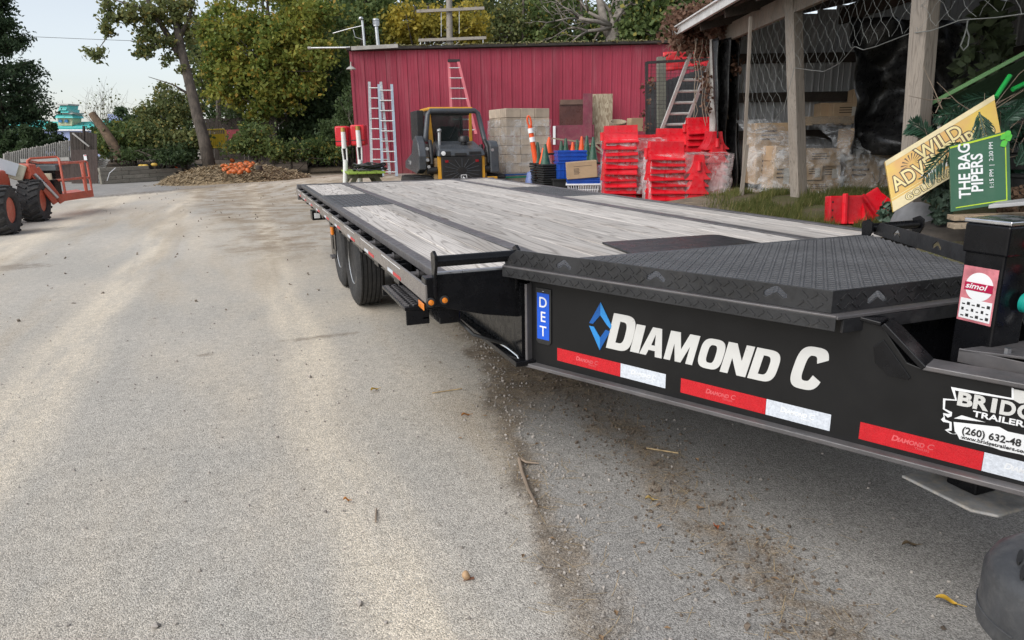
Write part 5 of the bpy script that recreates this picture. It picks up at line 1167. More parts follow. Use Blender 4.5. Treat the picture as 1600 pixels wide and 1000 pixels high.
def ytext(s, u, v, h, sx=1.0, m=YLT, ol=True, sh=.1, off=.02):
    if ol: text('lettering_outline', s, YDK, ysn, YS(u,v,.0022), yx, yy_, h*YH, off=off+.075, shear=sh, sx=sx, ext=.0003)
    text('lettering', s, m, ysn, YS(u,v,.0034), yx, yy_, h*YH, off=off, shear=sh, sx=sx, ext=.0003)
ytext('WILD', .30, .62, .24, 1.0); ytext('ADVENTURES', .05, .34, .26, .86); ytext('THEME PARK', .30, .25, .09, 1.3, WHT, False, 0, .03); ytext('GOLD SEASON', .13, .045, .12, 1.15, YLT, True, .1, .005)
# sun burst strokes
for k in range(11):
    a = R_(-20+k*20); c = Vector((.22,.66)); obj('sunburst_ray', MB().prism([YS(c.x+.03*math.cos(a),c.y+.06*math.sin(a),.001),YS(c.x+.10*math.cos(a-.06),c.y+.2*math.sin(a-.06),.001),YS(c.x+.10*math.cos(a+.06),c.y+.2*math.sin(a+.06),.001)], yn*.0008), YDK, ysn)
# ---- green band sign, turned on its side
GS = P(1532,268,4.95); gn = (-CF*.93-CR*.22+UP*.22).normalized()
gq = [flat(*p, GS, gn) for p in ((1486,331),(1580,317),(1577,203),(1484,228))]
gsn = thing('band_sign', 'green show sign with white lettering and clover leaning on the heap', 'sign', gq[0])
SGN = mat('sign_green', (.035,.115,.065), .45, var=.12, vs=3, dirt=.12, dc=(.2,.25,.2)); LIM = mat('sign_lime', (.45,.62,.03), .45); CLO = mat('clover_green', (.10,.52,.06), .45)
obj('panel', MB().prism(gq, gn*-.02), SGN, gsn, bevel=.002)
def GQ(u, v, o=.001): return gq[0].lerp(gq[1],u).lerp(gq[3].lerp(gq[2],u), v)+gn*o
def gline(a, b, w=.007): obj('border_line', MB().bar(GQ(*a), GQ(*b), w, .0012, gn), LIM, gsn)
gline((.0,.97),(.93,.97),.012); gline((.93,.97),(.93,.05)); gline((.93,.05),(.08,.05))
ex_, ey_ = (GQ(.3,.9)-GQ(.3,.1)).normalized(), (GQ(.1,.5)-GQ(.9,.5)).normalized(); GH_ = (gq[3]-gq[0]).length
text('lettering', 'THE BAG', WHT, gsn, GQ(.33,.16,.0015), ex_, ey_, .072, off=.03, sx=.92, ext=.0004); text('lettering', 'PIPERS', WHT, gsn, GQ(.54,.22,.0015), ex_, ey_, .072, off=.03, sx=.92, ext=.0004)
text('lettering', '1:15 PM  |  2:30 PM', WHT, gsn, GQ(.72,.24,.0015), ex_, ey_, .026, sx=1.1, ext=.0004)
for k, (u, v) in enumerate(((.90,.93),(.90,.83),(.98,.90))):
    pts = [(u+.055*math.cos(t)*(1+.25*math.sin(2*t)), v+.05*math.sin(t)*(1+.2*math.cos(2*t+k))) for t in np.linspace(0,2*math.pi,14)[:-1]]; obj('clover_leaf', MB().prism([GQ(a,b,.003) for a, b in pts], gn*.004), CLO, gsn)
pts = [(.965+.055*math.cos(t), .955+.04*math.sin(t)) for t in np.linspace(0,2*math.pi,12)[:-1]]; obj('clover_leaf', MB().prism([GQ(a,b,.004) for a, b in pts], gn*.004), CLO, gsn)
# ---- heap of artificial palm fronds, rock, planks, pots
FRN = mat('artificial_frond', (.022,.065,.038), .45, var=.35, vs=8, rv=.3); FRN2 = mat('grey_green_leaf', (.075,.12,.085), .6, var=.3, vs=9, rv=.25); TWIG = mat('dry_twig', (.26,.20,.15), .85, var=.3)
def frond(px, py, d, ang, L, droop, label, m=FRN, w=.13, n=24):
    o0 = P(px, py, d); dr = (CR*math.cos(ang)+UP*math.sin(ang)-CF*rnd.uniform(-.2,.5)).normalized()
    pts = [o0+dr*(L*t)-UP*(droop*t*t) for t in np.linspace(0,1,10)]
    b = MB()
    for i in range(n):
        t = (i+1)/n*.98; k = t*9; j = min(int(k),8); q = pts[j].lerp(pts[j+1],k-j); tg = (pts[j+1]-pts[j]).normalized(); sd = tg.cross(-CF).normalized()
        for s_ in (-1,1):
            ln = w*math.sin(math.pi*(.15+.8*t))*rnd.uniform(.8,1.2); tip = q+(sd*s_*.75+tg*.75).normalized()*ln-UP*ln*.25-CF*rnd.uniform(-.02,.05); wd = tg*.013
            md = q.lerp(tip,.5); b.add([q-wd*.3, md-wd+CF*.004, tip, md+wd+CF*.004], [(0,1,2,3)])
    o = thing('palm_frond', label, 'palm frond', o0, group='artificial palm fronds')
    obj('leaflets', b, m, o); obj('stem', MB().tube(pts, [.006]*9+[.002], 5), FRN, o)
    return o
fr_ = [(1460,255,5.6,R_(20),.42,.12,'frond hanging over the left end of the yellow sign'),(1500,222,5.6,R_(205),.36,.12,'frond drooping left from above the signs'),(1440,250,5.65,R_(195),.22,.05,'small frond at the left of the post foot'),(1470,200,5.7,R_(30),.5,.10,'long frond rising behind the yellow sign'),(1520,190,5.5,R_(150),.40,.16,'frond crossing the middle of the heap'),(1530,175,5.5,R_(-80),.22,.02,'frond hanging down over the yellow sign top'),(1570,190,5.4,R_(60),.4,.1,'frond rising at the right edge of the heap'),(1590,215,5.3,R_(150),.35,.2,'dark frond above the green sign'),(1550,170,5.6,R_(15),.45,.2,'frond reaching out at far right'),(1455,215,5.7,R_(130),.28,.1,'frond pointing up beside the right post'),(1595,170,5.5,R_(200),.40,.2,'frond behind the pale green bar'),(1480,245,5.5,R_(240),.26,.1,'frond tip dangling before the yellow sign'),(1588,260,5.4,R_(70),.45,.3,'dark frond right of the green sign'),(1560,150,5.7,R_(180),.5,.12,'frond lying along the pale green bar')]
for i, a in enumerate(fr_): frond(a[0], a[1], a[2]-(.5 if i in (1,5) else .1), *a[3:])
def bush(name, label, c, r, n, ls, m, cat='plant', seed=1):
    rs = np.random.RandomState(seed); b = MB()
    for i in range(n):
        u = rs.normal(size=3); u /= np.linalg.norm(u); q = Vector(c)+Vector((u[0]*r[0],u[1]*r[1],u[2]*r[2]))*rs.uniform(.45,1)**.5
        M0 = Euler(rs.uniform(0,6.28,3)).to_matrix(); s = ls*rs.uniform(.6,1.3)
        b.add([q+M0@Vector((-s*.45,0,0)), q+M0@Vector((0,-s*.6,.0)), q+M0@Vector((s*.45,0,.1*s)), q+M0@Vector((0,s*.9,.05*s))], [(0,1,2,3)])
    o = thing(name, label, cat, (c[0],c[1],c[2]-r[2])); obj('leaves', b, m, o); obj('stem', MB().tube([Vector(c)-UP*r[2], Vector(c)], .008, 5), TWIG, o); return o
bush('leafy_bunch', 'grey green artificial leaves hanging left of the green sign', P(1472,318,5.4), (.085,.07,.17), 150, .055, FRN2, 'foliage', 2)
bush('leafy_bunch', 'grey green leaves beside the toppled red barrier', P(1388,330,6.2), (.06,.08,.11), 70, .06, FRN2, 'foliage', 3)
bush('dark_foliage', 'dark dry foliage heaped behind the two signs', P(1560,240,6.0), (.55,.3,.30), 700, .07, FRN, 'foliage', 5)
bush('brown_foliage', 'brown dead twigs and leaves right of the green sign', P(1592,315,5.3), (.10,.2,.12), 220, .04, mat('dead_leaf',(.15,.09,.055),.9,var=.4,rv=.2), 'foliage', 6)
bush('vine_clump', 'climbing vine with yellowing leaves at the back right of the shed', P(1535,110,7.6), (.32,.25,.75), 420, .11, mat('vine_leaf',(.05,.07,.03),.7,var=.5,vs=5), 'vine', 7)
tw = MB()
for i in range(46):
    a = P(rnd.uniform(1440,1610), rnd.uniform(150,260), 5.5); d_ = Vector((rnd.uniform(-1,1),rnd.uniform(-.4,.4),rnd.uniform(-.4,1))).normalized()*rnd.uniform(.15,.45); tw.tube([a, a+d_*.5+UP*rnd.uniform(-.03,.05), a+d_], [.004,.003,.0015], 4)
solo('dry_twigs', tw, TWIG, 'tangle of thin dry twigs over the sign heap', 'twigs')
rk = P(1432,362,5.9); solo('grey_boulder', MB().blob(rk, (.27,.22,.22), 3, .28, 3, 1.4), mat('artificial_rock',(.20,.20,.205),.7,var=.3,vs=5,bump=.3,bs=14), 'grey artificial boulder under the yellow sign', 'boulder', smooth='all')
gbar = mat('pale_green_metal', (.16,.33,.13), .45, var=.12)
gp = thing('green_canopy', 'green sheet with pale green metal edge bar above the signs', 'canopy', P(1600,150,5.9)); obj('edge_bar', MB().bar(P(1452,163,5.8), P(1640,62,5.6), .03, .03), gbar, gp, bevel=.004)
obj('sheet', MB().prism([P(1460,166,5.85), P(1640,70,5.65), P(1640,150,6.3), P(1500,190,6.3)], CF*.008), mat('dark_green_sheet',(.035,.07,.035),.5,var=.2), gp)
for i, (a, b) in enumerate((((1556,152),(1578,118)),((1582,140),(1606,128)))): solo('green_tube', MB().cyl(P(*a,5.4), P(*b,5.4), .018, n=10), mat('bright_green_tube',(.02,.42,.08),.35) if i == 0 else bpy.data.materials['bright_green_tube'], ['bright green plastic tube sticking up behind the yellow sign','bright green plastic tube at the right frame edge'][i], 'tube', smooth=True)
solo('white_stick', MB().cyl(P(1466,225,5.4), P(1469,182,5.4), .013, n=8), mat('birch_stick',(.45,.42,.37),.8), 'pale upright stick before the yellow sign', 'stick', smooth=True)
solo('grey_bench_top', MB().prism([P(1544,326,4.6), P(1640,318,4.4), P(1640,311,4.7), P(1556,321,4.9)], UP*.025), mat('grey_tabletop',(.42,.42,.43),.5,var=.15), 'grey flat panel lying below the green sign', 'panel', bevel=.004)
for i, (y0, d) in enumerate(((340,5.0),(353,4.95))):
    solo('heap_plank', MB().bar(P(1485,y0,d), P(1620,y0-4,d-.1), .12, .035), PALLW, ['brown plank under the green sign, upper one','brown plank under the green sign, lower one'][i], 'plank', bevel=.003)
solo('dirt_mound', MB().blob(P(1530,352,5.6)-UP*.15, (.7,.45,.22), 9, .3, 3), mat('dark_soil',(.05,.042,.035),.95,var=.4,vs=8), 'mound of dark soil and debris carrying the signs', 'mound', smooth='all')
for i, (px,py) in enumerate(((1594,250),(1594,288))):
    q = P(px,py,5.6); solo('black_pot', MB().lathe([(.09,-.07),(.10,.05),(.115,.06),(.115,.08),(.10,.08),(.085,-.06),(0,-.06)], q, UP, 22), BBASE, ['upper black plant pot at the right edge of the heap','lower black plant pot at the right edge of the heap'][i], 'pot', smooth=True)
# ---- truck bumper corner at lower right
BUM = mat('grey_bumper_plastic', (.05,.052,.056), .42, var=.2, vs=9, dirt=.35, dc=(.16,.155,.15), bump=.12, bs=120); TRK = mat('truck_body_grey', (.12,.125,.13), .25, var=.05)
ct_ = Vector((1.36,.60,0)); trk = thing('pickup_truck', 'grey plastic rear bumper corner of the pickup truck hitched to the trailer', 'truck', (2.1,-1.6,0))
BX0, BY1 = 1.178, .795
def rc(r, cx, cy, a0, a1, n=10): return [(cx+r*math.cos(R_(a)), cy+r*math.sin(R_(a))) for a in np.linspace(a0, a1, n)]
bo = rc(.13,BX0+.13,BY1-.13,180,92,12)+rc(.13,3.04-.13,BY1-.13,88,0,12)+[(3.04,.28),(BX0,.28)]
zs = [(.44,.02),(.47,.0),(.575,.0),(.598,.008),(.612,.028),(.616,.055)]
bm_ = MB(); ctr = Vector((2.1,.42)); k = len(bo)
for z, ins in zs:
    for x, y in bo:
        dx, dy = ctr.x-x, ctr.y-y; L = math.hypot(dx,dy); f = ins/max(L,.01)*3 if False else ins
        bm_.v.append((x+ (f if x < 2.1 else -f), y-(f if y > .3 else -f*0), z))
for i in range(len(zs)-1): bm_.f += [(i*k+j, i*k+(j+1)%k, (i+1)*k+(j+1)%k, (i+1)*k+j) for j in range(k)]
bm_.f += [tuple(range(k))[::-1], tuple((len(zs)-1)*k+j for j in range(k))]
bmp = obj('rear_bumper', bm_, BUM, trk, smooth=True)
for px, py in ((1594,869),(1599,893),(1620,858),(1625,884),(1632,910)):
    q = atz(px,py,.6165); el = [(q.x+.022*math.cos(t)+.008*math.sin(t), q.y+.009*math.sin(t)+.010*math.cos(t)) for t in np.linspace(0,2*math.pi,16)[:-1]]; obj('grip_slot', MB().prism([(a,b,.612) for a, b in el], (0,0,.0055)), BLKP, bmp)
ridge = [(x+(.045 if x < 2.1 else -.045), y-(.045 if y > .3 else 0), .6155) for x, y in bo]; obj('moulded_ridge', MB().tube(ridge, .005, 6), BUM, bmp, smooth=True)
seam_ = [(x-(.001 if x < 2.1 else -.001), y+(.001 if y > .3 else 0), .50) for x, y in bo[:24]]; obj('parting_line', MB().tube(seam_, .0018, 5), BUM, bmp)
obj('tailgate', MB().bb(1.25,2.95,.17,.25,.70,1.22), TRK, trk, bevel=.03); obj('bed_side', MB().bb(1.16,1.245,-1.9,.23,.62,1.24), TRK, trk, bevel=.03); obj('bed_side', MB().bb(2.955,3.04,-1.9,.23,.62,1.24), TRK, trk, bevel=.03); obj('bed_floor', MB().bb(1.25,2.95,-1.9,.16,.66,.69), BLK, trk); obj('hitch_bar', MB().bb(1.91,1.99,.20,.45,.47,.53), BLK, trk, bevel=.005)
for x in (1.18, 2.78): obj('wheel', MB().lathe([(.20,0),(.36,.01),(.40,.04),(.40,.20),(.36,.24),(.2,.25)], (x,-.9,.40), (1,0,0), 36), RUB, trk, smooth=True)
# ================================================================ LEFT SIDE: BOOM LIFT, FENCES, FAR BUILDINGS
ORL = mat('lift_orange', (.52,.10,.055), .45, var=.15, vs=4, dirt=.3, dc=(.42,.22,.16)); CRM = mat('lift_cream', (.60,.56,.42), .5, var=.1, dirt=.25); LPL = mat('lift_panel_pale', (.58,.62,.66), .4, var=.06)
WB = G(52,345,13.0); bl_ = thing('boom_lift', 'orange boom lift with chunky tyres and tube basket at far left', 'boom lift', WB)
ax_w = (CR*.96+CF*.28-UP*.03).normalized(); fwd_w = Vector((-ax_w.y, ax_w.x, 0)).normalized()
TYR = mat('lift_tyre', (.03,.03,.031), .8, var=.25, dirt=.25, dc=(.16,.14,.12))
def lwheel(c, r, w):
    wh = obj('wheel', MB().lathe([(0,w*.30),(r*.16,w*.30),(r*.18,w*.18),(r*.40,w*.14),(r*.46,w*.34),(r*.52,w*.36)], c, ax_w, 28), ORL, bl_, smooth=True)
    obj('tyre', MB().lathe([(r*.5,-w*.4),(r*.72,-w*.5),(r*.90,-w*.46),(r*.95,-w*.3),(r*.96,0),(r*.95,w*.3),(r*.90,w*.46),(r*.72,w*.5),(r*.54,w*.42),(r*.5,w*.3)], c, ax_w, 36), TYR, wh, smooth=True)
    b = MB(); n = 18; a = ax_w.cross(UP).normalized(); u = a.cross(ax_w).normalized()
    for s_ in (-1,1):
        for k in range(n):
            for seg_ in range(3):
                f0, f1 = seg_/3, (seg_+1)/3
                t0, t1 = (k+.5*(s_>0)+f0*.75)*2*math.pi/n, (k+.5*(s_>0)+f1*.75)*2*math.pi/n
                def pt(f, t, rr): return Vector(c)+ax_w*(s_*w*(.03+.45*f))+(a*math.cos(t)+u*math.sin(t))*rr
                r_in = lambda f: r*(.955-.05*max(0,f-.75)/.25)
                p0, p1 = pt(f0,t0,r*.985-.02*r*f0*f0), pt(f1,t1,r*.985-.03*r*f1*f1)
                b.bar(p0, p1, r*.11, r*.07, (p0-Vector(c)))
    obj('tread_lug', b, TYR, wh, kind='stuff')
    for k in range(6): t = k*math.pi/3; a = ax_w.cross(UP).normalized(); q = Vector(c)+ax_w*(w*.17)+(a*math.cos(t)+UP*math.sin(t))*r*.26; obj('lug_nut', MB().cyl(q, q+ax_w*.03, .02, n=6), CRM, wh)
r1 = .385; c1 = P(54,316,13.0); c1.z = gh(c1.x,c1.y)+r1; lwheel(c1, r1, .36)
c2 = P(2,334,10.9); c2.z = gh(c2.x,c2.y)+r1; lwheel(c2, r1, .36)
off = ax_w*-.95
for c in (c1, c2): lwheel(c+off*1.55, r1, .36)
obj('chassis', MB().bar(c1-ax_w*.75+UP*.02, c2-ax_w*.75+UP*.02, .55, .26), ORL, bl_, bevel=.02)
for c in (c1, c2): obj('axle', MB().bar(c-ax_w*.1, c-ax_w*1.4, .14, .14), ORL, bl_, bevel=.01)
D1 = 12.6
obj('boom', MB().bar(P(-80,236,12.2), P(38,272,12.9), .26, .30), CRM, bl_, bevel=.02)
obj('boom_panel', MB().bar(P(-80,234,12.05), P(27,266,12.70), .02, .235), LPL, bl_)
obj('turntable', MB().bar(P(-120,290,12.3), P(-10,290,12.3), .9, .5), ORL, bl_, bevel=.03)
obj('knuckle', MB().plate([(-.07,-.14),(.10,-.14),(.15,-.05),(.12,.13),(-.07,.15)], [], P(42,268,12.95)-CF*.1, CR, UP, -.2), ORL, bl_, bevel=.015)
for o_ in (-.10,.10): obj('jib_arm', MB().bar(P(51,263,12.95)+CF*o_, P(92,317,13.4)+CF*o_, .05, .10), ORL, bl_, bevel=.006)
obj('jib_cylinder', MB().cyl(P(54,272,12.9), P(90,309,13.3), .03, n=10), GALV, bl_, smooth=True)
# basket of tubes
DBs = 13.9
def TB(*pts, r=.022, nm='basket_tube'): obj(nm, MB().tube([P(*p) for p in pts], r, 8), ORL, bl_, smooth=True)
TB((43,262,13.2),(43,251,13.2),(47,248,13.2),(88,245,13.5),(92,248,13.5),(102,302,13.5)); TB((93,256,13.5),(133,252,14.6),(136,254,14.6),(144,300,14.6)); TB((97,281,13.5),(139,277,14.6)); TB((126,254,14.4),(134,298,14.4)); TB((129,254,14.1),(136,300,14.2)); TB((43,251,13.2),(60,254,14.4),(126,254,14.9)); TB((75,284,13.5),(97,281,13.5))
obj('toe_board', MB().bar(P(90,310,13.4), P(145,302,14.6), .03, .14), ORL, bl_, bevel=.004); obj('floor', MB().prism([P(88,313,13.4),P(145,304,14.6),P(120,298,15.2),P(70,305,14.0)], UP*.03), ORL, bl_)
obj('control_box', MB().box(P(75,268,13.6), (.20,.12,.14), Matrix.Rotation(YAW,3,'Z')), BLK, bl_, bevel=.02); obj('console_lid', MB().box(P(73,262,13.55), (.26,.14,.055), Matrix.Rotation(YAW,3,'Z')), mat('slate_grey_box',(.10,.115,.12),.5), bl_, bevel=.01); obj('manual_box', MB().box(P(73,276,13.35), (.09,.02,.06), Matrix.Rotation(YAW,3,'Z')), CRM, bl_, bevel=.004); obj('basket_mount', MB().box(P(85,294,13.5), (.08,.10,.16), Matrix.Rotation(YAW,3,'Z')), BLK, bl_, bevel=.01)
# ---- picket fence, brown board fence and gate
PICK = wood_mat('grey_picket', (.40,.38,.35), (.28,.26,.235), 1.0, grey=(.34,.325,.30), ax='Z'); BRF = mat('brown_fence_paint', (.055,.036,.03), .7, var=.2, vs=4, stretch=(1,1,.3))
fb0, fb1 = P(6,262,26), P(114,250,27); 
pf = thing('picket_fence', 'weathered grey picket fence on the slope behind the boom lift', 'fence', fb0)
for i in range(34):
    t = i/33; x = 6+t*107; d = 26+t*1; yb, yt = 272-t*20, 239-t*21
    a = P(x,yb,d); b_ = onpl(x-.2,yt,a,CF); obj('picket', MB().bar(a+UP*rnd.uniform(-.02,.02), b_+UP*rnd.uniform(-.03,.03), .056, .018, CF), PICK, pf)
for k in (.25,.8): obj('fence_rail', MB().bar(P(6,272-33*k,26.1), P(113,252-34*k,27.1), .05, .03), PICK, pf)
BF = G(135,283,25.5); gz = BF.z
bf = thing('brown_gate', 'dark brown board gate with a small white notice', 'gate', BF)
for i in range(9):
    x = 113.5+i*4.6; a = Vector((*VP(x,282,BF).xy,gz)); obj('board', MB().bar(a, VP(x,234,BF), .105, .025, CF), BRF, bf, bevel=.003)
obj('notice', MB().box(VP(134,246,BF)-CF*.03, (.055,.005,.095), Matrix.Rotation(YAW,3,'Z')), WHT, bf); obj('notice_print', MB().box(VP(134,243,BF)-CF*.037, (.04,.002,.012), Matrix.Rotation(YAW,3,'Z')), REDP, bf)
BF2 = BF+CF*.6; bw = thing('brown_fence', 'low brown board fence running left from the brown gate', 'fence', VP(80,283,BF2))
for i in range(17): x = 34+i*4.8; obj('board', MB().bar(VP(x,290,BF2), VP(x,252,BF2), .108, .025, CF), BRF, bw)
obj('ledge', MB().bar(VP(36,251,BF2), VP(112,248,BF2), .3, .12), GREYT, bw)
BF3 = BF+CF*.9; rf = thing('broken_fence', 'dark broken fence panel slumping right above the brown gate', 'fence', VP(128,250,BF3))
for i in range(9): x = 112+i*4.4; obj('board', MB().bar(VP(x+2,255,BF3), VP(x-1+i*.4,206+i*i*.10-(i>4)*3,BF3), .10, .02, CF), DARKW, rf)
obj('fallen_rail', MB().bar(VP(116,208,BF3)-CF*.1, VP(142,229,BF3)-CF*.1, .05, .05), GREYT, rf); obj('post', MB().bar(VP(131,235,BF3), VP(131,197,BF3), .07, .07, CF), DARKW, rf)
# timber retaining wall, individual sleepers
RW0, RW1 = G(157,284,25.2), G(285,282,27.5); rw = thing('timber_wall', 'low retaining wall of stacked mossy timbers', 'retaining wall', RW0)
SLP = wood_mat('mossy_sleeper', (.26,.24,.20), (.15,.14,.11), 1.0, grey=(.21,.20,.165), line=(.07,.06,.05))
dv = (RW1-RW0); L3 = dv.length
for k in range(4):
    n = 3
    for i in range(n):
        o0 = (k%2)*.25; a = RW0+dv*max(0,(i-o0)/n+.002); b_ = RW0+dv*min(1,(i+1-o0)/n-.002)
        if k == 3 and i == 2: continue
        obj('sleeper', MB().bar(a+UP*(.07+k*.145), b_+UP*(.07+k*.145), .16, .14), SLP, rw, bevel=.012)
solo('white_strap', MB().tube([VP(171,282,RW0)-CF*.15, VP(176,270,RW0)-CF*.2, VP(183,262,RW0)-CF*.1], .012, 5), WPL, 'pale strap hanging down over the timber wall', 'strap')
lt = G(168,262,26.5); la_ = thing('slatted_panel', 'dark slatted panel lying tilted behind the brown gate', 'panel', lt)
for i in range(5): obj('slat', MB().bar(VP(152,246+i*3.6,lt), VP(170-i*1.2,252+i*2.5,lt), .05, .05), GREYT, la_)
# earth behind the wall
def bank(u, v):
    q = P(150+u*330, 262-u*6, 26.5+v*8+u*2.5); return Vector((q.x,q.y, gh(q.x,q.y)+.50*min(1,v*3+.0+.5*(1-u))*(1-u*.55)+.12*noise.noise(Vector((u*9,v*5,1)))))
tag(obj('earth_bank', MB().grid(bank, 50, 16), mat('leafy_earth',(.085,.062,.042),.95,var=.5,vs=3,bump=.5,bs=30), smooth='all'), kind='structure')
# straw and stalk heap with pumpkins
HC = G(372,280,25.6)
def hz(l, e): q = HC+CR*l+CF*e; k = max(0, 1-(l/2.75)**2-(e/2.6)**2); return gh(q.x,q.y)-.04+.60*k**.85*(1-.16*l/2.75)+.07*noise.noise(Vector((l*2.2,e*2.2,3)))*min(1,k*4)
def heap(u, v):
    l, e = (u-.5)*5.5, (v-.5)*5.2; q = HC+CR*l+CF*e; return Vector((q.x,q.y,hz(l,e)))
def onheap(px, py):
    for d in np.arange(22.5, 28.5, .08):
        q = P(px,py,d); w_ = q-HC
        if q.z < hz(w_.dot(CR), w_.dot(CF))+.05: break
    return q
STRW = mat('straw_heap', (.21,.155,.09), .95, var=.45, vs=9, bump=.9, bs=26)
hp = thing('stalk_heap', 'heap of dry corn stalks and chips dumped beside the trees', 'heap', HC); obj('mass', MB().grid(heap, 46, 24), STRW, hp, smooth='all')
b = MB()
for i in range(2600):
    u, v = rnd.uniform(.04,.96), rnd.uniform(.04,.7); q = heap(u,v)+UP*.02; a = rnd.random()*6.28; d_ = Vector((math.cos(a),math.sin(a),rnd.uniform(-.25,.45)))*rnd.uniform(.06,.22); n = d_.cross(UP).normalized()*.016
    b.add([q-d_-n, q+d_-n, q+d_+n, q-d_+n], [(0,1,2,3)])
obj('stalks', b, mat('stalks_tan', (.33,.25,.15), .9, var=.5, vs=20), hp, kind='stuff')
PUM = mat('pumpkin_skin', (.52,.12,.022), .5, var=.2, vs=6, rv=.22)
pmesh = MB().lathe([(.02,-.09),(.08,-.085),(.12,-.04),(.13,.0),(.115,.05),(.07,.085),(.02,.075),(0,.07)], (0,0,0), UP, 20, 1, lambda k,n: 1-.07*(k%4==0)); pmm_ = mesh('pumpkin', pmesh, 'all'); pmm_.materials.append(PUM); stm = mesh('stalk', MB().tube([(0,0,.07),(.01,0,.11),(.03,0,.13)], [.02,.014,.016], 6)); stm.materials.append(STRW)
pks = [(376,258),(384,254),(390,261),(396,256),(371,263),(380,265),(388,267),(362,267),(367,269),(373,266),(359,263),(354,260),(349,259),(362,258),(365,262),(392,258),(358,270),(369,258),(375,270),(381,260),(351,265),(387,257),(363,251),(378,262)]
for i, (px, py) in enumerate(pks):
    q = onheap(px,py); s_ = rnd.uniform(.6,1.05)
    o = thing('pumpkin', 'orange pumpkin lying in the heap of dry corn stalks', 'pumpkin', q, rnd.random()*6, 'pumpkins on the stalk heap', local=True); o.rotation_euler = (rnd.uniform(-.9,.9),rnd.uniform(-.9,.9),rnd.random()*6); o.scale = (s_,s_,s_*rnd.uniform(.75,.95))
    obj('flesh', pmm_, PUM, o); obj('stalk', stm, STRW, o)
for i, (px,py) in enumerate(((221,259),(227,259),(241,257))): q = P(px,py,26.4); solo('yellow_squash', MB().lathe([(.02,-.06),(.09,-.05),(.12,0),(.08,.05),(0,.06)], q, UP, 14), mat('squash_yellow',(.55,.36,.06),.5) if i == 0 else bpy.data.materials['squash_yellow'], ['leftmost yellow squash on the timber wall','second yellow squash on the timber wall','third yellow squash on the timber wall, apart'][i], 'squash', smooth=True)
solo('orange_flag', MB().prism([P(272,258,27.5),P(279,263,27.5),P(276,266,27.5)], CF*.02), ORA, 'small orange plastic scrap at the end of the timber wall', 'scrap')
solo('black_stump_post', MB().tube([P(268,262,27.3), P(264,235,27.3)], [.10,.11], 12), DARKW, 'charred dark post standing above the timber wall', 'post')
solo('cut_log', MB().tube([P(188,250,26.8), P(176,224,26.8), P(163,204,26.8), P(151,188,26.8), P(144,178,26.8)], [.20,.185,.165,.15,.14], 14), mat('log_bark',(.12,.08,.05),.9,var=.4,vs=7,bump=.6,bs=12), 'thick leaning log with pale sawn end among bushes', 'log', smooth=True)
for i, (x0,y0,x1,y1,d) in enumerate(((298,268,316,276,26),(304,266,322,264,26.4))): solo('rubble_plank', MB().bar(P(x0,y0,d), P(x1,y1,d), .2, .08), GREYT, ['dark plank tipping off the left end of the stalk heap','dark plank lying behind the tipping plank'][i], 'plank')
kg = onheap(405,265); solo('stump', MB().lathe([(.12,-.12),(.12,.12),(.10,.14),(0,.14)], kg, UP, 14), DARKW, 'small dark stump right of the pumpkins', 'stump', smooth=True)
# yellow crowd barrier
YBR = mat('barrier_yellow', (.55,.38,.02), .5, var=.1); yb0 = P(340,229,31)
yb_ = thing('crowd_barrier', 'yellow tubular crowd barrier between the tree trunks', 'crowd barrier', yb0)
def yp(x, y): return VP(x, y, yb0)
obj('frame', MB().tube([yp(322,231),yp(320,206),yp(322,203),yp(350,202),yp(353,205),yp(354,231),yp(322,231)], .03, 8), YBR, yb_, smooth=True)
for i in range(10): obj('bar', MB().cyl(yp(324+i*3,203), yp(324+i*3.1,231), .012, n=6), YBR, yb_)
obj('panel', MB().prism([yp(326,210),yp(350,209),yp(353,230),yp(327,230)], CF*.02), YBR, yb_)
# dark fence behind trees + red stuff
DF = P(395,232,36); df = thing('dark_board_fence', 'black board fence behind the trunks left of the red building', 'fence', VP(370,235,DF))
for i in range(38):
    x = 318+i*6.7; obj('board', MB().bar(VP(x,262,DF), VP(x,186-rnd.random()*2-(x-318)*.02,DF), .20, .03, CF), DARKW, df)
solo('red_awning', MB().prism([VP(352,203,DF-CF*.5),VP(410,200,DF-CF*.5),VP(412,216,DF-CF*.8),VP(352,218,DF-CF*.8)], CF*.05), mat('dull_red_cloth',(.22,.02,.03),.7,var=.3), 'dull red panel glimpsed between trunks before the dark fence', 'panel')
# ---- turquoise roofed hall with cupola
TQ = mat('turquoise_roof', (.06,.50,.47), .5, var=.12, vs=1, dirt=.15); LAV = mat('lavender_wall', (.36,.42,.66), .7, var=.06); CRW = mat('cream_wall', (.62,.56,.36), .7); BWN = mat('blue_window', (.03,.18,.40), .3)
HB_ = P(110,240,75); hall = thing('turquoise_hall', 'far hall with turquoise roof and little stepped cupola', 'building', HB_)
def hp_(x, y, o=0.0): return VP(x, y, HB_)+CF*o
obj('wall', MB().prism([hp_(-70,250),hp_(172,250),hp_(172,202),hp_(-70,202)], CF*8), LAV, hall)
obj('eave', MB().prism([hp_(-72,202,-.4),hp_(174,202,-.4),hp_(174,204.5,-.4),hp_(-72,204.5,-.4)], CF*.3), WHT, hall)
ro = [hp_(-72,202,-.3),hp_(174,202,-.3)]+[hp_(174-i*14,188.5-1.5*math.sin(i*.7)+.6*math.sin(i*2.1),4) for i in range(18)]
obj('roof', MB().prism(ro, CF*.4), TQ, hall)
for i in range(5): obj('roof_seam', MB().cyl(hp_(-70,200-i*2.4,-.2+i*.75), hp_(172,200-i*2.4+.6*math.sin(i),-.2+i*.75), .06, n=5), TQ, hall)
cu_ = obj('cupola', MB().prism([hp_(82,196,1),hp_(103,196,1),hp_(105,182,1),hp_(80,182,1)], CF*1.6), CRW, hall)
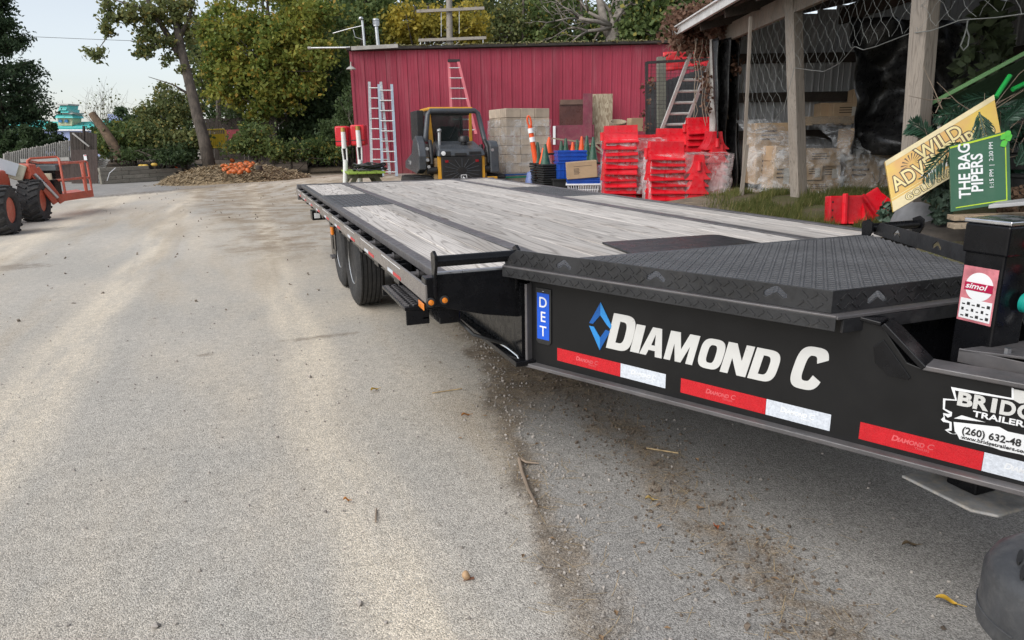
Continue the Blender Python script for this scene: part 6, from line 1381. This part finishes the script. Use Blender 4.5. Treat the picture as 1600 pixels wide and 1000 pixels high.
for x in (86.5,96): obj('cupola_window', MB().prism([hp_(x-2.6,191,.9),hp_(x+2.6,191,.9),hp_(x+2.6,188,.9),hp_(x+1.5,186.4,.9),hp_(x-1.5,186.4,.9),hp_(x-2.6,188,.9)], -CF*.12), BWN, cu_)
def tier(x0,x1,y0,x2,x3,y1,m): obj('cupola_roof', MB().prism([hp_(x0,y0,.6),hp_(x1,y0,.6),hp_(x3,y1,.9),hp_(x2,y1,.9)], CF*2), m, cu_)
tier(76,109,184,82,102,177,TQ); tier(78,107,178,79,107,175.5,GREYT); tier(83,101,176,85,99,170,TQ); tier(85,98,172,86,97,163.5,TQ); tier(81,100,164,83,99,161.5,GREYT)
h2 = P(200,200,80); solo('lavender_block', MB().prism([VP(168,236,h2),VP(226,236,h2),VP(226,180,h2),VP(168,178,h2)], CF*6), LAV, 'flat lavender coloured building far behind the bushes', 'building')
# ================================================================ TREES, SHRUBS, GRASS
def leaf_mat(name, c1, c2, c3=None):
    s = NT(name); a = s.n('ShaderNodeAttribute'); a.attribute_name = 'tint'; f = a.outputs['Fac']
    p = s.pos(); big = s.ramp(s.noise(p, .55, 3, .6), .38, .64); k = s.math('ADD', s.math('MULTIPLY', f, .55), s.math('MULTIPLY', big, .5), clamp=True)
    col = s.mix(k, c1, c2)
    if c3: col = s.mix(s.ramp(f, .86, .95), col, c3)
    s.fin(col, .6, 0, .3); t = s.t; tr_ = t.nodes.new('ShaderNodeBsdfTranslucent'); s.l(col, tr_.inputs[0]); mx = t.nodes.new('ShaderNodeMixShader'); mx.inputs[0].default_value = .42
    t.links.new(s.bs.outputs[0], mx.inputs[1]); t.links.new(tr_.outputs[0], mx.inputs[2]); t.links.new(mx.outputs[0], s.out.inputs[0]); return s.m
LM_MAPLE = leaf_mat('maple_leaves', (.12,.19,.045), (.37,.36,.07), (.48,.32,.06))
LM_GREEN = leaf_mat('green_leaves', (.06,.105,.035), (.18,.23,.075), (.34,.30,.07))
LM_DARK = leaf_mat('dark_leaves', (.034,.06,.026), (.105,.15,.055))
LM_YEL = leaf_mat('yellow_leaves', (.20,.20,.04), (.52,.40,.06))
LM_OLIVE = leaf_mat('olive_leaves', (.09,.125,.045), (.25,.265,.10), (.36,.30,.09))
LM_CON = leaf_mat('conifer_needles', (.034,.062,.034), (.10,.15,.07))
LM_CON2 = leaf_mat('young_conifer_needles', (.035,.062,.028), (.09,.135,.055))
LM_VINE = leaf_mat('dead_vine_leaves', (.12,.065,.045), (.26,.15,.10))
LM_GRASS = leaf_mat('grass_blades', (.06,.085,.02), (.17,.175,.05), (.33,.27,.12))
BARK = mat('tree_bark', (.075,.061,.049), .94, var=.55, vs=7, bump=1.0, bs=11, stretch=(1,1,.3), dirt=.35, dc=(.13,.115,.09)); BARKG = mat('grey_dead_bark', (.21,.185,.16), .92, var=.3, vs=6, bump=.6, bs=14)
def leaves(name, C, sz, mat_, parent, rs, asp=1.5, droop=0.0):
    """C: (n,3) leaf centres -> one mesh of small folded leaf faces with a per-leaf tint"""
    n = len(C); off = np.array(WL.get(parent, Vector((0,0,0)))); C = C-off
    a = rs.normal(size=(n,3)); a /= np.linalg.norm(a,axis=1)[:,None]; a[:,2] -= droop; a /= np.linalg.norm(a,axis=1)[:,None]
    b = rs.normal(size=(n,3)); b -= a*(a*b).sum(1)[:,None]; b /= np.linalg.norm(b,axis=1)[:,None]
    s = (sz*rs.uniform(.6,1.35,n))[:,None]
    c = np.cross(a,b)*s*.18
    V = np.stack([C-a*s*asp*.5, C+b*s*.5+c, C+a*s*asp*.5, C-b*s*.5+c],1).reshape(-1,3)
    me = bpy.data.meshes.new(name); me.vertices.add(4*n); me.vertices.foreach_set('co', V.ravel())
    me.loops.add(4*n); me.loops.foreach_set('vertex_index', np.arange(4*n)); me.polygons.add(n); me.polygons.foreach_set('loop_start', np.arange(0,4*n,4)); me.polygons.foreach_set('loop_total', np.full(n,4))
    me.update(); at = me.attributes.new('tint','FLOAT','POINT'); at.data.foreach_set('value', np.repeat(rs.uniform(0,1,n),4))
    me.materials.append(mat_); o = bpy.data.objects.new(name, me); COL.objects.link(o)
    if parent is not None: o.parent = parent; WL[o] = Vector(off)
    return o
def clump_pts(clusters, rs, sig=.26, per=34):
    """clusters: (px,py,d,rx,ry,n leaves); leaves gather in small clumps inside each ellipsoid"""
    out = []
    for px, py, d, rx, ry, n in clusters:
        n = int(n*1.7)
        c = np.array(P(px,py,d)); k = d/F; R3 = np.array([rx*k, max(rx,ry)*k*.8, ry*k]); m = max(2, n//per)
        u = rs.normal(size=(m,3)); u /= np.linalg.norm(u,axis=1)[:,None]; u *= rs.uniform(.15,1,(m,1))**.45
        M0 = np.stack([np.array(CR),np.array(CF),np.array([0,0,1])])
        q = c+(u*R3)@M0; sg = sig*rs.uniform(.5,1.3,(m,1,1))
        pts = q[:,None,:]+rs.normal(size=(m,per,3))*sg*np.array([1,1,.75]); out.append(pts.reshape(-1,3))
    return np.concatenate(out)
def tree(name, label, trunk, limbs, clusters, lm, ls, cat='tree', seed=1, sig=.26, per=34, bark=BARK, group=None, auto=0, asp=1.5, droop=.0, zb=None):
    """trunk: [(px,py,d,r)...] from the ground up"""
    rs = np.random.RandomState(seed); T = [P(*t[:3]) for t in trunk]; base = T[0].copy(); g_ = gh(base.x, base.y)
    if zb is None: base.z = min(base.z, g_)-.05; T[0] = base
    o = thing(name, label, cat, base, group=group)
    b = MB().tube(T, [t[3] for t in trunk], 12); obj('trunk', b, bark, o, smooth='all')
    lb = MB()
    for L in limbs: lb.tube([P(*q[:3]) for q in L], [q[3] for q in L], 7)
    C = clump_pts(clusters, rs, sig, per) if clusters else None
    if auto and clusters:
        idx = rs.choice(len(C), auto, replace=False)
        for i in idx:
            e = Vector(C[i]); j = min(range(len(T)), key=lambda k: (T[k]-e).length+(0 if T[k].z < e.z else 1.5)); s0 = T[j]; r0 = trunk[j][3]*.4
            m = s0.lerp(e,.5)+Vector(rs.normal(size=3)*.15)+UP*.15; lb.tube([s0, m, e], [r0, r0*.55, .012], 5)
    if lb.v: obj('limb', lb, bark, o, smooth='all')
    if clusters: leaves('crown', C, ls, lm, o, rs, asp, droop)
    return o
# conifer at the far left
def conifer(name, label, px, pyb, d, pyt, prof_, n, ls, lm, seed, trunk_r=.2, group=None, sig=.10):
    rs = np.random.RandomState(seed); b = G(px, pyb, d); zt = VP(px, pyt, b).z; H_ = zt-b.z; o = thing(name, label, 'tree', b-UP*.1, group=group)
    obj('trunk', MB().tube([b-UP*.1, b+UP*H_*.96], [trunk_r,.02], 10), BARK, o, smooth='all')
    C = []; lb = MB(); nb_ = max(40, n//160)
    for i in range(nb_):
        t = rs.uniform(.02,1)**1.0; a = rs.uniform(0,6.28); r = np.interp(t, [p[0] for p in prof_], [p[1] for p in prof_])*rs.uniform(.72,1.10)
        z = b.z+H_*t; e = Vector((b.x+math.cos(a)*r, b.y+math.sin(a)*r, z-.12*r+.3*r*.5)); s0 = Vector((b.x,b.y,z-.25*r)); lb.tube([s0, s0.lerp(e,.6)-UP*.05*r, e], [.03,.02,.008], 4)
        m = n//nb_; f = rs.uniform(.35,1.02,m)[:,None]; C.append(np.array(s0)+(np.array(e)-np.array(s0))*f+rs.normal(size=(m,3))*sig*np.array([1.5,1.5,1])*(.6+r*.25))
    obj('limb', lb, BARK, o); leaves('crown', np.concatenate(C), ls, lm, o, rs, 2.2, .0)
    return o
conifer('conifer', 'tall dark conifer filling the upper left edge', 18, 262, 34, -130, [(0,.9),(.10,1.9),(.3,2.15),(.45,1.85),(.7,1.2),(1,.1)], 52000, .085, LM_CON, 11, .22, sig=.13)
for i, (px,pyb,d,pyt,w,lb) in enumerate(((48,252,29,198,.55,'young conifer behind the middle of the picket fence'),(66,250,30,202,.5,'young conifer just left of the pointed one'),(90,248,30,194,.62,'young pointed conifer below the cupola'),(25,256,29,205,.6,'young conifer behind the left end of the pickets'),(2,258,29,204,.7,'young conifer at the left frame edge'),(200,240,33,163,.9,'rounded conifer standing behind the bushes'))):
    conifer('young_conifer', lb, px, pyb, d, pyt, [(0,w*1.2),(.25,w*1.1),(.6,w*.72),(1,.04)], 4200, .075, LM_CON2 if i < 5 else LM_CON, 20+i, .05, 'young conifers by the fence', sig=.08)
# leaning tree
tree('leaning_tree', 'tall leaning tree with sparse hanging leafy boughs', [(330,268,27.5,0.265),(318,215,27.5,0.227),(308,180,27.5,0.208),(296,130,27.5,0.189),(284,80,27.5,0.164),(276,40,27.5,0.139),(268,0,27.5,0.113),(258,-50,27.5,0.076)],
     [[(280,85,27.5,0.166),(262,55,27.5,0.124),(240,20,27.1,0.100),(222,-20,26.9,0.066)],[(240,20,27.1,0.066),(212,10,26.5,0.042),(180,0,26.5,0.025)],[(280,62,27.5,0.100),(296,25,27.5,0.066),(306,-10,27.5,0.042)],[(180,-30,26.5,0.042),(168,5,26.5,0.025),(170,55,26.5,0.017),(140,95,26.5,0.008)],[(262,60,27.5,0.058),(240,72,27.1,0.033),(220,82,26.8,0.017)],[(300,150,27.5,0.066),(270,132,27.3,0.025),(232,120,27.1,0.010)]],
     [(222,20,26.9,34,18,420),(238,62,27.1,30,20,420),(260,18,27.3,32,22,520),(166,12,26.5,11,18,150),(168,48,26.5,8,16,130),(148,82,26.5,14,9,130),(195,28,26.7,20,9,170),(288,22,27.5,22,22,340),(285,62,27.7,18,18,200),(220,82,26.8,16,8,130),(262,95,27.4,10,12,70),(290,112,27.5,12,12,60)], LM_OLIVE, .105, seed=3, sig=.125, per=16, asp=1.7)
tree('maple_tree', 'maple with yellowing leaves left of the red building', [(429,262,33,.20),(427,220,33,.17),(426,175,33,.15),(424,120,33,.13),(420,60,33,.10),(418,0,33,.06)], [[(426,170,33,.09),(455,130,32.6,.06),(485,100,32.4,.03)],[(425,150,33,.09),(385,110,32.6,.06),(345,80,32.4,.03)]],
     [(420,25,33,85,55,3400),(375,75,32.6,60,50,2600),(450,70,32.4,55,50,2600),(480,100,32.3,36,34,1100),(405,130,32.6,65,40,2000),(360,125,32.8,42,35,1000),(440,155,32.5,38,25,700),(345,35,33,38,32,800),(490,45,32.6,30,40,800),(400,172,32.8,34,14,420),(318,55,32.6,14,18,160),(326,104,32.6,12,12,120),(508,18,32.5,16,22,200),(515,80,32.4,14,16,180),(334,150,32.7,10,9,80),(480,140,32.2,18,14,200)], LM_MAPLE, .13, seed=5, sig=.26, auto=60, per=64)
BT = [('green tree behind the left corner of the red roof',560,262,41,[(560,40,41,70,60,2300),(545,110,40,50,50,1300),(600,10,41,50,40,1300)],LM_GREEN,[(562,262,41,.25),(566,120,41,.2),(570,0,41,.12)]),
 ('yellow leaved tree behind the utility pole',655,262,40,[(640,40,40,40,35,1100),(690,45,40,45,32,1300),(735,35,40,32,32,800),(620,65,40,22,20,350)],LM_YEL,[(650,262,40,.2),(650,100,40,.16),(648,10,40,.07)]),
 ('thin olive tree behind the middle of the red roof',775,262,44,[(760,30,44,48,45,1300),(810,40,44,50,40,1300),(770,70,44,40,15,400)],LM_OLIVE,[(790,262,44,.2),(788,80,44,.15),(785,-20,44,.08)]),
 ('bushy green tree behind the dead tree',905,262,43,[(880,25,43,60,50,2000),(940,50,43,55,30,1400),(860,60,43,40,20,600)],LM_GREEN,[(905,262,43,.22),(905,80,43,.17),(903,-10,43,.1)]),
 ('dense dark tree near the shed roof',1040,262,30,[(1030,25,30,65,45,2600),(1080,15,30,45,40,1500),(1000,55,30,40,25,900),(1075,60,30,40,20,600)],LM_GREEN,[(1045,262,30,.25),(1042,80,30,.2),(1040,-20,30,.1)]),
 ('dark evergreen mass left of the red building',500,262,36,[(505,130,36,50,60,2400),(520,195,35,45,45,1900),(470,215,34.5,40,30,1100),(455,150,35.5,40,45,1100)],LM_DARK,[(510,262,36,.2),(512,150,36,.15),(514,60,36,.08)]),
 ('bare stemmed tree among the dark evergreens',450,262,36.5,[(460,60,37,50,50,900),(520,60,37,40,50,1000)],LM_GREEN,[(452,262,36.5,.16),(450,180,36.5,.14),(446,60,36.5,.09)])]
for i, (lb, px, py, d, cl, lm, tk) in enumerate(BT): tree('background_tree', lb, tk, [], cl, lm, .155, seed=30+i, sig=.30, auto=22, group='trees behind the yard')
# gnarled dead tree
rs = random.Random(9); dl = []
def branch(p, a, L, r, dep):
    q = (p[0]+L*math.cos(a), p[1]-L*math.sin(a)); m = (p[0]+L*.5*math.cos(a+.25*rs.uniform(-1,1)), p[1]-L*.5*math.sin(a+.25*rs.uniform(-1,1)))
    d = 30+rs.uniform(-1.2,1.2); dl.append([(p[0],p[1],30,r),(m[0],m[1],d,r*.8),(q[0],q[1],d,r*.55)])
    if dep:
        for k in range(3): branch(q if k else m, a+rs.uniform(-1.1,1.1), L*rs.uniform(.55,.85), r*.5, dep-1)
for a, L in ((2.6,45),(2.0,50),(1.5,55),(1.0,40),(2.9,55),(3.3,40)): branch((958,42), a, L, .10, 3)
tree('dead_tree', 'gnarled leafless grey tree behind the red roof', [(955,262,30,.34),(957,70,30,.32),(962,40,30,.30),(975,10,30,.24),(985,-30,30,.18)], [[(957,60,30,.24),(945,40,30,.2),(938,5,30,.16),(930,-30,30,.1)]]+dl, [], LM_OLIVE, .1, bark=BARKG)
dl = []
for k in range(16): branch((158,205), R_(40+k*6.5), rs.uniform(22,38), .018, 2)
dl = [[(q[0],q[1],q[2]+8,q[3]) for q in L] for L in dl]
o = tree('bare_shrub', 'pale leafless shrub against the sky near the cut log', [(158,232,38,.04),(158,205,38,.03)], dl, [(158,165,38,30,26,60)], LM_OLIVE, .10, 'shrub', seed=4, bark=BARKG, per=3)
SHR = [('broad leafy bush left of the leaning trunk',255,28.5,[(255,185,28.5,40,32,1900),(240,215,28,45,22,1500),(285,225,28,26,20,800)],LM_OLIVE),('yellow green bush above the timber wall',210,27.8,[(205,215,27.8,35,20,1300),(190,228,27.6,35,14,800),(165,225,27.6,20,18,400)],LM_GREEN),('tall thin sapling beside the leaning trunk',315,33.5,[(312,115,33.5,12,40,350),(330,110,33.5,14,40,350),(305,160,33.5,14,20,220)],LM_OLIVE),('dark shrub at the foot of the leaning tree',290,28,[(280,238,27.8,24,14,600),(300,215,28.3,20,20,500)],LM_DARK),
 ('green shrub hiding the maple trunk foot',400,28.5,[(395,215,28.5,32,22,1100),(375,228,28.3,25,14,500),(420,235,28.3,22,14,500)],LM_GREEN),('low plants under the maple',455,29,[(450,238,29,24,12,600),(490,232,29.5,30,16,900),(520,240,29.5,22,14,500)],LM_GREEN),('dark shrub behind the red blocks',550,30,[(545,190,31,26,35,1000),(520,215,30,28,25,900),(560,150,32,18,30,500)],LM_DARK),('hanging grey leaved willow by the maple',395,36,[(385,178,36,45,22,1100)],LM_DARK),('loose tall shrub left of the leaning tree',285,29.5,[(278,165,29.5,22,22,600),(262,150,29.6,14,16,260),(290,190,29.4,14,20,300),(240,190,29.2,20,22,500)],LM_OLIVE),('dark tangle of shrub around the cut log',172,28.6,[(165,212,28.6,18,16,500),(185,205,28.8,20,18,500),(215,192,29,18,14,350)],LM_DARK),('brambles along the earth bank',240,27,[(215,240,27,40,6,400),(270,245,27,30,8,400)],LM_DARK)]
for i, (lb, px, d, cl, lm) in enumerate(SHR):
    q0 = cl[0]; tree('shrub', lb, [(px,255,d,.05),(px,q0[1]+5,d,.035),(q0[0],q0[1]-5,d,.02)], [], cl, lm, .095, 'shrub', seed=60+i, sig=.17, auto=14, per=24, group='shrubs at the wood edge')
# far woods closing the view
rs2 = np.random.RandomState(77); cl = []
for i in range(60):
    px = rs2.uniform(300,1260); d = rs2.uniform(52,66); h = rs2.uniform(-10,150) if px > 430 else rs2.uniform(60,160); cl.append((px, h, d, rs2.uniform(26,44), rs2.uniform(26,44), 620))
for i in range(26): cl.append((rs2.uniform(420,1200), rs2.uniform(120,230), rs2.uniform(48,60), 40, 30, 500))
C = clump_pts(cl, rs2, .5, 30); o = leaves('far_woods', C, .28, LM_DARK, None, rs2); tag(o, 'distant woodland closing the view behind the yard', 'woodland', kind='stuff')
tk = MB()
for i in range(34): px = rs2.uniform(330,1200); d = rs2.uniform(44,60); b_ = G(px,255,d); tk.tube([b_, VP(px+rs2.uniform(-8,8),-20,b_)], [.2,.08], 6)
tag(obj('far_trunks', tk, BARK), 'distant tree trunks in the far woodland', 'woodland', kind='stuff')
# dead vine over the shed eave corner
ve = SH(-.7,-.55,ZE); rs3 = np.random.RandomState(5); vn = thing('dead_vine', 'dry brown vine spilling over the shed eave corner', 'vine', ve)
C = clump_pts([(1085,45,11.3,28,30,700),(1062,40,11.4,18,22,300),(1110,28,11,22,18,300),(1098,72,11.2,12,18,160),(1065,70,11.4,16,10,120),(1140,45,10.6,22,10,200)], rs3, .10, 14); leaves('dead_leaves', C, .06, LM_VINE, vn, rs3)
b = MB()
for i in range(150):
    q = Vector(C[rs3.randint(len(C))]); e = q+Vector(rs3.normal(size=3)*.16)+UP*rs3.uniform(-.2,.12); b.tube([q,(q+e)/2+Vector(rs3.normal(size=3)*.03),e],[.004,.003,.002],3)
for i in range(9):
    x = rs3.uniform(1085,1150); y = 60; pts = []
    for k in range(9): pts.append(P(x,y,10.9)); x += rs3.uniform(-5,6); y += rs3.uniform(10,22)
    b.tube(pts, .005, 4)
obj('tendrils', b, TWIG, vn); C = clump_pts([(1150,105,10.6,5,16,50),(1105,150,11,12,30,70),(1100,110,11,14,20,60),(1012,150,13,4,50,60)], rs3, .05, 8); leaves('dead_leaves', C, .05, LM_VINE, vn, rs3)
# grass on the bank by the shed
rs4 = np.random.RandomState(8); n = 26000
px = 1150+280*rs4.rand(n)-60*rs4.rand(n)**3; d = rs4.uniform(6.2,10.2,n); keep = noise_k = np.array([noise.noise(Vector((a*.02,b*1.3,0))) for a, b in zip(px,d)]) > -.12; px, d = px[keep], d[keep]; n = len(px)
B3 = np.array([P(a,320,b) for a, b in zip(px,d)]); z = ghs(B3[:,0],B3[:,1]); h = rs4.uniform(.03,.11,n)*np.where(rs4.rand(n)>.95,2.0,1); a = rs4.uniform(0,6.28,n); ln = rs4.uniform(.1,.6,n)*h
V = np.stack([np.stack([B3[:,0]-.004*np.cos(a),B3[:,1]-.004*np.sin(a),z-.01],1), np.stack([B3[:,0]+.004*np.cos(a),B3[:,1]+.004*np.sin(a),z-.01],1), np.stack([B3[:,0]+ln*np.cos(a*2.3),B3[:,1]+ln*np.sin(a*2.3),z+h],1)],1).reshape(-1,3)
me = bpy.data.meshes.new('grass'); me.vertices.add(3*n); me.vertices.foreach_set('co',V.ravel()); me.loops.add(3*n); me.loops.foreach_set('vertex_index',np.arange(3*n)); me.polygons.add(n); me.polygons.foreach_set('loop_start',np.arange(0,3*n,3)); me.polygons.foreach_set('loop_total',np.full(n,3)); me.update()
me.attributes.new('tint','FLOAT','POINT').data.foreach_set('value', np.repeat(rs4.uniform(0,1,n),3)); me.materials.append(LM_GRASS); o = bpy.data.objects.new('grass', me); COL.objects.link(o); tag(o, 'rough grass on the bank before the shed', 'grass', kind='stuff')
# ================================================================ LITTER ON THE ASPHALT
def scatter(name, label, n, fn, mat_, shape, seed):
    rs = np.random.RandomState(seed); b = MB(); i = 0
    while i < n:
        q = fn(rs)
        if q is None: continue
        x, y = q; shape(b, Vector((x,y,gh(x,y))), rs); i += 1
    o = obj(name, b, mat_); tag(o, label, 'litter', kind='stuff'); return o
def stone(b, q, rs):
    s = rs.uniform(.003,.009)*(1.8 if rs.rand() > .94 else 1); M0 = Euler(rs.uniform(0,6,3)).to_matrix(); v = [Vector(u)*s*rs.uniform(.7,1.2) for u in ((1,0,0),(-1,0,0),(0,1,0),(0,-1,0),(0,0,.8),(0,0,-.8))]; b.add([q+UP*s*.4+M0@u for u in v], [(0,2,4),(2,1,4),(1,3,4),(3,0,4),(2,0,5),(1,2,5),(3,1,5),(0,3,5)])
def straw(b, q, rs):
    a = rs.uniform(0,6.28); L = rs.uniform(.008,.045); d = Vector((math.cos(a),math.sin(a),0))*L; w = Vector((-d.y,d.x,0)).normalized()*.0008; q = q+UP*.003; b.add([q-d-w,q+d-w+UP*.004,q+d+w+UP*.004,q-d+w], [(0,1,2,3)])
def leafbit(b, q, rs):
    a = rs.uniform(0,6.28); L = rs.uniform(.005,.017); d = Vector((math.cos(a),math.sin(a),.1))*L; w = Vector((-d.y,d.x,0)).normalized()*L*.45; q = q+UP*.006; b.add([q-d,q+w+UP*L*.25,q+d,q-w+UP*L*.3], [(0,1,2,3)])
def seam(w):
    def f(rs): y = rs.uniform(1.1,6); x = .50+.204*y+rs.normal()*w+.05; return (x,y)
    return f
def strip2(rs): y = rs.uniform(1.1,4.5); return (1.27+.11*y+rs.normal()*.16, y)
def wide(rs): return (rs.uniform(-1.6,2.6), rs.uniform(1.0,6.5))
def patch(rs): return (1.5+rs.normal()*.35, 1.5+abs(rs.normal())*.6)
def yard(rs): y = rs.uniform(6,24); return (rs.uniform(-3,2.5)+(y-6)*.02, y)
STN = mat('loose_stone', (.33,.30,.27), .9, var=.5, vs=40); STN2 = mat('dirt_crumb', (.13,.10,.075), .95, var=.4, vs=40); STRM = mat('straw_bits', (.42,.31,.17), .9, var=.4, vs=30); LFM = mat('dry_leaf_bits', (.22,.14,.075), .85, var=.6, vs=20)
scatter('gravel', 'loose stones along the seam and over the asphalt', 900, seam(.09), STN, stone, 1); scatter('gravel', 'loose stones spread over the near asphalt', 500, wide, STN, stone, 2); scatter('soil_crumbs', 'crumbs of soil on the dirty strip', 1400, strip2, STN2, stone, 3); scatter('straw', 'bits of straw on the asphalt by the hitch', 520, strip2, STRM, straw, 4); scatter('straw', 'bits of straw along the asphalt seam', 420, seam(.10), STRM, straw, 5); scatter('leaf_litter', 'small dry leaf bits near the trailer', 60, strip2, LFM, leafbit, 6); scatter('leaf_litter', 'dry leaf bits along the seam', 40, seam(.14), LFM, leafbit, 7); scatter('leaf_litter', 'dry leaf bits scattered over the wide road', 120, yard, LFM, lambda b,q,rs: leafbit(b,q,rs), 8)
def debris(b, q, rs):
    s = rs.uniform(.006,.02)*(1.6 if rs.rand()>.96 else 1); M0 = Euler(rs.uniform(0,6,3)).to_matrix(); b.box(q+UP*s*.3, (s,s*.5,s*.35), M0)
scatter('road_crumbs', 'dark crumbs and chips over the far road', 150, yard, mat('road_chip',(.20,.17,.135),.9,var=.5,vs=30), debris, 9)
# single leaves, twig and acorn one can point at
def leaf1(name, label, px, py, L, W_, ang, c):
    q = atz(px,py,.006); d = Vector((math.cos(ang),math.sin(ang),0)); w = Vector((-d.y,d.x,0)); b = MB(); k = 8; vs = []
    for i in range(k+1):
        t = i/k; wd = W_*math.sin(math.pi*min(1,t*.95+.03))**.8; c0 = q+d*(L*(t-.5))+UP*(.006+.006*math.sin(t*5)); vs += [c0+w*wd+UP*.006, c0-UP*.002, c0-w*wd+UP*.005]
    fs = [(3*i+j,3*i+j+1,3*i+j+4,3*i+j+3) for i in range(k) for j in range(2)]; o = thing(name, label, 'leaf', q)
    m = mat('leaf_'+name+str(px), c, .6, var=.3, vs=30); obj('blade', MB().add(vs, fs), m, o, smooth='all'); obj('stem', MB().tube([q+d*(L*.5)+UP*.004, q+d*(L*.95)+UP*.003], .0014, 5), m, o)
leaf1('fallen_leaf','curled yellow leaf at lower right near the bumper',1478,941,.055,.012,R_(-50),(.50,.30,.03)); leaf1('fallen_leaf','small red brown leaf right of the dirty strip',1119,826,.035,.009,R_(70),(.34,.09,.03)); leaf1('fallen_leaf','tan leaf in the shade under the tongue',1015,782,.035,.010,R_(-20),(.40,.28,.10)); leaf1('fallen_leaf','orange leaf on the light asphalt left of the seam',727,650,.045,.008,R_(10),(.46,.18,.04)); leaf1('fallen_leaf','little orange leaf beside the twig',541,783,.022,.006,R_(-10),(.5,.2,.04)); leaf1('fallen_leaf','yellow leaf on the road in mid distance',585,610,.05,.012,R_(30),(.5,.32,.04)); leaf1('fallen_leaf','dark curled leaf under the trailer front',1420,853,.05,.009,R_(-15),(.13,.09,.05))
tq = [atz(811,716,.012), atz(816,738,.016), atz(826,765,.014), atz(839,790,.01)]
tg = thing('fallen_twig', 'forked grey twig lying on the dirt seam', 'twig', tq[0]); obj('stem', MB().tube(tq, [.007,.008,.007,.005], 7), TWIG, tg, smooth=True); obj('fork', MB().tube([tq[0], atz(822,722,.014), atz(842,724,.01)], [.006,.005,.003], 6), TWIG, tg, smooth=True)
aq = atz(728,905,.0); ac = thing('acorn_husk', 'split tan husk on the asphalt at bottom centre', 'husk', aq); obj('shell', MB().blob(aq+UP*.014, (.013,.016,.014), 2, .25, 2), mat('husk_tan',(.45,.29,.16),.6,var=.3,vs=40), ac, smooth='all'); obj('flap', MB().add([aq+Vector((-.012,-.01,.004)),aq+Vector((.024,-.014,.003)),aq+Vector((.026,-.006,.006)),aq+Vector((.0,.0,.008))],[(0,1,2,3)]), mat('husk_brown',(.20,.09,.05),.7), ac)
for i, (a, b_) in enumerate((((588,795),(587,815)),((675,614),(722,607)),((1010,700),(1060,708)))):
    solo('straw_stick', MB().tube([atz(*a,.006), atz(*b_,.008)], .0035, 5), STRM if i else TWIG, ['short thin stick on the light asphalt','thin brown stick pointing at the tongue plate','thin straw in the trailer shade'][i], 'stick')
SC.cycles.max_bounces = 6; SC.cycles.diffuse_bounces = 3; SC.cycles.glossy_bounces = 3; SC.cycles.transparent_max_bounces = 10
